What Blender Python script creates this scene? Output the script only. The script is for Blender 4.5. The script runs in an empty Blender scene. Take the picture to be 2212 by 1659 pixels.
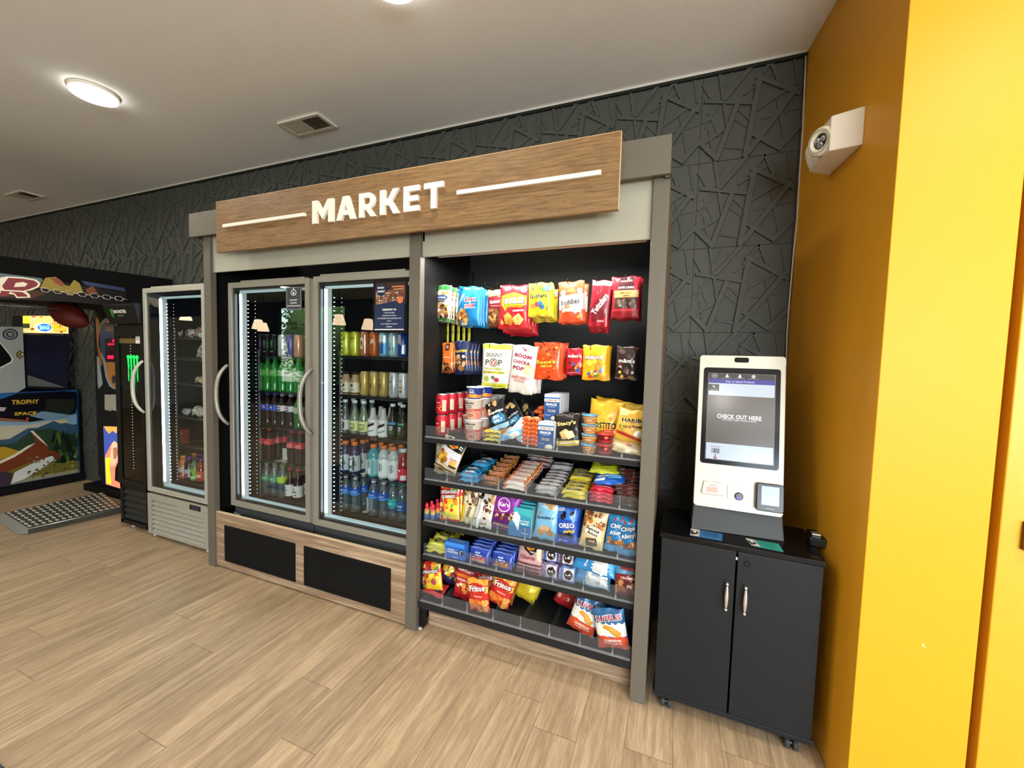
import bpy, bmesh, math, random
from mathutils import Vector, Matrix
random.seed(7)
S = bpy.context.scene
COL = S.collection

# ------------------------------------------------------------------ camera, world, exposure
FPX = 886.16
CAM = Vector((0.0, -1.822, 1.5))
RR = Vector((0.92783, 0.37201, 0.02711)); DD = Vector((0.04746, -0.04565, -0.99783)); FF = Vector((-0.36997, 0.92710, -0.06001))
cd = bpy.data.cameras.new('camera'); cam = bpy.data.objects.new('camera', cd); COL.objects.link(cam)
cd.sensor_width = 36.0; cd.lens = FPX / 2212 * 36.0; cd.clip_start = 0.02; cd.clip_end = 100
m3 = Matrix((RR, -DD, -FF)).transposed()
cam.matrix_world = Matrix.Translation(CAM) @ m3.to_4x4()
S.camera = cam
S.view_settings.view_transform = 'Standard'; S.view_settings.look = 'None'
S.view_settings.gamma = 1.0; S.view_settings.use_curve_mapping = False
S.view_settings.exposure = 0.2
S.cycles.max_bounces = 8; S.cycles.diffuse_bounces = 4; S.cycles.glossy_bounces = 4
S.cycles.transparent_max_bounces = 16; S.cycles.sample_clamp_indirect = 4.0
S.cycles.use_denoising = True; S.cycles.caustics_reflective = False; S.cycles.caustics_refractive = False

W = bpy.data.worlds.new('world'); S.world = W; W.use_nodes = True
wn = W.node_tree.nodes; wl = W.node_tree.links
bgn = wn['Background']
sky = wn.new('ShaderNodeTexSky'); sky.sky_type = 'NISHITA'; sky.sun_disc = False
sky.sun_elevation = math.radians(50); sky.sun_rotation = math.radians(40)
wl.new(sky.outputs[0], bgn.inputs[0]); bgn.inputs[1].default_value = 1.8

ZC = 3.05      # ceiling height
YW = 0.66      # back wall plane
WARM = (1.0, 0.965, 0.86)
# round ceiling lamps: position and power (the lamp bodies are built further down)
LAMPS = [(-3.35, -0.38, 11), (-1.15, -0.385, 5), (1.35, -1.4, 26), (-5.6, -0.6, 7), (-7.8, -0.6, 9),
         (-3.35, -2.6, 22), (-1.13, -2.9, 8), (1.9, -3.4, 30), (-6.2, -2.9, 16), (-3.35, -5.0, 18), (0.6, -5.0, 16), (-8.5, -5, 12)]
for i, (lx, ly, p) in enumerate(LAMPS):
    ld = bpy.data.lights.new('ceiling_lamp_light', 'AREA'); ld.shape = 'DISK'; ld.size = 0.2
    ld.energy = p; ld.color = WARM; ld.spread = math.radians(170)
    lo = bpy.data.objects.new('ceiling_lamp_light', ld); lo.location = (lx, ly, ZC - 0.032); COL.objects.link(lo)
# fill light added at a made-up window behind the camera, tilted towards the ceiling
def area(name, loc, rot, sx, sy, e, col):
    ld = bpy.data.lights.new(name, 'AREA'); ld.shape = 'RECTANGLE'; ld.size = sx; ld.size_y = sy; ld.energy = e; ld.color = col
    lo = bpy.data.objects.new(name, ld); lo.location = loc; lo.rotation_euler = rot; COL.objects.link(lo); return lo
area('window_fill_light', (3.2, -6.9, 1.6), (math.radians(128), 0, 0), 4.4, 2.0, 480, (.95, .99, 1.0))
# light tube hidden behind the fascia above the snack shelves
area('shelf_tube_light', (-.69, .105, 2.035), (0, 0, 0), 1.02, .02, 12, (1.0, .96, .88))

# ------------------------------------------------------------------ pixel -> place helpers
def ray(px, py):
    return RR * ((px - 1106) / FPX) + DD * ((py - 829.5) / FPX) + FF
def at(px, py, Y):
    d = ray(px, py); return CAM + d * ((Y - CAM.y) / d.y)
def atx(px, py, X):
    d = ray(px, py); return CAM + d * ((X - CAM.x) / d.x)
def atz(px, py, Z):
    d = ray(px, py); return CAM + d * ((Z - CAM.z) / d.z)

# ------------------------------------------------------------------ materials
def lin(c):
    c = c.lstrip('#'); v = [int(c[i:i+2], 16) / 255 for i in (0, 2, 4)]
    return tuple(x / 12.92 if x <= .04045 else ((x + .055) / 1.055) ** 2.4 for x in v) + (1,)
_M = {}
def newmat(n):
    m = bpy.data.materials.new(n); m.use_nodes = True
    return m, m.node_tree.nodes, m.node_tree.links, m.node_tree.nodes['Principled BSDF']
def C(hexc, rough=.45, metal=0.0, bump=0.0, bscale=200, coat=0.0, emit=0.0, var=0.0):
    k = (hexc, rough, metal, bump, bscale, coat, emit, var)
    if k in _M: return _M[k]
    m, n, l, b = newmat('paint_' + hexc.lstrip('#'))
    b.inputs['Base Color'].default_value = lin(hexc); b.inputs['Roughness'].default_value = rough
    b.inputs['Metallic'].default_value = metal; b.inputs['Coat Weight'].default_value = coat
    mxc = max(lin(hexc)[:3])
    b.inputs['Specular IOR Level'].default_value = .5 if mxc > .08 else .22
    if emit:
        b.inputs['Emission Color'].default_value = lin(hexc); b.inputs['Emission Strength'].default_value = emit
    if bump or var:
        tc = n.new('ShaderNodeTexCoord'); nz = n.new('ShaderNodeTexNoise'); nz.inputs['Scale'].default_value = bscale
        nz.inputs['Detail'].default_value = 3
        l.new(tc.outputs['Object'], nz.inputs['Vector'])
        if bump:
            bp = n.new('ShaderNodeBump'); bp.inputs['Strength'].default_value = bump; bp.inputs['Distance'].default_value = .002
            l.new(nz.outputs['Fac'], bp.inputs['Height']); l.new(bp.outputs[0], b.inputs['Normal'])
        if var:
            mx = n.new('ShaderNodeMix'); mx.data_type = 'RGBA'
            c = lin(hexc)
            mx.inputs[6].default_value = tuple(max(0, x * (1 - var)) for x in c[:3]) + (1,)
            mx.inputs[7].default_value = tuple(min(1, x * (1 + var)) for x in c[:3]) + (1,)
            l.new(nz.outputs['Fac'], mx.inputs[0]); l.new(mx.outputs[2], b.inputs['Base Color'])
    _M[k] = m; return m
def foil(h): return C(h, .33, 0.1, .0, 200, .25)
def paper(h): return C(h, .55)
def EM(h, s):
    return C(h, .5, emit=s)
def SCR(h, s=1.0):
    """lit display surface: black body that gives off its own light"""
    k = ('scr', h, s)
    if k not in _M:
        m, n, l, b = newmat('display_' + h); b.inputs['Base Color'].default_value = (.01, .01, .01, 1); b.inputs['Roughness'].default_value = .15
        b.inputs['Emission Color'].default_value = lin(h); b.inputs['Emission Strength'].default_value = s; _M[k] = m
    return _M[k]
def glassy(name, tint='FFFFFF', refl=.1, rough=.02, haze=0.0, hazec='FFFFFF', opac=0.0):
    k = ('glassy', name)
    if k in _M: return _M[k]
    m = bpy.data.materials.new(name); m.use_nodes = True; n = m.node_tree.nodes; l = m.node_tree.links
    n.clear(); out = n.new('ShaderNodeOutputMaterial'); tr = n.new('ShaderNodeBsdfTransparent'); tr.inputs[0].default_value = lin(tint)
    gl = n.new('ShaderNodeBsdfGlossy'); gl.inputs['Roughness'].default_value = rough
    fr = n.new('ShaderNodeLayerWeight'); fr.inputs[0].default_value = .5
    pw = n.new('ShaderNodeMath'); pw.operation = 'POWER'; pw.inputs[1].default_value = 4.0; l.new(fr.outputs['Facing'], pw.inputs[0])
    mu = n.new('ShaderNodeMath'); mu.operation = 'MULTIPLY_ADD'; mu.inputs[1].default_value = .7; mu.inputs[2].default_value = refl
    mu.use_clamp = True
    l.new(pw.outputs[0], mu.inputs[0])
    mx = n.new('ShaderNodeMixShader'); l.new(mu.outputs[0], mx.inputs[0])
    last = tr.outputs[0]
    if haze:
        df = n.new('ShaderNodeBsdfPrincipled'); df.inputs['Base Color'].default_value = lin(hazec); df.inputs['Roughness'].default_value = .3
        m2 = n.new('ShaderNodeMixShader'); m2.inputs[0].default_value = haze; l.new(tr.outputs[0], m2.inputs[1]); l.new(df.outputs[0], m2.inputs[2]); last = m2.outputs[0]
    l.new(last, mx.inputs[1]); l.new(gl.outputs[0], mx.inputs[2]); l.new(mx.outputs[0], out.inputs[0])
    _M[k] = m; return m

def wood_mat(name, base, dark, light, along='X', scale=1.0, rough=.5):
    m, n, l, b = newmat(name)
    tc = n.new('ShaderNodeTexCoord'); mp = n.new('ShaderNodeMapping')
    s = {'X': (1.6, 9, 30), 'Y': (30, 1.6, 30), 'Z': (30, 9, 1.6)}[along]
    mp.inputs['Scale'].default_value = tuple(v * scale for v in s)
    l.new(tc.outputs['Object'], mp.inputs[0])
    n1 = n.new('ShaderNodeTexNoise'); n1.inputs['Scale'].default_value = 1.0; n1.inputs['Detail'].default_value = 8; n1.inputs['Distortion'].default_value = .6
    n1.inputs['Roughness'].default_value = .62
    l.new(mp.outputs[0], n1.inputs['Vector'])
    n2 = n.new('ShaderNodeTexNoise'); n2.inputs['Scale'].default_value = 5.0; n2.inputs['Detail'].default_value = 4
    l.new(mp.outputs[0], n2.inputs['Vector'])
    cr = n.new('ShaderNodeValToRGB'); e = cr.color_ramp.elements
    e[0].position = .32; e[0].color = lin(dark); e[1].position = .68; e[1].color = lin(light)
    x = e.new(.5); x.color = lin(base)
    ad = n.new('ShaderNodeMath'); ad.operation = 'MULTIPLY_ADD'; ad.inputs[1].default_value = .35; 
    l.new(n2.outputs['Fac'], ad.inputs[0])
    sb = n.new('ShaderNodeMath'); sb.operation = 'SUBTRACT'; sb.inputs[1].default_value = .175
    l.new(n1.outputs['Fac'], sb.inputs[0]); l.new(sb.outputs[0], ad.inputs[2])
    l.new(ad.outputs[0], cr.inputs[0]); l.new(cr.outputs[0], b.inputs['Base Color']); b.inputs['Roughness'].default_value = rough
    return m

def floor_mat():
    m, n, l, b = newmat('oak_plank_floor')
    def nd(t, **k):
        x = n.new(t)
        for a, v in k.items(): setattr(x, a, v)
        return x
    def mth(op, a, bb=None, c=None):
        x = nd('ShaderNodeMath', operation=op)
        for i, v in enumerate((a, bb, c)):
            if v is None: continue
            if isinstance(v, (int, float)): x.inputs[i].default_value = v
            else: l.new(v, x.inputs[i])
        return x.outputs[0]
    tc = nd('ShaderNodeTexCoord'); sp = nd('ShaderNodeSeparateXYZ'); l.new(tc.outputs['Object'], sp.inputs[0])
    X, Y = sp.outputs[0], sp.outputs[1]
    u = mth('DIVIDE', mth('SUBTRACT', X, .0576), .1778); ui = mth('FLOOR', u); uf = mth('SUBTRACT', u, ui)
    wn1 = nd('ShaderNodeTexWhiteNoise', noise_dimensions='1D'); l.new(ui, wn1.inputs['W'])
    v = mth('ADD', mth('DIVIDE', Y, 1.22), mth('MULTIPLY', wn1.outputs[0], 7.3)); vi = mth('FLOOR', v); vf = mth('SUBTRACT', v, vi)
    cb = nd('ShaderNodeCombineXYZ'); l.new(ui, cb.inputs[0]); l.new(vi, cb.inputs[1])
    wn2 = nd('ShaderNodeTexWhiteNoise', noise_dimensions='3D'); l.new(cb.outputs[0], wn2.inputs['Vector'])
    # grain coordinates
    gx = mth('MULTIPLY', X, 26.0); gy = mth('MULTIPLY', Y, 1.7)
    cg = nd('ShaderNodeCombineXYZ'); l.new(gx, cg.inputs[0]); l.new(gy, cg.inputs[1]); l.new(mth('MULTIPLY', wn2.outputs[0], 60), cg.inputs[2])
    n1 = nd('ShaderNodeTexNoise'); n1.inputs['Scale'].default_value = 1.0; n1.inputs['Detail'].default_value = 7; n1.inputs['Distortion'].default_value = 1.2
    n1.inputs['Roughness'].default_value = .6
    l.new(cg.outputs[0], n1.inputs['Vector'])
    n2 = nd('ShaderNodeTexNoise'); n2.inputs['Scale'].default_value = 9.0; n2.inputs['Detail'].default_value = 5; n2.inputs['Distortion'].default_value = .3
    l.new(cg.outputs[0], n2.inputs['Vector'])
    cg2 = nd('ShaderNodeCombineXYZ'); l.new(mth('MULTIPLY', X, 7.0), cg2.inputs[0]); l.new(mth('MULTIPLY', Y, 1.4), cg2.inputs[1]); l.new(mth('MULTIPLY', wn2.outputs[0], 33), cg2.inputs[2])
    n3 = nd('ShaderNodeTexNoise'); n3.inputs['Scale'].default_value = 1.3; n3.inputs['Detail'].default_value = 3; l.new(cg2.outputs[0], n3.inputs['Vector'])
    g = mth('ADD', mth('MULTIPLY', n1.outputs['Fac'], .5), mth('ADD', mth('MULTIPLY', n2.outputs['Fac'], .3), mth('MULTIPLY', n3.outputs['Fac'], .2)))
    cr = nd('ShaderNodeValToRGB'); e = cr.color_ramp.elements
    e[0].position = .36; e[0].color = lin('8A7250'); e[1].position = .64; e[1].color = lin('C6AA82')
    x = e.new(.5); x.color = lin('A98D68')
    l.new(g, cr.inputs[0])
    hv = nd('ShaderNodeHueSaturation'); hv.inputs['Saturation'].default_value = .86
    l.new(mth('ADD', mth('MULTIPLY', wn2.outputs[0], .16), .92), hv.inputs['Value']); l.new(cr.outputs[0], hv.inputs['Color'])
    ex = mth('MINIMUM', uf, mth('SUBTRACT', 1.0, uf)); ey = mth('MINIMUM', vf, mth('SUBTRACT', 1.0, vf))
    sx = mth('LESS_THAN', ex, .0075); sy = mth('LESS_THAN', ey, .0012); sm = mth('MAXIMUM', sx, sy)
    mx = nd('ShaderNodeMix', data_type='RGBA'); l.new(mth('MULTIPLY', sm, .62), mx.inputs[0]); l.new(hv.outputs[0], mx.inputs[6]); mx.inputs[7].default_value = lin('4A3B28')
    l.new(mx.outputs[2], b.inputs['Base Color'])
    b.inputs['Roughness'].default_value = .42
    bp = nd('ShaderNodeBump'); bp.inputs['Strength'].default_value = .25; bp.inputs['Distance'].default_value = .002
    l.new(mth('SUBTRACT', n2.outputs['Fac'], mth('MULTIPLY', sm, 2.0)), bp.inputs['Height']); l.new(bp.outputs[0], b.inputs['Normal'])
    return m

# ------------------------------------------------------------------ mesh builder
class MB:
    def __init__(s): s.v = []; s.f = []; s.mi = []; s.sm = []; s.ms = []
    def mat(s, m):
        if m not in s.ms: s.ms.append(m)
        return s.ms.index(m)
    def add(s, vs, fs, m, smooth=False, T=None):
        o = len(s.v); i = s.mat(m)
        s.v += [tuple(T @ Vector(v)) if T else tuple(v) for v in vs]
        for f in fs: s.f.append([o + k for k in f]); s.mi.append(i); s.sm.append(smooth)
        return s
    def box(s, a, b, m, T=None):
        x0, y0, z0 = a; x1, y1, z1 = b
        vs = [(x0,y0,z0),(x1,y0,z0),(x1,y1,z0),(x0,y1,z0),(x0,y0,z1),(x1,y0,z1),(x1,y1,z1),(x0,y1,z1)]
        return s.add(vs, [(0,3,2,1),(4,5,6,7),(0,1,5,4),(1,2,6,5),(2,3,7,6),(3,0,4,7)], m, False, T)
    def lathe(s, prof, m, n=16, T=None, smooth=True, mats=None):
        # prof: list of (r,z); mats: optional list of material per segment
        vs = []
        for r, z in prof:
            for k in range(n):
                a = 2 * math.pi * k / n; vs.append((r * math.sin(a), -r * math.cos(a), z))
        for j in range(len(prof) - 1):
            fs = []
            for k in range(n):
                k2 = (k + 1) % n
                fs.append((j*n+k, j*n+k2, (j+1)*n+k2, (j+1)*n+k))
            mm = mats[j] if mats else m
            o = len(s.v)
            if j == 0:
                base = o; s.v += [tuple(T @ Vector(v)) if T else v for v in vs]
            i = s.mat(mm)
            for f in fs: s.f.append([base + q for q in f]); s.mi.append(i); s.sm.append(smooth)
        # caps
        i0 = s.mat(mats[0] if mats else m); i1 = s.mat(mats[-1] if mats else m)
        if prof[0][0] > 1e-5: s.f.append([base + k for k in range(n)][::-1]); s.mi.append(i0); s.sm.append(False)
        if prof[-1][0] > 1e-5: s.f.append([base + (len(prof)-1)*n + k for k in range(n)]); s.mi.append(i1); s.sm.append(False)
        return s
    def cyl(s, p, q, r, m, n=10, r2=None, smooth=True):
        p = Vector(p); q = Vector(q); d = q - p; L = d.length
        T = Matrix.Translation(p) @ d.to_track_quat('Z', 'Y').to_matrix().to_4x4()
        return s.lathe([(r, 0), (r if r2 is None else r2, L)], m, n, T, smooth)
    def tube(s, pts, r, m, n=8):
        pts = [Vector(p) for p in pts]; vs = []; N = len(pts)
        up = None
        for i, p in enumerate(pts):
            t = (pts[min(i+1, N-1)] - pts[max(i-1, 0)]).normalized()
            if up is None: up = t.orthogonal().normalized()
            up = (up - t * up.dot(t)).normalized(); b = t.cross(up)
            for k in range(n):
                a = 2*math.pi*k/n; vs.append(p + (up*math.cos(a) + b*math.sin(a)) * (r[i] if isinstance(r, (list, tuple)) else r))
        fs = [(i*n+k, i*n+(k+1)%n, (i+1)*n+(k+1)%n, (i+1)*n+k) for i in range(N-1) for k in range(n)]
        fs += [tuple(range(n))[::-1], tuple((N-1)*n+k for k in range(n))]
        return s.add(vs, fs, m, True)
    def prism(s, pts, y0, y1, m, T=None):
        # polygon in XZ extruded along Y
        n = len(pts); vs = [(x, y0, z) for x, z in pts] + [(x, y1, z) for x, z in pts]
        fs = [tuple(range(n)), tuple(range(2*n-1, n-1, -1))] + [(i, n+i, n+(i+1)%n, (i+1)%n) for i in range(n)]
        return s.add(vs, fs, m, False, T)
    def build(s, name, parent=None, bevel=0, loc=None, seg=2):
        me = bpy.data.meshes.new(name); me.from_pydata(s.v, [], s.f)
        for m in s.ms: me.materials.append(m)
        me.polygons.foreach_set('material_index', s.mi); me.polygons.foreach_set('use_smooth', s.sm); me.update()
        o = bpy.data.objects.new(name, me); COL.objects.link(o)
        if parent: o.parent = parent
        if loc: o.location = loc
        if bevel:
            md = o.modifiers.new('bevel', 'BEVEL'); md.width = bevel; md.segments = seg; md.limit_method = 'ANGLE'; md.angle_limit = math.radians(40)
            md.harden_normals = False
        return o

def tag(o, label=None, cat=None, group=None, kind=None):
    if label: o['label'] = label
    if cat: o['category'] = cat
    if group: o['group'] = group
    if kind: o['kind'] = kind
    return o
def empty(name, loc=(0, 0, 0), rz=0):
    o = bpy.data.objects.new(name, None); o.empty_display_size = .05; o.location = loc; o.rotation_euler = (0, 0, rz); COL.objects.link(o); return o
def dup(o, loc=None, rot=None, label=None, group=None):
    c = o.copy(); COL.objects.link(c)
    if loc is not None: c.location = loc
    if rot is not None: c.rotation_euler = rot
    if label: c['label'] = label
    if group: c['group'] = group
    for ch in list(o.children):
        d = ch.copy(); COL.objects.link(d); d.parent = c
    return c

# ------------------------------------------------------------------ flat artwork, conformed to curved faces
_T = {}
def text2d(s, bold):
    k = (s, bold)
    if k in _T: return _T[k]
    cu = bpy.data.curves.new('lettering', 'FONT'); cu.body = s; cu.size = 1; cu.resolution_u = 2; cu.offset = bold; cu.space_character = 1.0 + bold * 1.5
    cu.align_x = 'CENTER'
    ob = bpy.data.objects.new('lettering', cu); me = bpy.data.meshes.new_from_object(ob)
    vs = [(v.co.x, v.co.y) for v in me.vertices]; fs = [tuple(p.vertices) for p in me.polygons]
    bpy.data.objects.remove(ob); bpy.data.curves.remove(cu); bpy.data.meshes.remove(me)
    x0 = min(v[0] for v in vs); x1 = max(v[0] for v in vs); y0 = min(v[1] for v in vs); y1 = max(v[1] for v in vs)
    vs = [((x - x0) / (x1 - x0) - .5, (y - y0) / (y1 - y0) - .5) for x, y in vs]
    _T[k] = (vs, fs); return _T[k]
def shape2d(el, w, h):
    """element -> (verts in metres on the flat face, faces)"""
    k = el[0]; hw, hh = w / 2, h / 2
    if k == 'R':
        _, c, x0, y0, x1, y1 = el; return [(x0*hw, y0*hh), (x1*hw, y0*hh), (x1*hw, y1*hh), (x0*hw, y1*hh)], [(0, 1, 2, 3)]
    if k == 'P':
        p = [(x*hw, y*hh) for x, y in el[2]]; return p, [tuple(range(len(p)))]
    if k == 'E':
        c, cx, cy, rx, ry = el[1:6]; rot = math.radians(el[6]) if len(el) > 6 else 0; N = 14 if max(rx*hw, ry*hh) > .004 else 7
        p = []
        for i in range(N):
            a = 2*math.pi*i/N; x = math.cos(a)*rx*hw; y = math.sin(a)*ry*hh
            p.append((cx*hw + x*math.cos(rot) - y*math.sin(rot), cy*hh + x*math.sin(rot) + y*math.cos(rot)))
        return p, [tuple(range(N))]
    if k == 'T':
        c, s, cx, cy, tw, th = el[1:7]; rot = math.radians(el[7]) if len(el) > 7 else 0; bold = el[8] if len(el) > 8 else .03
        vs, fs = text2d(s, bold)
        return [(cx*hw + x*tw*hw*math.cos(rot) - y*th*hh*math.sin(rot), cy*hh + x*tw*hw*math.sin(rot) + y*th*hh*math.cos(rot)) for x, y in vs], fs
def expand(art):
    out = []
    for el in art:
        if el[0] == 'O':      # outlined text: O, colour, outline colour, text, cx, cy, w, h, rot
            c, oc, s, cx, cy, tw, th = el[1:8]; rot = el[8] if len(el) > 8 else 0
            out.append(('T', oc, s, cx, cy, tw * 1.06, th * 1.22, rot, .075)); out.append(('T', c, s, cx, cy, tw, th, rot, .035))
        elif el[0] == 'B':    # scattered blobs: B, [colours], n, x0,y0,x1,y1, r, seed
            cs, n, x0, y0, x1, y1, r, sd = el[1:9]; rn = random.Random(sd)
            for i in range(n):
                rr = r * rn.uniform(.6, 1.3)
                out.append(('E', cs[i % len(cs)], rn.uniform(x0, x1), rn.uniform(y0, y1), rr, rr * rn.uniform(.5, .9), rn.uniform(0, 180)))
        else: out.append(el)
    return out
def conform(mb, art, w, h, fn, cell, mk=foil, eps=.0005, clip=None, grid=None):
    ax, ay = clip or (w * .97, h * .985)
    for L, el in enumerate(expand(art)):
        vs, fs = shape2d(el, w, h)
        bm = bmesh.new(); bv = [bm.verts.new((x, y, 0)) for x, y in vs]
        for f in fs:
            try: bm.faces.new([bv[i] for i in f])
            except ValueError: pass
        for ax_i, lim in ((0, ax / 2), (1, ay / 2)):
            for sg in (-1, 1):
                no = [0, 0, 0]; no[ax_i] = sg; co = [0, 0, 0]; co[ax_i] = sg * lim
                bmesh.ops.bisect_plane(bm, geom=bm.verts[:] + bm.edges[:] + bm.faces[:], plane_co=co, plane_no=no, clear_outer=True)
        if cell and bm.verts:
            for ax_i in (0, 1):
                lo = min(v.co[ax_i] for v in bm.verts); hi = max(v.co[ax_i] for v in bm.verts)
                lines = grid[ax_i] if grid else [i * cell for i in range(math.ceil(lo / cell), int(hi / cell) + 1)]
                for g in lines:
                    if lo + 1e-6 < g < hi - 1e-6:
                        no = [0, 0, 0]; no[ax_i] = 1; co = [0, 0, 0]; co[ax_i] = g
                        bmesh.ops.bisect_plane(bm, geom=bm.verts[:] + bm.edges[:] + bm.faces[:], plane_co=co, plane_no=no)
        if not bm.faces: bm.free(); continue
        bm.verts.index_update()
        e = eps * (1 + L * .35)
        pv = [fn(v.co.x, v.co.y, e) for v in bm.verts]; pf = [[v.index for v in f.verts] for f in bm.faces]
        mb.add(pv, pf, mk(el[1]), True)
        bm.free()

def bag_mesh(w, h, T, base, art, seed=1, wr=1.0, back=None, name='snack_bag'):
    """pillow pouch, front faces -Y, base at z=0, origin bottom centre"""
    rn = random.Random(seed); ph = [rn.uniform(0, 6.28) for _ in range(8)]
    hw, hh = w / 2, h / 2
    def prof(x, y):
        u = max(-1, min(1, x / hw)); v = max(-1, min(1, y / hh))
        s = max(0, 1 - abs(u) ** 2.6) ** .6 * max(0, 1 - abs(v / .93) ** 3.2) ** .75 if abs(v) < .93 else 0
        t = T * s
        e = abs(v) ** 3
        t += wr * T * .2 * s ** .5 * (math.sin(9*u + ph[0] + 2*v) * e + .5 * math.sin(17*u + ph[1]) * e + .45 * math.sin(6*v + 4*u + ph[2]) + .3*math.sin(13*v - 7*u + ph[3]))
        return max(t, 0.0) + .0006
    def wob(x, y):
        v = y / hh; return .004 * wr * math.sin(8 * x / hw + ph[4]) * (abs(v) ** 6)
    def fn(x, y, e):
        v = max(-1, min(1, y / hh)); k = 1 - .05 * (1 - v ** 4)
        return (x * k, -prof(x, y) - e + wob(x, y), hh + y + .003 * math.sin(5*x/hw + ph[5]) * wr * abs(v)**6)
    nx, ny = 15, 20; mb = MB(); vs = []; fs = []
    for j in range(ny):
        for i in range(nx):
            x = -hw + w * i / (nx-1); y = -hh * math.cos(math.pi * j / (ny-1)) if False else -hh + h * j / (ny-1)
            vs.append(fn(x, y, 0))
    nf = len(vs)
    for j in range(ny):
        for i in range(nx):
            x = -hw + w * i / (nx-1); y = -hh + h * j / (ny-1)
            p = fn(x, y, 0); vs.append((p[0], prof(x, y) * .9 + wob(x, y), p[2]))
    for j in range(ny-1):
        for i in range(nx-1):
            a = j*nx+i; fs.append((a, a+1, a+nx+1, a+nx)); fs.append((nf+a, nf+a+nx, nf+a+nx+1, nf+a+1))
    bl = [i for i in range(nx)] ; 
    for i in range(nx-1):
        fs.append((i, nf+i, nf+i+1, i+1)); t = (ny-1)*nx + i; fs.append((t, t+1, nf+t+1, nf+t))
    for j in range(ny-1):
        a = j*nx; fs.append((a, a+nx, nf+a+nx, nf+a)); a = j*nx+nx-1; fs.append((a, nf+a, nf+a+nx, a+nx))
    mb.add(vs, fs, foil(base), True)
    def fb(x, y, e):
        a = (x + hw) / w * (nx - 1); b = (y + hh) / h * (ny - 1); i = max(0, min(nx - 2, int(a))); j = max(0, min(ny - 2, int(b))); a -= i; b -= j
        p, q, r, t = vs[j*nx+i], vs[j*nx+i+1], vs[(j+1)*nx+i], vs[(j+1)*nx+i+1]
        return tuple((p[k]*(1-a) + q[k]*a)*(1-b) + (r[k]*(1-a) + t[k]*a)*b - (e + .0002 if k == 1 else 0) for k in range(3))
    conform(mb, art, w, h, fb, 1, grid=([-hw + w*i/(nx-1) for i in range(nx)], [-hh + h*j/(ny-1) for j in range(ny)]))
    return mb.build(name)
def box_mesh(w, h, d, base, art, side=None, topc=None, name='snack_box', bev=.0015, sideart=None, topart=None):
    mb = MB(); mb.box((-w/2, 0, 0), (w/2, d, h), paper(base))
    if side: mb.box((w/2-.0004, .001, .001), (w/2 + .0004, d-.001, h-.001), paper(side)); mb.box((-w/2-.0004, .001, .001), (-w/2 + .0004, d-.001, h-.001), paper(side))
    if topc: mb.box((-w/2+.001, .001, h), (w/2-.001, d-.001, h+.0005), paper(topc))
    conform(mb, art, w, h, lambda x, y, e: (x, -e - .0004, h/2 + y), 0, paper)
    if sideart: conform(mb, sideart, d, h, lambda x, y, e: (w/2 + .0006 + e, d/2 + x, h/2 + y), 0, paper)
    if topart: conform(mb, topart, w, d, lambda x, y, e: (x, d/2 + y, h + .0008 + e), 0, paper)
    return mb.build(name)
def can_mesh(r, h, base, art, topc='B9BCC0', name='drink_can', metal=.35, rough=.28):
    mb = MB(); a = C('C8CACC', .3, .9); b = C(base, rough, metal)
    mb.lathe([(r*.72, 0), (r*.8, .002), (r, .012), (r, h-.014), (r*.84, h-.003), (r*.84, h), (r*.78, h), (r*.76, h-.004), (0.0001, h-.004)], b, 18,
             mats=[a, b, b, b, a, a, C(topc, .35, .8), C(topc, .35, .8)])
    H = h - .026
    conform(mb, art, 2*math.pi*r, H, lambda x, y, e: ((r+e)*math.sin(x/r), -(r+e)*math.cos(x/r), h/2 + y), r*.35, lambda c: C(c, rough, metal*.6), clip=(2*math.pi*r, H))
    return mb.build(name)
def label_band(r0, r1, z0, z1, base, art, parent, name='label'):
    mb = MB(); N = 18
    r = max(r0, r1) + .0007
    mb.lathe([(r0+.0007, z0), (r1+.0007, z1)], C(base, .4), N)
    mb.f = mb.f[:-2]; mb.mi = mb.mi[:-2]; mb.sm = mb.sm[:-2]
    H = z1 - z0
    conform(mb, art, 2*math.pi*r, H, lambda x, y, e: (((r0 + (r1-r0)*(y/H+.5))+.0008+e)*math.sin(x/r), -((r0 + (r1-r0)*(y/H+.5))+.0008+e)*math.cos(x/r), (z0+z1)/2 + y), r*.35, lambda c: C(c, .4), clip=(2*math.pi*r, H))
    return mb.build(name, parent)

WEE = ['one', 'two']
ORD = ['', 'second', 'third', 'fourth', 'fifth', 'sixth', 'seventh', 'eighth', 'ninth', 'tenth', 'eleventh', 'twelfth', 'thirteenth', 'fourteenth', 'fifteenth']
# ================================================================== THE SETTING
def struct(o): return tag(o, kind='structure')
mb = MB(); mb.box((-13, -7.2, -.1), (6.2, YW + .1, 0), floor_mat()); struct(mb.build('floor'))
ceil_m = C('F4F7F8', .9, 0, .5, 260, var=.015)
mb = MB(); mb.box((-13, -7.2, ZC), (6.2, YW + .1, ZC + .1), ceil_m); struct(mb.build('ceiling'))
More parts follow.
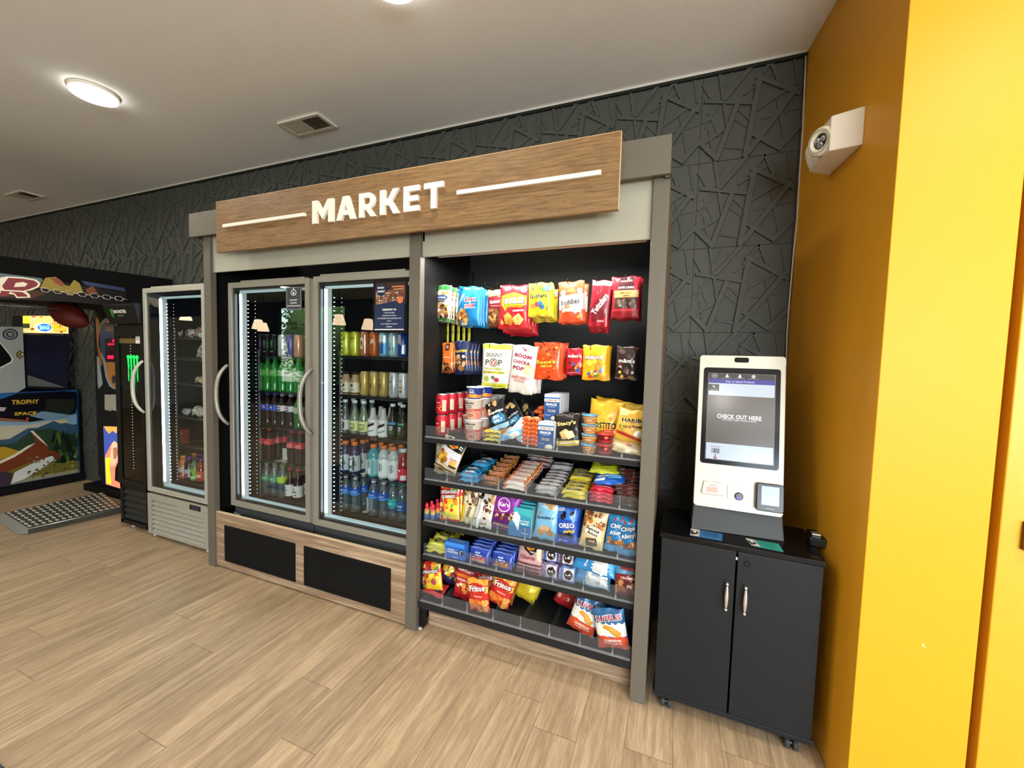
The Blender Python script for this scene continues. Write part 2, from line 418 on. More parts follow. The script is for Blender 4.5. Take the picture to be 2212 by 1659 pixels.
# patterned back wall: square relief tiles with crossing raised bars
wall_m = C('4A4C47', .5, 0, .15, 300)
WX0, WX1 = -13.0, .52
mb = MB(); mb.box((WX0, YW, 0), (WX1 + .1, YW + .1, ZC), wall_m)
BARS = [(.03,.30,.56,.42,.036,6),(.50,.0,.23,.33,.04,6),(.68,.0,.78,.24,.035,5),(.68,.0,.53,.22,.03,5),(.37,.40,.18,1.,.05,6.5),(.58,.18,.48,1.,.055,7),
        (.55,.13,.98,.40,.045,6),(.95,.33,.50,.97,.05,6.6),(.5,.72,.82,.96,.045,6.2),(.80,.97,1.,.74,.045,6),(.0,.77,.2,.99,.05,6.3),(0,.80,.24,.66,.03,4.5),
        (.56,.5,.85,.33,.03,4),(.17,0,.28,.62,.032,4.2),(.77,.42,.87,.9,.026,3),(.27,.85,.48,.9,.026,3.4),(.02,.55,.18,.40,.02,2.6),(.07,.42,.2,.72,.016,2.4),
        (.33,.53,.5,.68,.016,2.2),(.36,.42,.52,.6,.022,3),(.3,.02,.05,.6,.016,2.5),(.43,.3,.72,.12,.022,3.2),(.9,0,.95,.3,.02,2.8),(.0,.1,.12,.32,.03,4),(.09,.62,.16,.98,.024,3),(.62,.6,.98,.55,.014,2)]
def clipbar(x0, y0, x1, y1): return x0, y0, x1, y1
TS = .452; z_top = ZC - .035
tx1 = .395 + TS * 0
rows = [(ZC - .035 - TS * (k + 1) - .0) for k in range(6)]
k0 = -26
for zi in range(6):
    zb = 2.579 - TS * zi
    for xi in range(-20, 2):
        xb = .0605 + TS * xi
        if xb + TS < -8.6 or xb > WX1: continue
        for (a, b, c, d, wd, ht) in BARS:
            p = Vector((xb + a * TS, 0, zb + TS * (1 - b))); q = Vector((xb + c * TS, 0, zb + TS * (1 - d)))
            if max(p.x, q.x) > WX1: 
                if min(p.x, q.x) > WX1 - .02: continue
                t = (WX1 - .005 - min(p.x, q.x)) / (max(p.x, q.x) - min(p.x, q.x))
                if p.x > q.x: p, q = q, p
                q = p + (q - p) * t
            if min(p.z, q.z) < 0 or max(p.z, q.z) > ZC: continue
            dr = (q - p).normalized(); nn = Vector((-dr.z, 0, dr.x)) * (wd * TS * .62)
            y1 = YW - ht * .0022
            i = nn * .84
            vs = [p - nn, q - nn, q + nn, p + nn]; ti = [p - i, q - i, q + i, p + i]
            V = [(v.x, YW, v.z) for v in vs] + [(v.x, y1, v.z) for v in ti]
            mb.add(V, [(4, 5, 6, 7), (0, 1, 5, 4), (1, 2, 6, 5), (2, 3, 7, 6), (3, 0, 4, 7)], wall_m)
    # thin seams between tiles
seam = C('1B1B19', .8)
for zi in range(6):
    zz = 2.579 - TS * zi
    if zz > 0: mb.box((-8.6, YW - .0012, zz - .0012), (WX1, YW + .01, zz + .0012), seam)
for xi in range(-20, 2):
    xx = .0605 + TS * xi
    if xx < WX1: mb.box((xx - .001, YW - .0012, 0), (xx + .001, YW + .01, ZC), seam)
struct(mb.build('wall_back'))
mb = MB(); mb.box((-8.6, YW - .012, ZC - .014), (WX1, YW, ZC), C('C9C6BA', .6)); mb.box((-8.6, YW - .016, ZC - .03), (WX1, YW, ZC - .014), C('222220', .7)); struct(mb.build('trim_1'))

# mustard side wall (slightly skewed) and the bright return that faces the room
must = C('E1A226', .42, 0, .25, 180)
must.node_tree.nodes['Principled BSDF'].inputs['Specular IOR Level'].default_value = .2
A = Vector((.519, YW + .05)); B = Vector((.612, -.147))
mb = MB(); V = [(A.x, A.y, 0), (B.x, B.y, 0), (.905, B.y, 0), (.905, A.y, 0)]
V += [(x, y, ZC) for x, y, z in V]
mb.add(V, [(0, 3, 2, 1), (4, 5, 6, 7), (0, 1, 5, 4), (1, 2, 6, 5), (2, 3, 7, 6), (3, 0, 4, 7)], must)
chip = C('E9D9A8', .8)
struct(mb.build('wall_right', bevel=.002))
mb = MB()
for px, py, r in ((1994, 1393, .004), (1998, 1398, .0025)):
    p = at(px, py, -.147); mb.prism([(p.x + r*math.cos(a)*.7, p.z + r*math.sin(a)*1.3) for a in [i*.9 for i in range(7)]], -.1478, -.1465, chip)
struct(mb.build('trim_3'))
mb = MB(); mb.box((.905, -.10, 0), (.928, -.02, ZC), C('3A2606', .8)); struct(mb.build('trim_2'))
dm = C('E2A224', .38, 0, .2, 150)
door = tag(MB().box((.926, -.152, 0), (1.9, -.09, 2.6), dm).build('door_1', bevel=.003), kind='structure')
hp = at(2212, 1155, -.155)
mb = MB(); mb.box((hp.x - .004, -.168, hp.z - .045), (hp.x + .05, -.152, hp.z + .04), C('6B5230', .3, .9)); mb.cyl((hp.x + .02, -.168, hp.z), (hp.x + .02, -.20, hp.z), .012, C('B9A98A', .25, 1)); mb.build('strike_plate', door, .002)
mb = MB(); mb.box((.905, -.147, 2.6), (6.2, YW, ZC), must); mb.box((1.9, -.147, 0), (6.2, YW, 2.6), must); struct(mb.build('wall_right_front'))
# rest of the room shell
wh = C('CFC8B8', .85)
mb = MB(); mb.box((6.1, -7.2, 0), (6.2, -.147, ZC), wh); struct(mb.build('wall_east'))
mb = MB(); mb.box((-13.1, -7.2, 0), (-13, YW + .1, ZC), wh); struct(mb.build('wall_left'))
wx0, wx1, wz0, wz1 = -11.4, -8.7, .6, 2.9
dk = C('4A4640', .85)
mb = MB(); mb.box((-13, -7.2, 0), (wx0, -7.1, ZC), dk); mb.box((wx1, -7.2, 0), (1.0, -7.1, ZC), dk); mb.box((1.0, -7.2, 0), (6.1, -7.1, .5), wh); mb.box((1.0, -7.2, 2.7), (6.1, -7.1, ZC), wh); mb.box((5.4, -7.2, .5), (6.1, -7.1, 2.7), wh); mb.box((wx0, -7.2, 0), (wx1, -7.1, wz0), dk); mb.box((wx0, -7.2, wz1), (wx1, -7.1, ZC), dk); struct(mb.build('wall_front'))
mb = MB()
fm = C('222222', .4)
for x in (wx0, -10.05, wx1): mb.box((x - .04, -7.2, wz0), (x + .04, -7.08, wz1), fm)
mb.box((wx0, -7.2, wz0 - .03), (wx1, -7.05, wz0 + .03), fm); mb.box((wx0, -7.2, wz1 - .03), (wx1, -7.08, wz1 + .03), fm)
w1 = struct(mb.build('window_1'))
MB().box((wx0, -7.15, wz0), (wx1, -7.145, wz1), glassy('window_pane')).build('window_pane', w1)
mb = MB(); 
for x in (1.04, 2.5, 3.9, 5.38): mb.box((x - .04, -7.2, .5), (x + .04, -7.08, 2.7), fm)
mb.box((1.0, -7.2, .5), (5.4, -7.05, .55), fm); mb.box((1.0, -7.2, 2.65), (5.4, -7.08, 2.7), fm); w2 = struct(mb.build('added_fill_window'))  # unseen window, added to house the fill light
MB().box((1.0, -7.15, .55), (5.4, -7.145, 2.65), glassy('window_pane')).build('window_pane', w2)  # pane of the added unseen window
# shrubs outside, seen only mirrored in the cooler doors
def shrub(x, y, z, r, hexes, seed):
    rn = random.Random(seed); mb = MB()
    for i in range(4200):
        d = Vector((rn.gauss(0, 1), rn.gauss(0, 1), rn.gauss(0, 1))).normalized() * r * rn.uniform(.55, 1)
        d.z *= 1.0; s = rn.uniform(.07, .15); a = Vector((rn.uniform(-1, 1), rn.uniform(-1, 1), rn.uniform(-1, 1))).normalized(); b = a.orthogonal().normalized()
        c = Vector((0, 0, r)) + d
        mb.add([c - a*s, c + b*s*.4, c + a*s, c - b*s*.4], [(0, 1, 2, 3)], C(hexes[i % len(hexes)], .6))
    mb.lathe([(.001, r*.15), (r*.6, r*.35), (r*.82, r), (r*.6, r*1.6), (.001, r*1.85)], C('6E8E3A', .8), 14)
    mb.cyl((0, 0, 0), (0, 0, r), .05, C('4A3826', .8))
    o = mb.build('garden_shrub'); o.location = (x, y, z); return o
for i, (x, y, r) in enumerate(((-12.2, -10.2, 2.2), (-8.0, -10.0, 2.3))):
    tag(shrub(x, y, -.05, r, ['A8C048', '6E9A3C', 'D4DE6A'], i), ['leafy green shrub outside, beyond the left window pane', 'leafy green shrub outside, beyond the right window pane'][i], 'shrub', 'shrubs outside the window')
mb = MB(); mb.box((-16, -14, -.12), (7, -7.2, -.05), C('5C7038', .9)); struct(mb.build('ground'))

# ceiling lamps
def ceiling_lamp(x, y, label):
    mb = MB(); mb.lathe([(.116, ZC - .0), (.116, ZC - .012), (.106, ZC - .024), (.104, ZC - .024)], C('F2EEE6', .4), 32)
    o = mb.build('ceiling_lamp')
    o.location = (x, y, 0)
    MB().lathe([(.108, ZC - .03), (.108, ZC - .0235)], EM('FFFBF2', 14), 32).build('diffuser', o)
    return tag(o, label, 'ceiling light')
for i, (lx, ly, p) in enumerate(LAMPS):
    if i == 0: ceiling_lamp(lx, ly, 'glowing round ceiling light above the tall cooler on the left')
    elif i == 1: ceiling_lamp(lx, ly, 'round ceiling light just cut by the top edge above the sign')
    else:
        o = ceiling_lamp(lx, ly, 'round ceiling light beyond the edge of the view'); o['group'] = 'ceiling lights elsewhere in the room'
def ceiling_vent(x0, x1, y0, y1, label):
    mb = MB(); fr = C('DAD4C6', .6); t = .022; z = ZC
    e = empty('ceiling_vent', ((x0+x1)/2, (y0+y1)/2, z)); tag(e, label, 'vent')
    cx, cy = e.location.x, e.location.y; x0 -= cx; x1 -= cx; y0 -= cy; y1 -= cy
    mb.box((x0, y0, -.012), (x1, y0 + t, 0), fr); mb.box((x0, y1 - t, -.012), (x1, y1, 0), fr); mb.box((x0, y0 + t, -.012), (x0 + t, y1 - t, 0), fr); mb.box((x1 - t, y0 + t, -.012), (x1, y1 - t, 0), fr)
    mb.box((-.006, y0 + t, -.012), (.006, y1 - t, 0), fr); mb.build('frame', e, .0015)
    MB().box((x0 + t, y0 + t, -.003), (x1 - t, y1 - t, -.0005), C('6A665C', .9)).build('duct_opening', e)
    for side in (0, 1):
        mb = MB(); a, b = ((x0 + t, -.006), (.006, x1 - t))[side]
        n = 7
        for k in range(n):
            yy = y0 + t + (y1 - y0 - 2*t) * (k + .5) / n; an = .008 if side == 0 else -.008
            mb.add([(a, yy - .007, -.0105 + an*.3), (b, yy - .007, -.0105 + an*.3), (b, yy + .007, -.0075 - an*.3), (a, yy + .007, -.0075 - an*.3)], [(0, 1, 2, 3)], fr)
            mb.add([(a, yy - .007, -.0113 + an*.3), (b, yy - .007, -.0113 + an*.3), (b, yy + .007, -.0083 - an*.3), (a, yy + .007, -.0083 - an*.3)], [(3, 2, 1, 0)], C('C4BEB0' if side == 0 else 'A09A8C', .6))
        mb.build('louvers', e)
ceiling_vent(-2.575, -2.215, .232, .40, 'larger-looking ceiling air vent above the wood sign')
ceiling_vent(-6.475, -6.14, .23, .397, 'small-looking ceiling air vent far to the left near the photo edge')
# pendants in the seating area behind the camera (seen mirrored in the cooler glass)
PEND = [((398, 682), .1), ((555, 700), .06), ((566, 706), .06), ((730, 690), .06), ((793, 700), .06)]
proto = None
for i, ((px, py), g) in enumerate(PEND):
    Yv = 3.0 if i != 2 else 3.5
    P = at(px, py, Yv); loc = (P.x, 2*g - P.y, P.z)
    e = empty('pendant_lamp', loc)
    tag(e, ['cone pendant lamp mirrored in the far left cooler glass', 'front cone pendant of the overlapping pair mirrored in the left double-cooler door', 'rear cone pendant of the overlapping pair mirrored in the left double-cooler door', 'cone pendant mirrored beside the light strip of the right cooler door', 'cone pendant mirrored above the orange cans in the right cooler door'][i], 'pendant lamp', 'pendant lamps of the seating area')
    MB().lathe([(.10, -.08), (.055, .075), (.02, .08)], EM('FFDDB4', 9), 20).build('lamp_shade', e)
    MB().lathe([(.001, -.075), (.03, -.07), (.036, -.05), (.02, -.01)], EM('FFE9C0', 14), 12).build('bulb', e)
    MB().cyl((0, 0, .08), (0, 0, ZC - P.z), .004, C('111111')).build('cord', e)

# dark blue mat corner at lower left
mb = MB(); mb.box((-4.2, -2.6, 0), (-2.12, -1.205, .009), C('3A3F4D', .95, 0, .8, 500, var=.3)); o = mb.build('floor_mat', bevel=.002)
tag(o, 'dark blue-grey carpet mat, only its corner showing at lower left', 'mat')
# white cable down the corner
pts = []
for px, py in ((1741, 113), (1738, 190), (1734, 280), (1727, 380), (1722, 470), (1713, 560), (1705, 650), (1700, 720), (1698, 790)):
    p = at(px, py, YW - .012); pts.append((p.x, p.y, p.z))
o = MB().tube(pts, .0035, C('D9D5CC', .5), 6).build('wall_cable'); tag(o, 'thin white cable running down the corner beside the mustard wall', 'cable')
# ================================================================== MARKET SURROUND, SIGN
taupe = C('625D53', .5, 0, .12, 260)
ptaupe = C('A3A295', .6, 0, .1, 200)
LX0, LX1, MX0, MX1, RX0, RX1 = -2.984, -2.917, -1.325, -1.257, -.124, -.059
sur = empty('market_surround', (0, 0, 0)); tag(sur, 'taupe framed surround that houses the double cooler and snack shelves', 'kiosk surround')
MB().box((LX0, 0, 0), (LX1, .041, 2.275), taupe).build('post', sur, .002)
MB().box((MX0, 0, 0), (MX1, .041, 2.15), taupe).build('post', sur, .002)
MB().box((RX0, 0, 0), (RX1, .041, 2.275), taupe).build('post', sur, .002)
mb = MB(); mb.box((-3.06, -.04, 2.255), (RX1, -.02, 2.407), taupe); mb.box((-3.06, -.02, 2.255), (-3.04, .12, 2.407), taupe); mb.box((RX1 - .02, -.02, 2.25), (RX1, .041, 2.407), taupe)
mb.box((-3.06, -.02, 2.39), (RX1, .12, 2.407), taupe); mb.build('header_beam', sur, .0015)
MB().box((LX1, .02, 2.027), (MX0, .034, 2.39), ptaupe).build('fascia_panel', sur, .001)
MB().box((MX1, .02, 2.02), (RX0, .034, 2.39), ptaupe).build('fascia_panel', sur, .001)
MB().box((MX1 - .05, .02, 2.10), (MX0 + .05 + .03, .033, 2.39), ptaupe).build('fascia_panel', sur)
mb = MB(); mb.box((RX1 - .016, .041, 0), (RX1, YW - .03, 2.25), C('6E5D4C', .6)); mb.build('side_panel', sur)
MB().box((LX0, .041, 0), (LX0 + .016, YW - .03, 2.25), C('6E5D4C', .6)).build('side_panel', sur)
MB().box((LX0 + .016, .043, .0), (LX0 + .03, YW - .03, 2.39), C('080808', .9)).build('inner_lining', sur); MB().box((LX0 + .03, YW - .045, .36), (MX1 - .05, YW - .035, 2.39), C('060606', .9)).build('rear_lining', sur)
mb = MB(); mb.box((MX1 - .05, .045, 0.02), (MX1 - .034, YW - .03, 2.39), C('121212', .6)); mb.build('divider_panel', sur)
mb = MB(); mb.cyl((MX1 + .012, .03, 0), (MX1 + .012, .03, .012), .012, C('E8E8E8', .3, .5)); mb.build('levelling_foot', sur)
# wood kick panels with grilles
wpan = wood_mat('grey_walnut_laminate', '988068', '786250', 'BCA58B', 'X', 1.0, .45)
kp = MB().box((LX1, .012, .012), (MX0, .03, .392), wpan).build('wood_kick_panel', sur, .0015); kp['label'] = 'wood-look kick panel with two black grilles'
MB().box((LX1, .0115, .3895), (MX0, .0305, .393), C('D8C2A0', .5)).build('edge_band', kp)
gb = C('0B0A0A', .8)
for (gx0, gx1) in ((-2.826, -2.163), (-2.089, -1.432)):
    z0, z1 = .062, .312; e = MB()
    e.box((gx0, .007, z0), (gx1, .012, z0 + .018), gb); e.box((gx0, .007, z1 - .018), (gx1, .012, z1), gb); e.box((gx0, .007, z0 + .018), (gx0 + .018, .012, z1 - .018), gb); e.box((gx1 - .018, .007, z0 + .018), (gx1, .012, z1 - .018), gb)
    e.box((gx0 + .018, .0105, z0 + .018), (gx1 - .018, .0119, z1 - .018), C('050505', .9))
    for q in (1, 2, 3):
        xx = gx0 + (gx1 - gx0) * q / 4; e.box((xx - .006, .0075, z0 + .018), (xx + .006, .0105, z1 - .018), gb)
    g = e.build('grille', kp, .0008)
    s = MB(); n = 26
    for k in range(n):
        zz = z0 + .022 + (z1 - z0 - .044) * (k + .5) / n
        s.add([(gx0 + .018, .0085, zz - .003), (gx1 - .018, .0085, zz - .003), (gx1 - .018, .0104, zz + .0035), (gx0 + .018, .0104, zz + .0035)], [(0, 1, 2, 3)], C('0D0C0C', .9))
    s.build('slats', g)
kp2 = MB().box((MX1 + .03, .085, .0), (RX0 + .06, .1, .128), wpan).build('wood_kick_panel', sur, .0015)

# sign
swood = wood_mat('sign_oak_laminate', '81633F', '64492C', '9A774F', 'X', 4.0, .5)
sg = MB().box((-2.716, -.085, 2.118), (-.249, -.066, 2.428), swood).build('market_sign', bevel=.001)
tag(sg, 'long wooden sign board with raised white MARKET letters', 'sign')
MB().box((-2.6, -.066, 2.2), (-.4, -.041, 2.34), C('3A3128')).build('standoff_mount', sg)
mb = MB(); eb = C('DDBB8C', .45)
mb.box((-2.716, -.0856, 2.4265), (-.249, -.0655, 2.4286), eb); mb.box((-.2505, -.0856, 2.118), (-.2484, -.0655, 2.428), eb); mb.build('edge_band', sg)
wht = C('F6F1E6', .4)
ys, yf = -.085, -.100
def letter(ch, px0, px1, pyt0, pyb0):
    """px0/px1: left/right px of the letter face; py at its left edge (top, bottom)"""
    p0 = at(px0, pyt0, yf); p1 = at(px0, pyb0, yf); q0 = at(px1, pyt0, yf)
    return p0, p1, q0
# letter spans read off the sign face
zt, zb = 2.335, 2.213
LET = [('M', 674, 719), ('A', 726, 767), ('R', 775, 811), ('K', 820, 862), ('E', 871, 905), ('T', 915, 957)]
STK = {'A': [], }
def arc(cx, cy, rx, ry, a0, a1, n=8): return [(cx + rx*math.cos(math.radians(a0 + (a1-a0)*i/n)), cy + ry*math.sin(math.radians(a0 + (a1-a0)*i/n))) for i in range(n + 1)]
_stem = [(0, 0), (0, 1), (.27, 1), (.27, 0)]
_Aq = [(0, 0), (.35, 1), (.5, 1), (.5, .70), (.41, .40), (.5, .40), (.5, .20), (.34, .20), (.27, 0)]
GLY = {'M': [[(0, 0), (0, 1), (.25, 1), (.5, .56), (.75, 1), (1, 1), (1, 0), (.77, 0), (.77, .60), (.5, .16), (.23, .60), (.23, 0)]],
       'A': [_Aq, [(1 - x, y) for x, y in _Aq][::-1]],
       'R': [_stem, [(.27, 1)] + arc(.58, .67, .36, .33, 90, -90) + [(.27, .34), (.27, .53)] + arc(.54, .665, .13, .135, -90, 90) + [(.27, .80)], [(.30, .30), (.30, .42), (.68, .42), (.64, .30)], [(.36, .36), (.64, .40), (1, 0), (.70, 0)]],
       'K': [_stem, [(.2, .36), (.2, .64), (.60, .64), (.56, .36)], [(.27, .38), (.66, 1), (.97, 1), (.50, .38)], [(.36, .54), (.58, .60), (1, 0), (.69, 0)]],
       'E': [[(0, 0), (0, 1), (1, 1), (1, .79), (.33, .79), (.33, .61), (.92, .61), (.92, .40), (.33, .40), (.33, .21), (1, .21), (1, 0)]],
       'T': [[(0, 1), (1, 1), (1, .78), (.64, .78), (.64, 0), (.36, 0), (.36, .78), (0, .78)]]}
for ch, a, b in LET:
    x0 = at(a, 445, yf).x; x1 = at(b, 430, yf).x; mb = MB()
    for gi, g in enumerate(GLY[ch]):
        ar_ = sum(g[i][0]*g[(i+1) % len(g)][1] - g[(i+1) % len(g)][0]*g[i][1] for i in range(len(g))); q = g if ar_ > 0 else g[::-1]
        mb.prism([(x0 + (x1 - x0)*u, zb + (zt - zb)*v) for u, v in q], yf + .0003*gi, ys, wht)
    o = mb.build('raised_letter', sg); o['label'] = 'raised white letter ' + ch
bx = [(at(480, 490, yf).x, at(657, 463, yf).x), (at(986, 415, yf).x, at(1298, 370, yf).x)]
for a, b in bx: MB().box((a, yf, 2.262), (b, ys, 2.281), wht).build('raised_bar', sg, .001)

# snack fixture: black gondola with back panel, shelves and pegs
blk = C('121212', .45, 0, .1, 300); blk2 = C('232425', .4)
gd = empty('snack_gondola', (0, 0, 0)); tag(gd, 'black shelving fixture with peg hooks and shelves full of snacks', 'shelf unit')
GY = .575; gx0, gx1 = MX1 + .002, RX0 + .005
MB().box((gx0 - .02, GY, .03), (gx1 + .04, GY + .02, 2.39), C('1E2021', .5)).build('back_panel', gd)
MB().box((gx0 - .03, .045, 0.0), (gx0 - .012, GY, 2.39), C('151516', .5)).build('side_panel', gd)
MB().box((gx1 + .028, .045, 0.1), (gx1 + .04, GY, 2.39), C('151516', .5)).build('side_panel', gd)
for xx in (gx0 + .0, gx1 - .0):
    mb = MB(); mb.box((xx - .014, GY - .022, .1), (xx + .014, GY, 2.05), C('1B1B1C', .4))
    for k in range(60): mb.box((xx - .003, GY - .0228, .15 + k*.032), (xx + .003, GY - .0215, .165 + k*.032), C('050505', .8))
    mb.build('upright_rail', gd)
SH = []   # shelf top heights near the front edge
ac = glassy('clear_acrylic', 'F4F7F8', .02, .03, haze=.035, hazec='DDE2EA')
ac2 = glassy('acrylic_edge', 'F4F7F8', .1, .05, haze=.22, hazec='E6EAF0')
DIV = {}
for z, y0, th in ((1.07, .045, .03), (.838, .045, .027), (.608, .045, .03), (.418, .045, .03), (.168, .018, .042)):
    s = MB().box((gx0 + .002 if y0 > .02 else gx0, y0, z - th), (gx1 - .002, GY - .024, z - .004), blk2).build('shelf', gd, .002)
    SH.append(z)
    # clear front lip and dividers
    MB().box((gx0 + .01, y0 + .006, z - .002), (gx1 - .01, y0 + .009, z + .062), ac).build('acrylic_lip', s)
    MB().box((gx0 + .01, y0 + .003, z - .004), (gx1 - .01, y0 + .013, z + .003), ac2).build('lip_channel', s)
    mb = MB()
    for k in range(1, 8):
        xx = gx0 + (gx1 - gx0) * k / 7.6
        mb.box((xx - .001, y0 + .012, z - .002), (xx + .001, GY - .05, z + .045), ac)
        mb.box((xx - .004, y0 + .002, z - .003), (xx + .004, y0 + .012, z + .018), ac2); mb.box((xx - .0012, y0 + .004, z + .018), (xx + .0012, y0 + .0105, z + .062), ac2)
    mb.build('acrylic_divider', s)
    if y0 > .02:
        mb = MB()
        for xx in (gx0 + .04, gx1 - .03): mb.add([(xx, .08, z - th), (xx, GY - .03, z - th), (xx, GY - .03, z - th - .09), (xx, .1, z - th - .012), (xx + .003, .08, z - th), (xx + .003, GY - .03, z - th), (xx + .003, GY - .03, z - th - .09), (xx + .003, .1, z - th - .012)], [(0, 3, 2, 1), (4, 5, 6, 7), (3, 7, 6, 2), (0, 4, 7, 3)], blk2)
        mb.build('shelf_bracket', s)
    if abs(z - .838) < .01:
        mb = MB()
        for k, (px, py) in enumerate(((1045, 988), (1097, 992), (1262, 1016), (1325, 1013))):
            p = at(px, py, .42); mb.box((p.x - .022, .42, p.z - .026), (p.x + .022, .424, p.z + .02), C('34383B', .25))
        mb.build('product_pusher', s)
tb = MB(); tb.box((gx0 + .04, .09, 2.036), (gx1 - .03, .12, 2.06), C('D8D8D4', .4)); tb.build('light_fixture', gd)
# feet
mb = MB(); mb.box((gx0, .03, .0), (gx0 + .022, .075, .126), blk); mb.build('foot', gd)
# pegs: (tip px, bag-top px) -> hook wires
def hook(px, py, name='peg_hook', ytip=.165):
    p = at(px, py, ytip); z = p.z - .004
    mb = MB(); mb.tube([(p.x, GY, z - .012), (p.x, ytip + .02, z - .014), (p.x, ytip + .004, z - .008), (p.x, ytip, z + .004)], .0022, C('0D0D0D', .4), 6)
    mb.cyl((p.x, GY - .004, z - .012), (p.x, GY, z - .012), .008, C('0D0D0D', .4)); mb.build(name, gd); return p.x, z
# ================================================================== COOLERS
steel = C('96948A', .38, .35, .08, 400); steel_w = C('B0AEA2', .4, .15, .05, 300); char = C('47494B', .45, .2); inner = C('15171B', .25, 0, coat=.4)
glass = glassy('cooler_glass', 'F2F6F6', .05, .0)
LEDC = 'E4F4FF'
def led_strip(parent, x, y, z0, z1, s=20, w=.018):
    mb = MB(); mb.box((x - w*.8, y - .01, z0), (x + w*.95, y + .02, z1), C('DDE6EA', .3)); o = mb.build('light_channel', parent)
    MB().box((x - w*.5, y - .012, z0 + .03), (x + w*.5, y - .010, z1 - .01), EM(LEDC, s)).build('led_strip', o)
    mb = MB(); n = int((z1 - z0 - .06) / .0265); em = EM('F2FAFF', 9); em2 = EM('D6E6F2', 3)  # two dot rows stand in for the strip's reflections in the door glass
    for k in range(n):
        z = z0 + .045 + k * .0265
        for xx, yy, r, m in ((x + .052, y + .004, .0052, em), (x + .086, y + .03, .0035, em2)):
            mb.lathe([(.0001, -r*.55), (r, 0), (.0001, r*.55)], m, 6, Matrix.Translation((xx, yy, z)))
    mb.build('led_or_reflection_dot', o)
    return o
def glass_door(parent, x0, x1, z0, z1, y, fr, hinge='R', handle=True, yl=None):
    fw = .034
    d = empty('door', (0, 0, 0)); d.parent = parent
    mb = MB(); t = .035
    mb.box((x0, y, z0), (x0 + fw, y + t, z1), fr); mb.box((x1 - fw, y, z0), (x1, y + t, z1), fr); mb.box((x0 + fw, y, z1 - fw*1.05), (x1 - fw, y + t, z1), fr); mb.box((x0 + fw, y, z0), (x1 - fw, y + t, z0 + fw*1.1), fr)
    mb.build('door_frame', d, .002)
    MB().box((x0 + fw, y + .012, z0 + fw*1.1), (x1 - fw, y + .013, z1 - fw*1.05), glass).build('glass_pane', d)
    mb = MB(); g = C('101214', .3); a, b = x0 + fw, x1 - fw; c, e = z0 + fw*1.1, z1 - fw*1.05; q = .012
    mb.box((a, y + .014, c), (a + q, y + .034, e), g); mb.box((b - q, y + .014, c), (b, y + .034, e), g); mb.box((a, y + .014, c), (b, y + .034, c + q), g); mb.box((a, y + .014, e - q), (b, y + .034, e), g); mb.build('gasket', d)
    if handle:
        hx = x0 + .012; zc = 1.205; H = .205; pts = []
        for i in range(17):
            u = -1 + i / 8; pts.append((hx - .018 + (-.045 * (1 - u*u)), y - .05 * (1 - abs(u)**4) - .004, zc + u * H))
        MB().tube(pts, [.010 + .004*(1 - abs(-1 + i/8)**2) for i in range(17)], fr, 10).build('handle', d)
    return d
def shell(parent, x0, x1, y0, y1, z0, z1, m, mi):
    mb = MB(); t = .02
    mb.box((x0, y0, z0), (x0 + t, y1, z1), m); mb.box((x1 - t, y0, z0), (x1, y1, z1), m); mb.box((x0 + t, y1 - t, z0), (x1 - t, y1, z1), m)
    mb.box((x0 + t, y0, z1 - .05), (x1 - t, y1 - t, z1), m); mb.box((x0 + t, y0, z0), (x1 - t, y1 - t, z0 + .03), m)
    o = mb.build('cabinet_body', parent)
    mb = MB(); e = .0015
    mb.box((x0 + t, y0 + .002, z0 + .03), (x0 + t + e, y1 - t, z1 - .05), mi); mb.box((x1 - t - e, y0 + .002, z0 + .03), (x1 - t, y1 - t, z1 - .05), mi); mb.box((x0 + t, y1 - t - e, z0 + .03), (x1 - t, y1 - t, z1 - .05), mi); mb.box((x0 + t, y0 + .002, z0 + .03), (x1 - t, y1 - t, z0 + .031), C('3A332C', .5)); mb.build('liner', o)
    return o
wire = C('50555A', .35, .5); wirel = C('9AA0A6', .3, .7)
def wire_shelf(parent, x0, x1, y0, y1, z, light=False, n=34):
    mb = MB(); m = wirel if light else wire
    for zz in (z - .003, z - .014): mb.cyl((x0, y0, zz), (x1, y0, zz), .0028, m, 6)
    mb.cyl((x0, y1, z - .003), (x1, y1, z - .003), .0028, m, 6); mb.cyl((x0, y0, z - .003), (x0, y1, z - .003), .0028, m, 6); mb.cyl((x1, y0, z - .003), (x1, y1, z - .003), .0028, m, 6)
    if light:
        mb.box((x0 + .003, y0, z - .003), (x1 - .003, y1, z - .001), glassy('glass_shelf', 'EEF4F4', .08, .02))
    else:
        for k in range(n):
            x = x0 + (x1 - x0) * (k + .5) / n; mb.box((x - .0012, y0, z - .0012), (x + .0012, y1, z + .0005), m)
        for yy in (.33, .66): mb.box((x0, y0 + (y1-y0)*yy, z - .004), (x1, y0 + (y1-y0)*yy + .004, z - .001), m)
    return mb.build('shelf', parent)

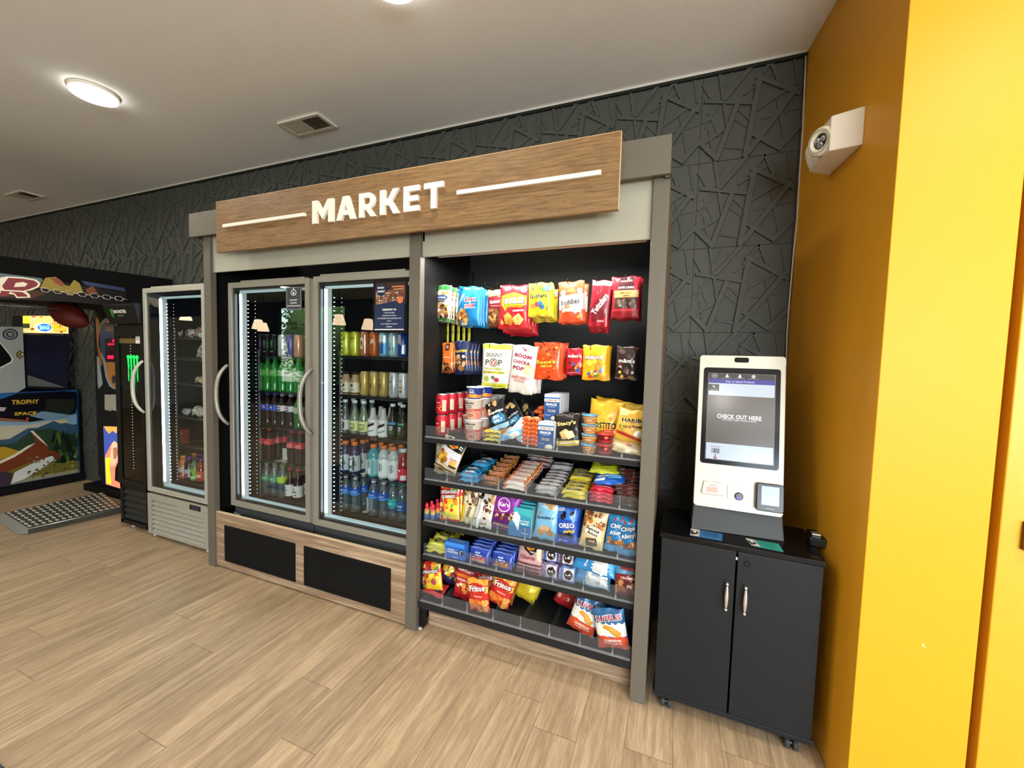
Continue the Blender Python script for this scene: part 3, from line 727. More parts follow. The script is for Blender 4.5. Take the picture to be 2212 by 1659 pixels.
# --- double door cooler inside the surround
FY = .06; FX0, FX1, FM = -2.834, -1.350, -2.094
cl = empty('double_door_cooler'); tag(cl, 'two-door glass merchandiser cooler full of bottled and canned drinks', 'cooler')
FB = YW - .05
body = shell(cl, FX0, FX1, FY + .036, FB, .36, 1.965, C('1C1D1F', .5), inner)
MB().box((FX0, FY + .04, .03), (FX1, FB, .36), C('1A1A1A', .6)).build('base_housing', cl)
MB().box((FX0, FY + .03, .362), (FM - .006, FY + .045, .434), char).build('kick_strip', cl, .003); MB().box((FM + .006, FY + .03, .352), (FX1, FY + .045, .428), char).build('kick_strip', cl, .003)
mb = MB(); conf = []
p = at(505, 1106, FY + .03)
conform(mb, [('T', 'E9E9E9', 'frostline', 0, 0, 1.8, 1.6, -4, .02)], .075, .018, lambda x, y, e: (p.x + .035 + x, FY + .0295 - e, p.z - .004 + y), 0, paper); mb.build('nameplate_script', cl)
for px, py in ((629, 1141), (836, 1195)):
    q = at(px, py, FY + .03); MB().box((q.x - .005, FY + .028, q.z - .002), (q.x + .003, FY + .031, q.z + .003), EM('4A3CFF', 3)).build('indicator_light', cl)
dl = glass_door(cl, FX0, FM - .006, .436, 1.962, FY, steel)
dr = glass_door(cl, FM + .028, FX1 + .03, .432, 1.967, FY, steel)
MB().box((FM - .004, FY + .014, .43), (FM + .026, FY + .036, 1.955), C('8C857A', .4, .3)).build('centre_mullion', cl)
MB().box((FX0 + .12, FY + .005, 1.9625), (FM - .05, FY + .04, 1.972), steel).build('top_rail', cl, .001); MB().box((FM + .08, FY + .005, 1.9675), (FX1 - .05, FY + .04, 1.978), steel).build('top_rail', cl, .001)
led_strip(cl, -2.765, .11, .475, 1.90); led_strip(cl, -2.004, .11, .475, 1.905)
ledge_glow = EM('BFD6DC', .35)  # glow put into the white ledges for the strip light falling on them
for a, b in ((-2.775, FM - .03), (-2.01, FX1 - .04)):
    mb = MB(); mb.box((a, .096, .462), (b, .125, .490), ledge_glow); mb.build('frame_ledge', cl)
    mb = MB(); mb.box((a, .10, 1.898), (b, .115, 1.914), ledge_glow); mb.build('frame_ledge', cl)
MB().box((FM - .02, .096, .43), (FM + .02, .11, 1.95), C('1B1E22', .4)).build('inner_mullion', cl)
SY = .25
def zat(px0, py0, px1, py1): return (at(px0, py0, SY).z + at(px1, py1, SY).z) / 2
LZ = [zat(557, 768, 655, 775), zat(557, 843, 655, 853), zat(557, 918, 655, 931), zat(557, 994, 655, 1010), zat(557, 1067, 655, 1091)]
RZ = [zat(735, 768, 880, 773), zat(735, 851, 880, 864), zat(735, 937, 878, 953), zat(735, 1022, 876, 1044), zat(735, 1105, 873, 1130)]
for z in LZ: wire_shelf(cl, -2.80, -2.085, SY, FB - .03, z)
for z in RZ: wire_shelf(cl, -2.045, FX1 - .025, SY, FB - .03, z, n=32)
for x in (-2.805, -2.045):
    mb = MB(); mb.box((x - .003, SY + .003, .43), (x + .003, SY + .012, 1.52), C('A9AEB2', .3, .6)); mb.build('shelf_standard', cl)
MB().box((-2.075, .16, .43), (-2.072, FB - .03, 1.9), C('16181C', .5)).build('divider', cl)
# notices on the doors
def poster(name, parent, x0, x1, z0, z1, y, base, art, label=None, th=.002):
    mb = MB(); mb.box((x0, y - th, z0), (x1, y, z1), paper(base)); w, h = x1 - x0, z1 - z0
    conform(mb, art, w, h, lambda x, y2, e: ((x0+x1)/2 + x, y - th - e, (z0+z1)/2 + y2), 0, paper, eps=.0003); return mb.build(name, parent)
a = at(618, 621, .071); b = at(652, 669, .071)
o = poster('notice_sign', None, a.x, b.x, b.z - .002, a.z, .0715, '3C3F45', [('R', 'B5B8BC', -.93, -.96, .93, .96), ('R', '44474D', -.89, -.93, .89, .93), ('E', 'D8DADC', 0, .52, .36, .27), ('E', '44474D', 0, .52, .27, .2), ('E', 'D8DADC', 0, .47, .14, .1), ('R', 'D8DADC', -.06, .7, .06, .95),
    ('T', 'F2F2F2', 'MARKET', 0, -.12, 1.0, .11, 0, .03), ('T', 'F2F2F2', 'UNDER', 0, -.37, .85, .11, 0, .03), ('T', 'F2F2F2', 'SURVEILLANCE', 0, -.62, 1.6, .11, 0, .03)])
tag(o, 'small grey notice about surveillance on the left cooler door', 'sign')
a = at(807, 606, .071); b = at(880, 719, .071)
x0, x1, z1, z0 = a.x, b.x, a.z, b.z
art = [('R', '1E2A48', -.86, -.9, .86, .9), ('R', '6E4A38', -.86, .05, .86, .9), ('P', '3A2A26', [(-.86, .9), (.86, .9), (.86, .72), (-.2, .6), (-.86, .62)]), ('R', 'C9733A', .1, .7, .8, .76), ('R', 'E39A55', .2, .62, .75, .65)]
rn = random.Random(3)
for r in range(5):
    for c in range(12):
        art.append(('R', rn.choice(['D9C6B0', 'B98D6A', 'E8E0D4', '9C4A34', 'C7A98A', '50392E']), -.8 + c*.135, .1 + r*.09, -.8 + c*.135 + .09, .155 + r*.09))
art += [('P', '22304F', [(-.86, .05), (.86, .26), (.86, -.9), (-.86, -.9)]), ('E', '24304E', -.48, .62, .3, .24), ('T', 'F4F4F4', 'BANKS', -.5, .7, .38, .07, 0, .04), ('T', 'F4F4F4', 'MARKET', -.48, .56, .44, .07, 0, .04), ('E', 'E07B3A', .62, .22, .17, .13),
        ('T', 'F8F8F8', 'CHECKOUT 101', 0, -.13, .8, .075, 0, .04)]
for i, (t, w) in enumerate((('1 SCAN YOUR ITEMS', .62), ('2 SCAN/TOUCH TO PAY/CASH', .8), ('3 PAY WITH MARKET CARD OR DEBIT/CREDIT CARD', 1.4), ('4 ENJOY!', .28), ("DON'T FORGET YOU'RE ON", .95), ('CAMERA!', .36))):
    art.append(('T', 'E8ECF4', t, 0, -.25 - i*.105, w, .045, 0, .01))
art.append(('R', 'EDEDED', -.86, -.9, .86, -.86))
o = poster('checkout_poster', None, x0, x1, z0, z1, .0715, '0C0C0C', art); tag(o, 'black-framed checkout instructions poster on the right cooler door', 'poster')

# --- single door cooler to the left of the surround
sx0, sx1, sy = -3.885, -3.148, .10
sc = empty('single_door_cooler'); tag(sc, 'single glass-door cooler standing left of the market surround', 'cooler')
shell(sc, sx0, sx1, sy + .036, YW - .03, .36, 1.975, C('2A2A2B', .5), C('1A2029', .22, 0, coat=.3))
glass_door(sc, sx0, sx1, .372, 1.972, sy, steel_w)
MB().box((sx0 + .1, sy + .005, 1.9725), (sx1 - .02, sy + .04, 1.982), steel_w).build('top_rail', sc, .001)
gm = C('A3A195', .42, .1)
mb = MB(); g0, g1 = .03, .355; yb = sy - .002
mb.box((sx0, yb, g0), (sx0 + .04, yb + .02, g1), gm); mb.box((sx1 - .04, yb, g0), (sx1, yb + .02, g1), gm); mb.box((sx0 + .04, yb, g1 - .05), (sx1 - .04, yb + .02, g1), gm); mb.box((sx0 + .04, yb, g0), (sx1 - .04, yb + .02, g0 + .012), gm)
mb.box((sx1 - .36, yb, g1 - .095), (sx1 - .04, yb + .02, g1 - .05), gm)
mb.build('grille_frame', sc, .0015)
MB().box((sx0 + .04, yb + .03, g0), (sx1 - .04, yb + .034, g1 - .05), C('080808', .9)).build('grille_backing', sc)
mb = MB()
for k in range(7):
    zt = g1 - .055 - k * .0372; xr = sx1 - .04 if k else sx1 - .36
    mb.add([(sx0 + .05, yb + .001, zt - .031), (xr, yb + .001, zt - .031), (xr, yb + .028, zt), (sx0 + .05, yb + .028, zt), (sx0 + .05, yb + .004, zt - .034), (xr, yb + .004, zt - .034)], [(0, 1, 2, 3), (0, 4, 5, 1), (4, 3, 2, 5)], gm)
mb.build('louvers', sc)
MB().box((sx0 + .01, sy + .04, .02), (sx1 - .01, YW - .03, .36), C('1A1A1A', .6)).build('base_housing', sc)
p = at(424, 1098, yb); mb = MB(); mb.box((p.x - .075, yb - .003, p.z - .018), (p.x + .05, yb, p.z + .018), C('0B0A10', .2)); mb.box((p.x - .055, yb - .0035, p.z - .012), (p.x + .04, yb - .003, p.z + .012), C('3A2E44', .3)); mb.build('temperature_display', sc)
for x in (sx0 + .03, sx1 - .05): MB().cyl((x, sy + .03, 0), (x, sy + .03, .03), .012, C('E5E5E5', .3)).build('foot', sc)
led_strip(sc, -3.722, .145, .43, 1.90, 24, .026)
mb = MB(); mb.box((-3.74, .138, .405), (sx1 - .045, .17, .436), ledge_glow); mb.build('frame_ledge', sc)
mb = MB(); mb.box((-3.74, .14, 1.892), (sx1 - .045, .155, 1.908), ledge_glow); mb.build('frame_ledge', sc)
SSY = .29
SZ = [at(376, y, SSY).z for y in (729, 773, 827, 898, 958, 1034)]
SZs = [SZ[0], SZ[1] , SZ[2], SZ[3], SZ[4], SZ[5]]
for z in (SZ[0], SZ[1], SZ[2], SZ[3], SZ[4], SZ[5]): wire_shelf(sc, -3.842, sx1 - .03, SSY, YW - .07, z, light=True)
MB().box((-3.846, SSY + .001, .41), (-3.840, SSY + .01, 1.68), C('A9AEB2', .3, .6)).build('shelf_standard', sc)

# --- black energy drink cooler
ex0, ex1, ey = -4.292, -3.905, .10
ec = empty('energy_drink_cooler'); tag(ec, 'slim black energy drink cooler with glowing green claw mark', 'cooler')
bk = C('141514', .4, 0, .1, 200)
mb = MB(); mb.box((ex0, ey + .03, .04), (ex0 + .02, YW - .05, 1.70), bk); mb.box((ex1 - .02, ey + .03, .04), (ex1, YW - .05, 1.70), bk); mb.box((ex0, YW - .07, .04), (ex1, YW - .05, 1.7), bk); mb.box((ex0, ey + .03, .04), (ex1, YW - .05, .38), bk); mb.box((ex0, ey + .03, 1.64), (ex1, YW - .05, 1.70), bk); mb.build('cabinet_body', ec)
mb = MB(); mb.add([(ex0 - .045, ey - .05, 1.855), (ex1 + .008, ey - .05, 1.855), (ex1 + .005, ey - .02, 1.70), (ex0 - .01, ey - .02, 1.70), (ex0 - .045, YW - .1, 1.855), (ex1 + .008, YW - .1, 1.855), (ex1 + .005, YW - .1, 1.70), (ex0 - .01, YW - .1, 1.70)],
   [(0, 3, 2, 1), (4, 5, 6, 7), (0, 1, 5, 4), (3, 7, 6, 2), (0, 4, 7, 3), (1, 2, 6, 5)], bk)
W0 = ex1 - ex0
def sl(x, y, e):
    k = (y / .155 + .5); return ((ex0 + ex1)/2 - .01 + x, ey - .02 - .03 * k - .001 - e, 1.7 + k * .155)
conform(mb, [('R', '2B2D2B', -.98, .8, .98, .93), ('P', '55B64C', [(-.75, .45), (-.68, .45), (-.7, -.4), (-.73, -.1)]), ('P', '55B64C', [(-.65, .45), (-.59, .45), (-.6, -.55), (-.63, -.1)]), ('P', '55B64C', [(-.56, .45), (-.5, .45), (-.53, -.4), (-.55, -.1)]),
   ('T', 'F2F2F2', 'MONSTER', .0, .2, .95, .34, 0, .03), ('T', '7BA35A', 'ENERGY', .0, -.2, .5, .14, 0, .02)], W0 * .92, .155, sl, 0, paper); mb.build('header_sign', ec, )
mb = MB(); y = ey; mb.box((ex0, y, .38), (ex0 + .05, y + .03, 1.69), bk); mb.box((ex1 - .03, y, .38), (ex1, y + .03, 1.69), bk); mb.box((ex0 + .05, y, 1.60), (ex1 - .03, y + .03, 1.69), bk); mb.box((ex0 + .05, y, .38), (ex1 - .03, y + .03, .42), bk); dd = mb.build('door', ec, .002)
MB().box((ex0 + .05, y + .01, .42), (ex1 - .03, y + .012, 1.60), glassy('dark_glass', 'B9B9B4', .04, .0)).build('glass_pane', dd)
MB().box((ex0 + .055, y + .009, 1.545), (ex1 - .05, y + .0095, 1.585), C('6A5A2E', .5)).build('decal_strip', dd)
mb = MB(); gg = EM('1FE05A', 1.0); z1, z0 = at(285, 768, y).z, at(285, 838, y).z
cx = [at(q, 800, y).x for q in (275, 281, 287.5, 294)]
for i, x in enumerate(cx):
    zz0 = z0 + (.0 if i in (1, 2) else .05)
    L = [(x - .012, z1), (x + .006, z1 + .004), (x + .022, z1 - .012), (x + .008, z1 - .03), (x + .011, z1 - .09), (x + .004, z1 - .13), (x + .008, z1 - .17), (x + .001, zz0), (x - .004, z1 - .16), (x + .0, z1 - .12), (x - .004, z1 - .07), (x - .008, z1 - .03), (x - .016, z1 - .012)]
    mb.prism([(a, b) for a, b in L][::-1], y + .006, y + .0085, gg)
mb.build('claw_emblem', dd)
t0 = at(291, 715, y); t1 = at(302, 742, y)
mb = MB(); mb.box((t0.x, y + .004, t1.z), (t1.x, y + .009, t0.z), C('E6DCD8', .6)); 
for k in range(5): mb.box((t0.x + .006, y + .0035, t0.z - .012 - k*.014), (t1.x - .006, y + .004, t0.z - .008 - k*.014), C('3A3A3A', .6))
mb.build('price_tag', dd)
mb = MB(); em = EM('DDE6E6', 5)
for k in range(46):
    z = .50 + k * .0245; mb.lathe([(.0001, -.003), (.0045, 0), (.0001, .003)], em, 6, Matrix.Translation((ex0 + .10, y + .06, z)))
mb.build('led_or_reflection_dot', ec)
for z in (1.36, 1.12, .88, .64): MB().box((ex0 + .03, .2, z - .006), (ex1 - .03, .55, z), C('2A2A2A', .4)).build('shelf', ec)
mb = MB()
for k in range(5): 
    z = .335 - k * .052; mb.add([(ex0 + .04, ey + .012, z - .038), (ex1 - .03, ey + .012, z - .038), (ex1 - .03, ey + .032, z), (ex0 + .04, ey + .032, z)], [(0, 1, 2, 3)], C('2A2B29', .4))
mb.build('louvers', ec); mb = MB(); mb.box((ex0, ey + .01, .04), (ex0 + .035, ey + .03, .38), bk); mb.box((ex1 - .025, ey + .01, .04), (ex1, ey + .03, .38), bk); mb.box((ex0, ey + .01, .04), (ex1, ey + .03, .07), bk); mb.box((ex0, ey + .01, .345), (ex1, ey + .03, .378), bk); mb.build('grille_frame', ec, .002)
for x in (ex0 + .1, ex1 - .06): MB().cyl((x, ey + .05, 0), (x, ey + .05, .04), .013, C('CCCCCC', .3)).build('foot', ec)
# ================================================================== CABINET, KIOSK, EMERGENCY LIGHT
cb = C('1E2124', .38, 0, .15, 350); cbt = C('0E0E0F', .16)
rz = math.atan2(-.016, .565)
cab = empty('storage_cabinet', (-.024, -.004, 0), rz); tag(cab, 'black two-door cabinet on casters under the checkout kiosk', 'cabinet')
Wc, Dc = .566, .33
mb = MB(); mb.box((0, .018, .085), (.016, Dc, .765), cb); mb.box((Wc - .016, .018, .085), (Wc, Dc, .765), cb); mb.box((.016, Dc - .012, .085), (Wc - .016, Dc, .765), cb); mb.box((-.006, .0, .066), (Wc + .004, Dc, .085), cb); mb.box((.016, .018, .745), (Wc - .016, Dc, .765), cb); mb.build('carcass', cab, .0015)
MB().box((-.006, .0, .765), (Wc + .006, Dc + .01, .785), cbt).build('worktop', cab, .002)
XM = at(1573, 1548, 0).x + .024
XT = .283
for k, (a, b) in enumerate(((.001, XT - .0035), (XT + .0035, Wc - .001))):
    d = MB().box((a, 0, .0865), (b, .017, .7635), cb).build('door', cab, .0015)
    hx = XT + (-.03 if k == 0 else .035); mb = MB(); ch = C('E2E2E6', .2, .85)
    pts = []; rr = []
    for i in range(15):
        u = -1 + i/7; pts.append((hx, -.022, .58 - .0 + u*.045)); rr.append(.0035 + .0045 * math.cos(u*1.45) ** 1.0)
    mb.tube(pts, rr, ch, 10); 
    for u in (-1, 1):
        mb.lathe([(.0001, -.0065), (.005, -.0045), (.0068, 0), (.005, .0045), (.0001, .0065)], ch, 10, Matrix.Translation((hx, -.020, .58 + u*.052)))
        mb.cyl((hx, 0, .58 + u*.052), (hx, -.018, .58 + u*.052), .0035, ch)
    mb.build('handle', d)
    if k: 
        mb = MB(); p = (XT + .035, 0, .722); mb.cyl(p, (p[0], -.003, p[2]), .011, C('1A1A1A', .2, .6), 18); mb.cyl((p[0], -.003, p[2]), (p[0], -.0035, p[2]), .0075, C('3A3A3A', .3, .8), 16); mb.box((p[0] - .0045, -.004, p[2] - .001), (p[0] + .0045, -.0034, p[2] + .001), C('050505')); mb.build('lock', d)
MB().box((XT - .003, .004, .728), (XT + .003, .012, .738), C('E8E8E8', .4)).build('hinge_clip', cab)
for (x, y) in ((.05, .05), (Wc - .055, .05), (.05, Dc - .05), (Wc - .055, Dc - .05)):
    mb = MB(); r = .022
    mb.box((x - .02, y - .02, .06), (x + .02, y + .02, .066), C('151515', .4)); mb.box((x - .017, y - .012, .03), (x + .017, y + .012, .06), C('0E0E0E', .4))
    for s in (-1, 1): mb.cyl((x + s*.006, y - .008, r), (x + s*.022, y - .008, r), r, C('3A3D40', .25), 16)
    mb.cyl((x - .0225, y - .008, r), (x + .0225, y - .008, r), .006, C('777777', .3, .6), 8); mb.build('caster', cab)

# leaflets and tray lying on the worktop
def sheet(name, corners, base, art, label, grp=None):
    vs = [Vector(c) for c in corners]; mb = MB(); z = .7853
    V = [(v.x, v.y, z) for v in vs] + [(v.x, v.y, z + .0008) for v in vs]
    mb.add(V, [(3, 2, 1, 0), (4, 5, 6, 7), (0, 1, 5, 4), (1, 2, 6, 5), (2, 3, 7, 6), (3, 0, 4, 7)], paper(base))
    o_, ux, uy = vs[0], vs[1] - vs[0], vs[3] - vs[0]
    def fn(x, y, e):
        q = o_ + ux * (x + .5) + uy * (y + .5); return (q.x, q.y, z + .001 + e)
    conform(mb, art, 1, 1, fn, 0, paper, eps=.0003); o = mb.build(name); tag(o, label, 'leaflet', grp); return o
for (q, base, lab) in ((((1490, 1156), (1560, 1168), (1561, 1153), (1492, 1141)), '2F6FA8', 'small blue leaflet lying under the left of the kiosk'), (((1623, 1178), (1693, 1192), (1682, 1175), (1609, 1162)), '2C9C8C', 'small teal leaflet lying under the right of the kiosk')):
    cs = [atz(x, y, .786) for x, y in q]
    art = [('R', 'CFC6C0', -1, -1, -.4, 1), ('P', '33302E', [(-.9, -.8), (-.45, -.2), (-.6, .5), (-1, .3)]), ('R', 'EDEDED', -.8, -.1, -.62, .6)] + [('R', '1F4F7A' if base[0:2] == '2F' else '1E6E64', -.2, .5 - k*.3, .75, .56 - k*.3) for k in range(4)]
    sheet('leaflet', cs, base, art, lab)
tr = empty('charging_tray', (.563, .165, .7855), -.12); tag(tr, 'small dark open tray at the right end of the black cabinet', 'tray')
mb = MB(); tm = C('2A2D2C', .35)
def frus(mb, w0, d0, w1, d1, z0, z1, m):
    mb.add([(-w0, -d0, z0), (w0, -d0, z0), (w0, d0, z0), (-w0, d0, z0), (-w1, -d1, z1), (w1, -d1, z1), (w1, d1, z1), (-w1, d1, z1)], [(0, 3, 2, 1), (4, 5, 6, 7), (0, 1, 5, 4), (1, 2, 6, 5), (2, 3, 7, 6), (3, 0, 4, 7)], m)
frus(mb, .026, .045, .030, .052, 0, .034, tm); mb.build('tray_body', tr, .003)
MB().box((-.026, -.046, .034), (.026, .046, .037), C('0C0C0C', .15)).build('inner_recess', tr)
MB().box((-.02, -.03, .0372), (.012, .0, .046), C('C9C9C6', .2, .7)).build('metal_clip', tr, .002)

# kiosk
kw = .336; kh = .672
kc = Vector(((.097 + .433) / 2, .0, .0))
th = math.radians(-11)
kio = empty('checkout_kiosk', (kc.x, .118, .884)); kio.rotation_euler = (th, 0, -.01); tag(kio, 'white self-checkout kiosk with touchscreen on the black cabinet', 'kiosk')
kwh = C('CFCCC2', .32, 0, .05, 300, .2)
def rrect(w, h, r, n=6, cx=0, cz=0):
    out = []
    for (sx, sz, a0) in ((1, 1, 0), (-1, 1, 90), (-1, -1, 180), (1, -1, 270)):
        for i in range(n + 1):
            a = math.radians(a0 + 90 * i / n); out.append((cx + sx*(w/2 - r) + r*math.cos(a), cz + sz*(h/2 - r) + r*math.sin(a)))
    return out[::-1]
MB().prism(rrect(kw, kh, .014, cz=kh/2), 0, .03, kwh).build('housing', kio, .003)
MB().prism(rrect(kw*.82, kh*.8, .03, cz=kh/2), .03, .06, C('2A2B2C', .5)).build('rear_cover', kio)
bw, bh, bz = .298, .428, .395
bez = MB().prism(rrect(bw, bh, .012, cz=bz + .006), -.002, .002, C('141517', .14)).build('bezel', kio)
MB().prism(rrect(.056, .022, .008, cz=.652), -.0015, .002, C('0A0909', .15)).build('camera_window', kio)
sw, shh, sz_ = .262, .385, .398
mb = MB(); mb.box((-sw/2, -.0028, sz_ - shh/2), (sw/2, -.0022, sz_ + shh/2), SCR('6A625C', .9))
E_ = lambda c: SCR(c, .9)
art = [('R', '3A3534', -1, .86, 1, 1), ('R', '3F3C9E', -1, .76, 1, .865), ('T', 'D8D8F4', 'Scan or Select Products', -.03, .812, .85, .045, 0, .02),
       ('R', 'D3DEE8', -1, .48, 1, .76), ('R', '4A4643', -.97, .58, -.65, .735), ('E', 'E8E8E8', -.82, .685, .035, .026), ('E', '4A4643', -.82, .685, .02, .015), ('R', 'E8E8E8', -.80, .65, -.77, .67), ('T', 'C8C8C8', 'Search', -.81, .61, .2, .03, 0, 0),
       ('E', 'C9C9C9', -.8, .935, .09, .055), ('E', '3A3534', -.8, .935, .075, .045), ('T', 'E0E0E0', '365', -.8, .935, .1, .035, 0, .02),
       ('E', 'F0F0F0', -.42, .955, .03, .025), ('E', 'F0F0F0', -.42, .92, .055, .02), ('R', 'B0A9A6', -.56, .885, -.28, .892), ('E', 'F0F0F0', -.04, .955, .03, .025), ('E', 'F0F0F0', -.04, .92, .055, .02), ('R', 'B0A9A6', -.18, .885, .1, .892),
       ('E', 'D0D0D0', .36, .94, .06, .04), ('R', 'B0A9A6', .22, .885, .5, .892),
       ('T', 'FFFFFF', 'CHECK OUT HERE', -.03, .0, 1.3, .10, 0, .035), ('T', 'F0F0F0', 'YOUR NEXT GREAT SNACK AWAITS', -.03, -.075, 1.02, .032, 0, .02),
       ('R', 'D6E3EF', -1, -1, 1, -.62), ('T', '2A2A2A', 'Scan Item', -.68, -.70, .28, .03, 0, .01), ('P', 'B03048', [(-.7, -.87), (-.67, -.87), (-.67, -.955), (-.64, -.93), (-.62, -.945), (-.685, -.99), (-.75, -.945), (-.73, -.93), (-.7, -.955)])]
x = -.81; rn = random.Random(2)
while x < -.57:
    w_ = rn.choice([.008, .012, .02]); art.append(('R', '1A1A1A', x, -.85, x + w_, -.74)); x += w_ + rn.choice([.008, .012])
conform(mb, art, sw, shh, lambda x, y, e: (x, -.0029 - e, sz_ + y), 0, E_, eps=.00015); mb.build('screen', bez)
# scanner recess, round button, card reader
mb = MB(); scn = C('D8CBC2', .25)
fr = lambda mb, cx, cz, w0, w1, h, y, m: mb.prism([(cx - w0/2, cz - h/2), (cx + w0/2, cz - h/2), (cx + w1/2, cz + h/2), (cx - w1/2, cz + h/2)][::-1], y, 0, m)
fr(mb, -.096, .083, .088, .070, .056, -.010, scn); o = mb.build('barcode_scanner', kio, .008, seg=3)
MB().box((-.118, -.0112, .066), (-.076, -.0102, .088), EM('D89A92', .25)).build('scan_window', o); MB().box((-.108, -.0118, .094), (-.078, -.011, .0965), C('9A7E78', .3)).build('slot', o)
mb = MB(); fr(mb, .006, .075, .086, .09, .056, -.005, C('E4DDD3', .35)); o = mb.build('reader_pod', kio, .004)
mb = MB(); mb.cyl((.006, -.004, .063), (.006, -.012, .063), .0165, C('15151A', .1), 24); mb.build('sensor_dome', o, .003)
mb = MB(); mb.prism([(.006 + .010*math.cos(a), .058 + .007*math.sin(a)) for a in [-math.pi*i/8 for i in range(9)]], -.0128, -.012, EM('5A4AE0', 1.2)); mb.build('indicator_light', o)
mb = MB(); mb.prism(rrect(.098, .112, .009, cx=.116, cz=.075), -.03, 0, C('141414', .2)); o = mb.build('card_reader', kio, .003)
mb = MB(); mb.box((.116 - .031, -.0308, .045), (.116 + .031, -.0302, .120), SCR('4E9FE0', 1.0))
conform(mb, [('E', '2A6FB8', 0, 0, .55, .42), ('E', '4E9FE0', 0, 0, .48, .36), ('T', '1E4E8C', '365', 0, 0, .62, .25, 0, .03)], .062, .075, lambda x, y, e: (.116 + x, -.0309 - e, .0825 + y), 0, E_, eps=.0002); mb.build('reader_screen', o)
MB().box((.10, -.0308, .031), (.132, -.0303, .033), C('8A8A8A', .3)).build('chip_slot', o)
# stand under the kiosk
stm = C('3B3D3F', .45, .1)
mb = MB(); mb.add([(.093, .10, .786), (.443, .118, .786), (.443, .30, .786), (.093, .28, .786), (.100, .145, .905), (.436, .16, .905), (.436, .30, .93), (.100, .28, .93)], [(0, 3, 2, 1), (4, 5, 6, 7), (0, 1, 5, 4), (1, 2, 6, 5), (2, 3, 7, 6), (3, 0, 4, 7)], stm)
mb.box((.2, .285, .93), (.33, .305, 1.25), stm)
o = mb.build('kiosk_stand', bevel=.002); tag(o, 'dark grey metal stand holding up the white checkout kiosk', 'kiosk stand')

# emergency light on the mustard side wall
ex = empty('emergency_light'); tag(ex, 'white twin-head emergency light mounted on the mustard side wall', 'emergency light')
# wall frame: local u along wall (towards room), n out of wall
A2 = Vector((.519, YW + .05, 0)); B2 = Vector((.612, -.147, 0)); uu = (B2 - A2).normalized(); nn_ = Vector((-uu.y, uu.x, 0)); 
if nn_.x > 0: nn_ = -nn_
def wallhit(px, py, off=0):
    d = ray(px, py); P0 = A2 + nn_ * off; t = (P0 - CAM).dot(nn_) / d.dot(nn_); return CAM + d * t
Pc = wallhit(1815, 305)
ex.location = (0, 0, 0)
ew = C('E6DFD2', .45, 0, .06, 400)
# outline from the photo on two offset planes
f_ = .075
top = [wallhit(*q, .002) for q in ((1838, 233), (1871, 226), (1865, 310), (1802, 383), (1770, 384), (1763, 325), (1786, 273))]
Bk = top
ctr = sum(Bk, Vector()) / len(Bk)
q0 = wallhit(1871, 227, .0); q1 = wallhit(1865, 313, .0)
# body box: spans along u and z
def uz(P): return (P - A2).dot(uu), P.z
ub, zb1 = uz(wallhit(1871, 227)); ub2, zb0 = uz(wallhit(1865, 311))
uc = ub - .245; zlo, zhi = zb0, zb1
def wp(u, z, n): return A2 + uu*u + nn_*n + Vector((0, 0, z))
u1 = ub; u0 = ub - .26
V = [wp(u0, zlo, 0), wp(u1, zlo, 0), wp(u1, zhi, 0), wp(u0, zhi, 0), wp(u0 + .04, zlo + .005, .09), wp(u1 - .04, zlo + .005, .09), wp(u1 - .04, zhi - .003, .09), wp(u0 + .04, zhi - .003, .09)]
mb = MB(); mb.add(V, [(0, 1, 2, 3), (4, 7, 6, 5), (0, 4, 5, 1), (1, 5, 6, 2), (2, 6, 7, 3), (3, 7, 4, 0)], ew)
bm_o = mb.build('housing', ex, .004)
for s in (0, 1):
    c = wp(u1 - .088 if s else u0 + .04, (zlo + zhi) / 2 - .004, .098 if s else .075)
    dv = (uu * (.5 if s else -.75) + nn_ * .9 + Vector((0, 0, -.12))).normalized()
    T = Matrix.Translation(c) @ dv.to_track_quat('Z', 'Y').to_matrix().to_4x4()
    mb = MB(); cr_ = C('EFE9D2', .4)
    mb.lathe([(.052, -.03), (.052, .008), (.047, .014), (.030, .014), (.028, .006), (.0001, .006)], cr_, 28, T, mats=[ew, cr_, cr_, cr_, C('5A5C60', .2, .8)])
    for k in range(40):
        a = 2*math.pi*k/40; v0 = T @ Vector((.036*math.cos(a), .036*math.sin(a), .0143)); v1 = T @ Vector((.044*math.cos(a), .044*math.sin(a), .0143)); mb.cyl(v0, v1, .0009, C('3A3830', .6), 4)
    h = mb.build('lamp_head', ex)
    mb = MB()
    for k in range(3):
        a = 2*math.pi*k/3 + .5; q = T @ Vector((.0125*math.cos(a), .0125*math.sin(a), .0065)); T2 = Matrix.Translation(q) @ dv.to_track_quat('Z', 'Y').to_matrix().to_4x4()
        mb.lathe([(.0125, 0), (.011, .004), (.004, .0065), (.0001, .0035)], C('B8BCC4', .08, .9), 14, T2)
    mb.build('led_lens', h)
# ================================================================== ARCADE AREA (far left)
ab = C('080809', .8); ab2 = C('131415', .7, 0, .1, 100)
# hunting game cabinet seen side-on
hx = -6.155
hg = empty('hunting_arcade_game'); tag(hg, 'arcade hunting game with mountain and dog artwork at far left', 'arcade machine')
mb = MB(); mb.box((hx - 1.0, -.32, .0), (hx - .02, .64, .10), ab); mb.box((hx - 1.0, -.30, .1), (hx - .012, .62, .86), ab); mb.build('base_cabinet', hg)
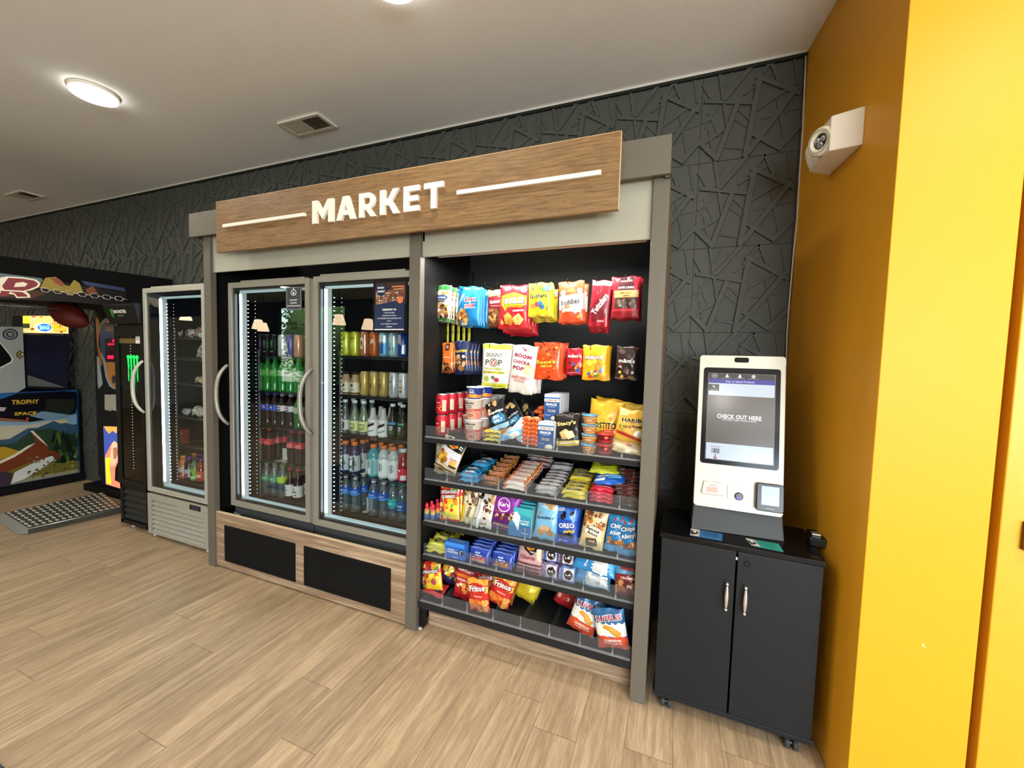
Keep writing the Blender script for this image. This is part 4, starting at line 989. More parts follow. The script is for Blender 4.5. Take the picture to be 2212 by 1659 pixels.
# side artwork, laid in the plane x = hx (u along -y .. +y)
y0, y1 = -.30, .60; w_, h_ = y1 - y0, .93
def sf(x, y, e): return (hx + .002 + e, (y0 + y1)/2 + x, .10 + h_/2 + y)
def U(px, py):
    p = atx(px, py, hx); return ((p.y - (y0+y1)/2) / (w_/2), (p.z - (.10 + h_/2)) / (h_/2))
mb = MB(); mb.add([(hx - .01, y0, .1), (hx - .01, y1, .1), (hx - .01, y1, 1.03), (hx - .01, y0, 1.03), (hx, y0, .1), (hx, y1, .1), (hx, y1, 1.03), (hx, y0, 1.03)], [(0, 3, 2, 1), (4, 5, 6, 7), (0, 1, 5, 4), (1, 2, 6, 5), (2, 3, 7, 6), (3, 0, 4, 7)], C('1E4E86', .4))
def PP(c, *pts): return ('P', c, [U(*p) for p in pts])
art = [('R', '2563A0', -1, .3, 1, 1), PP('7FA8C4', (-60, 905), (100, 905), (180, 892), (180, 915), (60, 925), (-60, 925)),
       PP('B9B7A4', (-60, 922), (60, 918), (110, 908), (110, 925), (20, 950), (-60, 950)),
       PP('31506A', (-60, 945), (0, 950), (20, 948), (60, 925), (80, 924), (120, 908), (160, 918), (200, 900), (212, 898), (212, 1010), (-60, 1010)),
       PP('C9BD8E', (115, 909), (140, 905), (150, 912), (130, 915)), PP('C9BD8E', (180, 902), (205, 896), (207, 905)),
       PP('28402E', (-60, 965), (30, 958), (70, 930), (110, 925), (150, 940), (212, 920), (212, 1060), (-60, 1060)),
       PP('A88A22', (-60, 968), (10, 965), (40, 974), (90, 990), (150, 992), (150, 1004), (90, 1015), (-60, 1010)),
       PP('6E6426', (30, 985), (150, 985), (212, 975), (212, 1018), (60, 1045), (0, 1050), (-60, 1060), (-60, 1010)),
       PP('8C8B72', (-60, 1050), (0, 1048), (60, 1030), (120, 1022), (212, 1004), (212, 1012), (0, 1060), (-60, 1075))]
for i in range(60):
    r_ = random.Random(i); bx_, by_ = r_.uniform(115, 206), r_.uniform(938, 990)
    art.append(PP(r_.choice(['16261A', '1E3220', '3C5A2A', '0F1B12', '5A6A2C']), (bx_ - 7, by_ + 12), (bx_ + 7, by_ + 12), (bx_, by_ - 16)))
art += [PP('080A16', (-60, 858), (0, 862), (60, 842), (212, 848), (212, 862), (168, 868), (160, 893), (100, 906), (60, 912), (-60, 905)),
        PP('20261F', (98, 862), (160, 862), (160, 880), (148, 897), (96, 892)), PP('6F93AC', (62, 898), (90, 888), (150, 896), (130, 905), (95, 906)), PP('8A5A3A', (-60, 897), (60, 908), (62, 912), (-60, 906)), ('E', 'B8502E', *U(58, 904), .02, .03),
        PP('B9B0B8', (-60, 876), (12, 880), (8, 888), (-60, 888)), ('O', 'C8A83C', '2A1E10', 'TROPHY', *U(54, 868), .42, .10, -2), ('O', 'D0B62E', '1A160C', 'SPACE', *U(54, 893), .34, .075, -3)]
art += [PP('6A2F18', (-60, 985), (0, 998), (30, 985), (60, 972), (62, 965), (75, 957), (92, 958), (104, 968), (106, 985), (88, 1000), (60, 998), (28, 1012), (5, 1022), (-60, 1020)),
        PP('D8CFC2', (-60, 982), (0, 995), (28, 982), (58, 963), (76, 956), (60, 968), (30, 987), (0, 1001), (-60, 992)),
        PP('6A2F18', (76, 958), (66, 932), (70, 930), (90, 952), (100, 962)), PP('D8CFC2', (64, 931), (70, 930), (92, 952), (104, 966), (84, 950)),
        PP('6A2F18', (100, 972), (120, 974), (132, 990), (126, 992), (112, 982), (98, 984)),
        PP('C4CBCB', (22, 1045), (30, 1020), (60, 1005), (92, 990), (112, 984), (116, 992), (90, 1012), (50, 1035)),
        PP('3A2F3E', (-60, 1020), (0, 1018), (25, 1022), (20, 1050), (0, 1056), (-60, 1060)), ('B', ['3C4A2A', '8A7A2C', '5A5A3A', '7E8A7A'], 40, .1, -.95, .98, -.45, .03, 8)]
conform(mb, art, w_, h_, sf, 0, lambda c: C(c, .35), eps=.0004); mb.build('side_artwork', hg)
# deck with blue artwork
mb = MB(); T_ = [atx(0, 885, hx), ]
mb.add([(hx - .012, -.30, 1.03), (hx - .012, .62, 1.03), (hx - .95, .62, 1.10), (hx - .95, -.30, 1.10), (hx - .012, -.30, .86), (hx - .012, .62, .86), (hx - .95, .62, .86), (hx - .95, -.30, .86)], [(0, 1, 2, 3), (4, 7, 6, 5), (0, 4, 5, 1), (1, 5, 6, 2), (2, 6, 7, 3), (3, 7, 4, 0)], C('14284A', .4))
dk_w, dk_h = 1.92, .95
def dkf(x, y, e): return (hx - .475 - y, -.34 + x, .96 + y/.95*.12 + .002 + e)
mb.build('control_deck', hg)
# monitor and glowing topper
mx = hx - .06
def mp(px, py): return atx(px, py, mx)
a, b, c, d = mp(48, 723), mp(150, 725), mp(148, 842), mp(55, 838)
mb = MB(); V = [a, b, c, d]; V2 = [v + Vector((-.25, -.02, 0)) for v in V]
mb.add([tuple(v) for v in V + V2], [(0, 3, 2, 1), (4, 5, 6, 7), (0, 1, 5, 4), (1, 2, 6, 5), (2, 3, 7, 6), (3, 0, 4, 7)], ab2); scrn = mb.build('monitor', hg)
def L2(A_, B_, C_, D_, off):
    def fn(x, y, e):
        u, v = x + .5, y + .5; q = (D_*(1-u) + C_*u)*(1-v) + (A_*(1-u) + B_*u)*v; return (q.x + off + e, q.y, q.z)
    return fn
mb = MB(); conform(mb, [('R', '1E2030', -.94, -.94, .94, .94), ('P', '22243A', [(-.9, .2), (.6, .4), (.9, -.9), (-.9, -.3)]), ('P', '6B6E6E', [(-.9, -.5), (-.9, -.92), (.86, -.92)])], 1, 1, L2(a, b, c, d, .002), 0, lambda c: C(c, .15)); mb.build('screen', scrn)
a, b, c, d = mp(47, 682), mp(148, 682), mp(149, 721), mp(48, 719)
mb = MB(); V = [a, b, c, d]; V2 = [v + Vector((-.2, 0, 0)) for v in V]; mb.add([tuple(v) for v in V + V2], [(0, 3, 2, 1), (4, 5, 6, 7), (0, 1, 5, 4), (1, 2, 6, 5), (2, 3, 7, 6), (3, 0, 4, 7)], ab)
conform(mb, [('R', 'F2C27A', -1, -1, 1, 1), ('R', 'F2E63A', -1, .1, -.68, 1), ('R', '3A3A1E', -1, -.45, -.7, .1), ('B', ['B5401E', '8C2A16', 'F6E2C0', 'E8842A'], 26, -.7, -.9, .95, .9, .13, 4), ('R', 'F0D870', -.45, .2, .3, .8), ('B', ['D9B040', 'F8EFA0'], 12, -.4, .3, .25, .75, .08, 9),
     ('E', 'F4F4F4', -.1, -.35, .36, .55), ('E', '2A6FD0', -.1, -.35, .3, .45), ('T', '9CE0FF', 'BIG', -.1, -.35, .42, .5, 0, .06), ('O', 'F6D21E', 'B5401E', 'WILD', .5, -.3, .62, .8, 8)], 1, 1, L2(a, b, c, d, .004), 0, lambda c: EM(c, 1.15)); mb.build('lit_marquee', hg)
# pale side wing of the same game
mb = MB(); wx = hx - .02
W_ = [atx(*q, wx) for q in ((-60, 722), (0, 710), (8, 706), (49, 706), (55, 838), (0, 868), (-60, 880))]
Wh = [atx(*q, wx) for q in ((-60, 722), (0, 710), (8, 706), (49, 706), (55, 838), (0, 868), (-60, 880))]
poly = [(v.y, v.z) for v in W_]
n = len(poly); mb.add([(wx, y, z) for y, z in poly] + [(wx - .04, y, z) for y, z in poly], [tuple(range(n))[::-1], tuple(range(n, 2*n))] + [(i, (i+1) % n, n + (i+1) % n, n + i) for i in range(n)], C('9AA3A2', .45))
def wq(px, py): p = atx(px, py, wx); return p.y, p.z
def wdec(mb, pts, c, off): 
    q = [wq(*p) for p in pts]; mb.add([(wx + off, y, z) for y, z in q], [tuple(range(len(q)))[::-1]], C(c, .4))
wdec(mb, [(-60, 745), (0, 738), (22, 765), (29, 775), (27, 783), (0, 797), (-60, 815)], 'D8DCDA', .001); wdec(mb, [(-60, 748), (0, 742), (20, 767), (25, 776), (23, 781), (0, 793), (-60, 811)], '060606', .002)
for cx_, cy_, r_, cc in ((22, 722, 17, ['2A2A30', '8F8E98', '3C3A44', '8A8690']), (49, 766, 14, ['3A3A1A', 'A89A3E', '3C3A28', 'B9B6A0'])):
    for k, c_ in enumerate(cc):
        rr_ = r_ * (1 - k*.22); wdec(mb, [(cx_ + rr_*math.cos(t*.45), cy_ + rr_*.72*math.sin(t*.45)) for t in range(14) if cx_ + rr_*math.cos(t*.45) < 51], c_, .001 + .0008*k)
mb.build('side_wing', hg)
# boxing machine: tower, canopy with hanging punch ball, tread-plate platform
bx = empty('boxing_machine'); tag(bx, 'black boxing arcade machine with red punch ball and tread-plate platform', 'arcade machine')
cz0, cz1 = 1.885, 2.172
V = [(-4.50, .64, cz1), (-4.90, -.95, cz1), (-5.75, -.95, cz1), (-5.55, .64, cz1)]
def pts3(z): return [(x, y, z) for x, y, _ in V]
mb = MB(); mb.add(pts3(cz0 + .0) + pts3(cz1), [(0, 3, 2, 1)[::-1], (4, 5, 6, 7)[::-1], (0, 1, 5, 4)[::-1], (1, 2, 6, 5)[::-1], (2, 3, 7, 6)[::-1], (3, 0, 4, 7)[::-1]], C('060606', .95)); cano = mb.build('canopy', bx)
P0, P1 = Vector((-4.90, -.95, 0)), Vector((-4.50, .64, 0)); nrm = Vector((P1.y - P0.y, -(P1.x - P0.x), 0)).normalized()
def pl(px, py, off=0):
    d = ray(px, py); Q = P0 + nrm*off; t = (Q - CAM).dot(nrm) / d.dot(nrm); return CAM + d*t
def pdec(mb, pts, m, off): mb.add([tuple(pl(*p, off)) for p in pts], [tuple(range(len(pts)))], m)
g_ = lambda c, s=.5: EM(c, s)
mb = MB()
pdec(mb, [(-60, 583), (0, 591), (100, 604), (272, 632), (274, 664), (150, 652), (0, 646), (-60, 640)][::-1], C('151517', .3), .004)
pdec(mb, [(-60, 583), (0, 590), (90, 601), (93, 610), (0, 602), (-60, 596)][::-1], C('51666E', .4), .005)
pdec(mb, [(98, 600), (120, 598), (132, 606), (140, 616), (150, 618), (160, 604), (172, 612), (180, 632), (150, 636), (120, 628), (85, 622), (92, 612)][::-1], C('8E7A22', .4), .005)
pdec(mb, [(108, 600), (124, 600), (138, 612), (136, 620), (120, 612)][::-1], C('8A3A18', .4), .006)
pdec(mb, [(175, 606), (268, 622), (272, 630), (185, 616)][::-1], C('1B2A58', .4), .005)
pdec(mb, [(185, 625), (200, 617), (212, 633), (190, 636)][::-1], C('6A3016', .4), .006)
pdec(mb, [(60, 622), (100, 634), (70, 645), (0, 640), (0, 625)][::-1], C('4A2C18', .4), .005)
# big red letters with pale outline: R of the machine name
Rl = C('EDE3CF', .35); Rd = EM('6A1420', .35)
pdec(mb, [(14, 597), (50, 599), (78, 604), (88, 612), (84, 620), (68, 627), (56, 629), (64, 636), (66, 643), (36, 644), (30, 636), (0, 634), (0, 600)][::-1], Rl, .006)
pdec(mb, [(18, 600), (50, 602), (74, 606), (83, 613), (78, 619), (62, 625), (50, 628), (10, 626), (4, 618)][::-1], Rd, .007)
pdec(mb, [(34, 611), (50, 609), (60, 613), (54, 619), (30, 620)][::-1], Rl, .008)
pdec(mb, [(2, 628), (48, 631), (58, 637), (60, 641), (38, 641), (32, 634), (22, 630), (14, 641), (0, 640)][::-1], Rd, .0075)
pdec(mb, [(-60, 598), (-6, 600), (6, 604), (-8, 624), (-60, 622)][::-1], Rl, .007)
ar = mb.build('marquee_artwork', cano)
mb = MB(); chn = C('D8D4CC', .25, .7)
for k in range(7):
    a = (88 + k*26.5, 623.5 + k*3.1); L = [(a[0] + dx, a[1] + dy) for dx, dy in ((0, 2), (4, -2), (14, -1), (20, 3), (16, 8), (6, 7), (0, 2))]
    if k % 1 == 0: mb.tube([pl(*q, .012) for q in L], .0028, chn, 6); mb.tube([pl(a[0] + 18, a[1] + 3.5, .012), pl(a[0] + 29, a[1] + 5, .012)], .0028, chn, 6)
mb.build('chain_trim', ar)
mb = MB()
for q in ((-60, 652), (0, 657), (60, 660), (150, 664)): pass
mb.tube([pl(q[0], q[1], -.02) for q in ((-60, 655), (0, 659), (60, 663), (130, 668))], .006, C('55575A', .3, .6), 6); mb.build('lower_rail', cano)
# tower
ty = .50
mb = MB(); mb.box((-5.56, ty + .02, .07), (-5.12, .64, 1.89), ab2); mb.box((-5.75, ty - .04, .0), (-4.95, .62, .07), ab); mb.build('tower', bx, .004)
def tq(px, py, off=0): p = at(px, py, ty - off); return p.x, p.z
def tdec(mb, pts, m, off): q = [tq(*p, off) for p in pts]; mb.prism(q, ty - off, ty - off + .004, m)
mb = MB(); mb.box((-5.545, ty, .16), (-5.125, ty + .022, 1.82), ab2); face = mb.build('tower_face', bx)
mb = MB()
tdec(mb, [(213, 745), (216, 700), (226, 688), (238, 685), (252, 690), (252, 840), (246, 841), (236, 834), (228, 815), (222, 780)][::-1], C('98A2AC', .3), .006)
tdec(mb, [(215, 750), (217, 702), (225, 697), (247, 697), (247, 731), (228, 731), (228, 780), (222, 768)][::-1], C('28466E', .35), .010)
tdec(mb, [(226, 704), (246, 704), (246, 716), (228, 716)][::-1], C('8C6A5E', .35), .012)
tdec(mb, [(228, 783), (252, 783), (253, 836), (246, 836), (238, 828), (232, 812)][::-1], C('B87A32', .35), .010)
tdec(mb, [(241, 818), (244, 810), (249, 815), (249, 825), (244, 829)][::-1], C('2A2A3A', .35), .013)
tdec(mb, [(206, 682), (214, 690), (217, 740), (220, 790), (216, 790), (210, 750)][::-1], C('A86A2A', .35), .006)
tdec(mb, [(209, 770), (213, 772), (221, 830), (213, 840), (211, 830)][::-1], C('9AA6AC', .35), .004)
mb.build('side_artwork', face)
mb = MB(); tdec(mb, [(226, 731), (252, 731), (252, 782), (228, 782)][::-1], C('3A0008', .2), .014); o = mb.build('score_display', face)
mb = MB(); rd = EM('FF1038', 2.2)
for (a, b_, c_, d_) in ((243, 733, 250, 739), (233, 742, 240, 745), (243, 742, 251, 745), (232, 768, 244, 775)): tdec(mb, [(a, b_), (c_, b_), (c_, d_), (a, d_)][::-1], rd, .019)
for (a, b_, c_, d_) in ((234, 690, 237, 696),): tdec(mb, [(a, b_), (c_, b_), (c_, d_), (a, d_)][::-1], rd, .019)
mb.build('led_digits', o)
mb = MB()
for a, c_ in ((226, 239.5), (240, 254)): tdec(mb, [(a, 852), (c_, 853), (c_, 888 if a < 235 else 889), (a, 885)][::-1], C('ACA79C', .5), .012)
mb.build('coin_door', face)
mb = MB(); tdec(mb, [(223, 921), (257, 922), (259, 1055), (228, 1046)][::-1], EM('3F56B0', .6), .012)
tdec(mb, [(224, 921), (257, 922), (257, 930), (250, 936), (243, 930), (235, 937), (228, 928)][::-1], EM('F2A24A', .9), .015)
tdec(mb, [(227, 985), (237, 965), (243, 955), (252, 957), (257, 975), (258, 1000), (259, 1055), (229, 1046)][::-1], EM('F08868', .8), .014)
tdec(mb, [(227, 990), (238, 988), (236, 1012), (240, 1046), (230, 1044)][::-1], EM('F6D820', 1.0), .016)
tdec(mb, [(238, 985), (241, 960), (246, 953), (252, 957), (256, 972), (255, 990), (248, 1004), (240, 1008)][::-1], EM('E8B898', .8), .016)
tdec(mb, [(244, 968), (252, 966), (255, 980), (250, 992), (245, 990)][::-1], EM('B87858', .6), .018)
tdec(mb, [(249, 1012), (256, 995), (259, 1005), (259, 1042), (248, 1038)][::-1], C('101010', .3), .018)
mb.build('lit_artwork_panel', face)
# punch ball under the canopy
pb = pl(96, 690, -.35)
e1 = Matrix.Translation((pb.x, pb.y, pb.z)) @ Matrix.Rotation(math.radians(-25), 4, 'Y')
mb = MB(); prof = [(.0001, -.17)] + [(.105 * math.sin(math.pi * (i / 12)) ** .8 * (1 - .15*(i/12)), -.17 + .36 * i / 12) for i in range(1, 12)] + [(.0001, .19)]
ball_T = Matrix.Translation(pl(150, 682, -.25)) @ Matrix.Rotation(math.radians(62), 4, Vector((.5, -1, 0)).normalized())
mb.lathe(prof, C('4A120C', .6, 0, .1, 60), 22, ball_T); mb.build('punch_ball', bx)
mb = MB(); c0 = pl(150, 682, -.25); mb.cyl((c0.x, c0.y + .02, c0.z), (c0.x - .05, c0.y + .06, cz0), .02, ab); mb.build('ball_arm', bx)
# platform with raised tread pattern
al = C('9A9C98', .35, .4); ald = C('45463F', .45, .2)
g = [atz(8, 1108, .055), atz(221, 1063, .055), atz(264, 1095, .055), atz(60, 1140, .055)]
mb = MB(); lowz = [Vector((v.x, v.y, .004)) for v in g]
mb.add([tuple(v) for v in g + lowz], [(3, 2, 1, 0)[::-1], (4, 5, 6, 7), (0, 1, 5, 4), (1, 2, 6, 5), (2, 3, 7, 6), (3, 0, 4, 7)], ald)
r0, r1 = atz(-12, 1122, .004), atz(38, 1154, .004)
mb.add([tuple(g[0]), tuple(g[3]), tuple(r1), tuple(r0), tuple(g[0] - Vector((0, 0, .05))), tuple(g[3] - Vector((0, 0, .05)))], [(0, 1, 2, 3), (1, 5, 2), (0, 3, 4)], al)
plat = mb.build('platform', bx)
mb = MB()
for i in range(15):
    for j in range(7):
        u, v = (i + .5) / 15, (j + .5 + .0) / 7
        c = (g[0]*(1-u) + g[1]*u)*(1-v) + (g[3]*(1-u) + g[2]*u)*v; du = (g[1] - g[0]) / 15 * .30; dv2 = (g[3] - g[0]) / 7 * .44
        if (i + j) % 2: du, dv2 = du*.9, dv2*1.1
        mb.add([tuple(c - du), tuple(c + dv2), tuple(c + du), tuple(c - dv2), tuple(c + Vector((0, 0, .003)))], [(0, 1, 4), (1, 2, 4), (2, 3, 4), (3, 0, 4)], C('D4D5CF', .35, .2))
mb.build('tread_pattern', plat)
mb = MB(); mb.tube([g[3] + Vector((0, 0, -.01)), g[2] + Vector((0, 0, -.01))], .004, C('D0D0D0', .3, .8), 6); mb.build('edge_trim', plat)
# ================================================================== SNACKS
def wdepth(px0, py0, px1, py1, Y):
    a = at(px0, (py0+py1)/2, Y); b = at(px1, (py0+py1)/2, Y); c = at((px0+px1)/2, py0, Y); d = at((px0+px1)/2, py1, Y)
    return b.x - a.x, c.z - d.z, (a.x + b.x)/2, d.z
def lowest(o, R):
    return min((R @ v.co).z for v in o.data.vertices)
def place(o, x, y, z, rx=0, ry=0, rz=0, rest=True):
    """lean/roll about own centre line, then rest lowest point at z"""
    R = Matrix.Rotation(rz, 3, 'Z') @ Matrix.Rotation(ry, 3, 'Y') @ Matrix.Rotation(rx, 3, 'X')
    o.rotation_euler = R.to_euler()
    o.location = (x, y, z - (lowest(o, R) if rest else 0) + (.0008 if rest else 0))
    return o
# ---- hanging pouches: (name, category, description, px box, count, base, thick, art, hook tip px, dy)
def hang(name, cat, desc, box, n, base, T, art, tip=None, Y=.20, dy=.03, tilt=0, group=None, jit=.004, wr=1.0, sag=.0):
    w, h, cx, zb = wdepth(*box, Y)
    o = bag_mesh(w, h, T, base, art, seed=len(bpy.data.objects), wr=wr, name=name)
    rn = random.Random(hash(name) % 1 + len(desc))
    if tip: hook(*tip)
    first = True
    for i in range(n):
        b = o if i == 0 else o.copy()
        if i: COL.objects.link(b)
        b.location = (cx + rn.uniform(-jit, jit) * (i > 0), Y + i * max(dy, 2*T*.55), zb + rn.uniform(-jit, jit) * (i > 0) - sag * min(i, 4))
        b.rotation_euler = (0, math.radians(tilt + (rn.uniform(-3, 3) if i else 0)), rn.uniform(-.05, .05) * (i > 0))
        tag(b, desc + (', front one on its hook' if i == 0 else ', %s from the front on its hook' % ORD[i]), cat, group or ' '.join(desc.split(',')[0].split()[:6]) + ' row')
    return o
NUT = ['5A3A22', 'A87848', '3E2616', 'C89A62']; CHIPc = ['E8A84A', 'F2C46A', 'D4882E']
R1, R2 = 'hanging snacks, upper peg row', 'hanging snacks, lower peg row'
hang('nut_pouch', 'snack pouch', 'narrow green and white pouch with nut picture', (940, 616, 972, 694), 4, 'E6E0CE', .010,
     [('R', '3E8A4A', -1, .72, 1, 1), ('R', '3E7A40', -1, -1, 1, -.82), ('B', NUT, 26, -.85, -.8, .85, -.05, .2, 1), ('B', ['D8C09A', 'B08A5A'], 8, -.8, .45, .8, .68, .13, 2), ('E', '2A4A86', 0, .3, .78, .13), ('T', 'F4F4F4', 'BLUE DIAMOND', 0, .3, 1.1, .09), ('T', '3A3A3A', 'almonds', 0, .1, .9, .09)], (993, 617), dy=.03, tilt=2)
hang('snack_bag', 'snack bag', 'blue snack mix bag with red and white lettering', (986, 619, 1038, 704), 5, '1C7FC0', .014,
     [('P', '1668A4', [(-1, 1), (-.5, 1), (-1, -.2)]), ('T', 'BFE0F4', 'TRADITIONAL', -.72, .25, 1.3, .13, 62, .02), ('B', ['C8823A', 'E0AA60', '8A4E22', 'F0D090'], 30, -.95, -.92, -.05, -.42, .13, 3), ('B', ['C8823A', 'E0AA60', '8A4E22'], 10, -.6, -.5, -.2, -.2, .12, 5),
      ('O', 'C8283A', 'FFFFFF', 'Chex', .18, .34, .95, .24, 8), ('O', 'C8283A', 'FFFFFF', 'mix', .2, .03, .85, .22, 8)], (1047, 610), tilt=3, dy=.034)
hang('snack_bag', 'snack bag', 'tan and maroon snack mix bag', (1054, 626, 1090, 706), 3, '7A4A2A', .012,
     [('R', 'D8AE62', -1, .55, 1, 1), ('P', '8E1C2E', [(-1, .6), (1, .75), (1, -.05), (-1, .05)]), ('T', 'F4F0E0', "Gardetto's", 0, .36, 1.5, .2, 4, .03), ('T', 'E8D8B0', 'Original Recipe', 0, .12, 1.2, .07), ('B', ['B07A44', '8A5A30', 'D0A468', '5A3418'], 26, -.9, -.75, .9, -.1, .2, 4)], (1073, 612), Y=.27)
hang('snack_bag', 'snack bag', 'red corn snack bag with yellow banner', (1077, 616, 1143, 711), 6, 'C81E2C', .018,
     [('P', 'F2C22A', [(-.85, .5), (0, .66), (.85, .5), (.85, .12), (.5, -.02), (-.4, -.02), (-.55, -.2), (-.7, -.02), (-.88, .1)]), ('P', 'A8741A', [(-.8, .02), (.8, .1), (.6, .02), (-.4, -.04)]), ('O', 'FFFFFF', '2A2438', 'BUGLES', .04, .28, 1.3, .28, 4), ('T', 'FFFFFF', 'ORIGINAL', .35, -.16, .75, .085, 5), ('E', 'F4F4F4', .62, .78, .2, .14), ('E', 'C81E2C', .62, .78, .15, .1), ('E', 'F4F4F4', .62, .78, .11, .07),
      ('P', 'EFB454', [(-.62, -.42), (-.3, -.25), (-.05, -.45), (-.25, -.8), (-.5, -.78)]), ('P', 'D98E36', [(-.5, -.7), (-.2, -.4), (.1, -.6), (-.1, -.85)]), ('P', 'F4C878', [(.0, -.5), (.4, -.28), (.75, -.55), (.5, -.8), (.15, -.78)]), ('P', 'D98E36', [(.3, -.4), (.45, -.6), (.35, -.78)]), ('P', 'F4C878', [(-.8, -.55), (-.6, -.72), (-.7, -.85), (-.85, -.75)])], (1101, 609), tilt=2, dy=.036, sag=.006)
hang('snack_pouch', 'snack pouch', 'bright yellow fruit snack pouch with black lettering', (1141, 611, 1192, 684), 6, 'EFE02E', .010,
     [('B', ['E8682A', '4A8A4A', 'C83A4A', '4A78C0', 'F4F06A'], 12, -.9, .5, .9, .92, .16, 2), ('P', '58A0D0', [(.3, .75), (.95, .7), (.9, .5), (.4, .55)]), ('O', '1A1A1A', 'F8F080', 'Gushers', -.1, .22, 1.5, .28, 3), ('B', ['3A68C0', 'C83A3A', '4A9A4A', 'E87A3A'], 5, -.8, -.7, .5, -.15, .2, 6), ('T', '2A2A2A', 'VARIETY', .72, -.45, .55, .12, 80), ('R', 'C8A83A', -1, -1, 1, -.9)], (1158, 607), dy=.026, sag=.004, Y=.19)
hang('snack_bag', 'snack bag', 'orange and white cracker mix bag with dark script', (1208, 608, 1264, 697), 3, 'E85A34', .015,
     [('P', 'F4EEE8', [(-1, .28), (1, .4), (1, -.35), (.3, -.5), (-1, -.35)]), ('P', 'F2B04A', [(-.3, .5), (.1, .75), (.4, .45)]), ('E', 'F6F0EA', -.6, .45, .22, .14), ('E', 'F6F0EA', .72, .52, .2, .12), ('T', '3A2A2A', 'buddies', -.05, .0, 1.5, .26, 4, .03), ('T', 'B0503A', 'Snack Mix', -.3, -.22, .8, .08), ('B', ['D8CCC0', 'B07850', 'F6E8DC'], 12, -.6, -.5, .8, -.2, .13, 5), ('P', 'F2A84A', [(.4, -.75), (.75, -.6), (.7, -.85)])], (1225, 602), tilt=-2, dy=.04)
hang('candy_pouch', 'candy pouch', 'dark red licorice pouch with slanted white lettering', (1271, 606, 1315, 708), 3, 'A81428', .009,
     [('R', 'D8D4D0', -1, .78, 1, 1), ('P', 'C0BAB8', [(-.8, .8), (0, .98), (.8, .8)]), ('P', '6E1420', [(-1, -.2), (.2, .5), (1, .2), (1, -.5), (-.6, -.75)]), ('O', 'FFFFFF', '5A0A18', 'Twizzlers', .0, .0, 2.25, .26, 58), ('T', 'F0D0D0', 'CHERRY', .25, -.72, .7, .07)], (1287, 598), tilt=4, dy=.032, sag=.012)
hang('jerky_pouch', 'snack pouch', 'red and brown dried meat pouch with clear window', (1321, 598, 1384, 688), 4, 'A51C2E', .012,
     [('R', '3A2626', -.45, .78, .5, .97), ('T', 'F0E8E0', '100 CALORIES', .02, .8, .8, .07), ('P', '4A2A2E', [(-.55, .72), (.55, .72), (.55, .2), (0, -.05), (-.55, .2)]), ('T', 'FFFFFF', 'JACK LINKS', 0, .46, 1.1, .12, 0, .04), ('R', 'C8A468', -.85, .0, .9, .34), ('T', '6A3A1A', 'BEEF JERKY', .02, .2, .8, .09), ('T', '6A3A1A', 'TERIYAKI', .02, .08, .5, .06), ('R', '4E3A34', -.8, -.5, .8, -.02), ('B', ['7A6A62', '3A2A26', '9A8A80', '5A4A44'], 14, -.7, -.45, .7, -.08, .14, 9), ('R', 'C0303E', -1, -.66, 1, -.55)], (1352, 594), dy=.03)
# thin yellow meat sticks on a back hook
o = bag_mesh(.020, .135, .004, 'C8C22A', [('R', '2A2A1A', -1, .55, 1, .62), ('T', '2A2A1A', 'MEAT STICK', 0, -.05, 1.4, .22, 90, .02), ('R', 'E8E048', -1, -.9, 1, -.8)], name='meat_stick')
for i in range(5):
    b = o if i == 0 else o.copy()
    if i: COL.objects.link(b)
    P = at(966 + i*8.3, 742 - i*1.2, .30 + i*.008); b.location = (P.x, .30 + i*.028, P.z)
    tag(b, 'slim yellow wrapped meat stick hanging at the left, %s' % ('leftmost of five' if i == 0 else ORD[i] + ' from the left' ), 'snack stick', 'yellow meat sticks')
# lower peg row
hang('snack_pouch', 'snack pouch', 'small orange nut pouch with brown emblem', (955, 741, 980, 806), 2, 'E4762C', .010,
     [('R', '4A2A22', -.35, .5, .4, .98), ('E', 'B08A7A', .02, .74, .2, .12), ('T', 'FBE6CE', 'honey', 0, .05, 1.2, .14), ('B', NUT, 18, -.85, -.85, .85, -.35, .2, 11), ('R', '7A3E22', -1, -1, 1, -.86)], (977, 735), Y=.21)
hang('nut_pouch', 'snack pouch', 'navy blue peanut pouch with yellow lettering', (984, 736, 1014, 808), 6, '1E2A56', .012,
     [('T', 'F4D24A', 'PLANTERS', 0, .38, 1.7, .15, 3, .04), ('B', ['6A4228', 'B0804C', '8A5A34', 'D8AE7A'], 28, -.85, -.75, .85, .1, .19, 12), ('E', 'F0F0F0', .45, .05, .22, .1), ('R', '16204A', -1, -1, 1, -.82)], (1016, 733), dy=.034, tilt=-2)
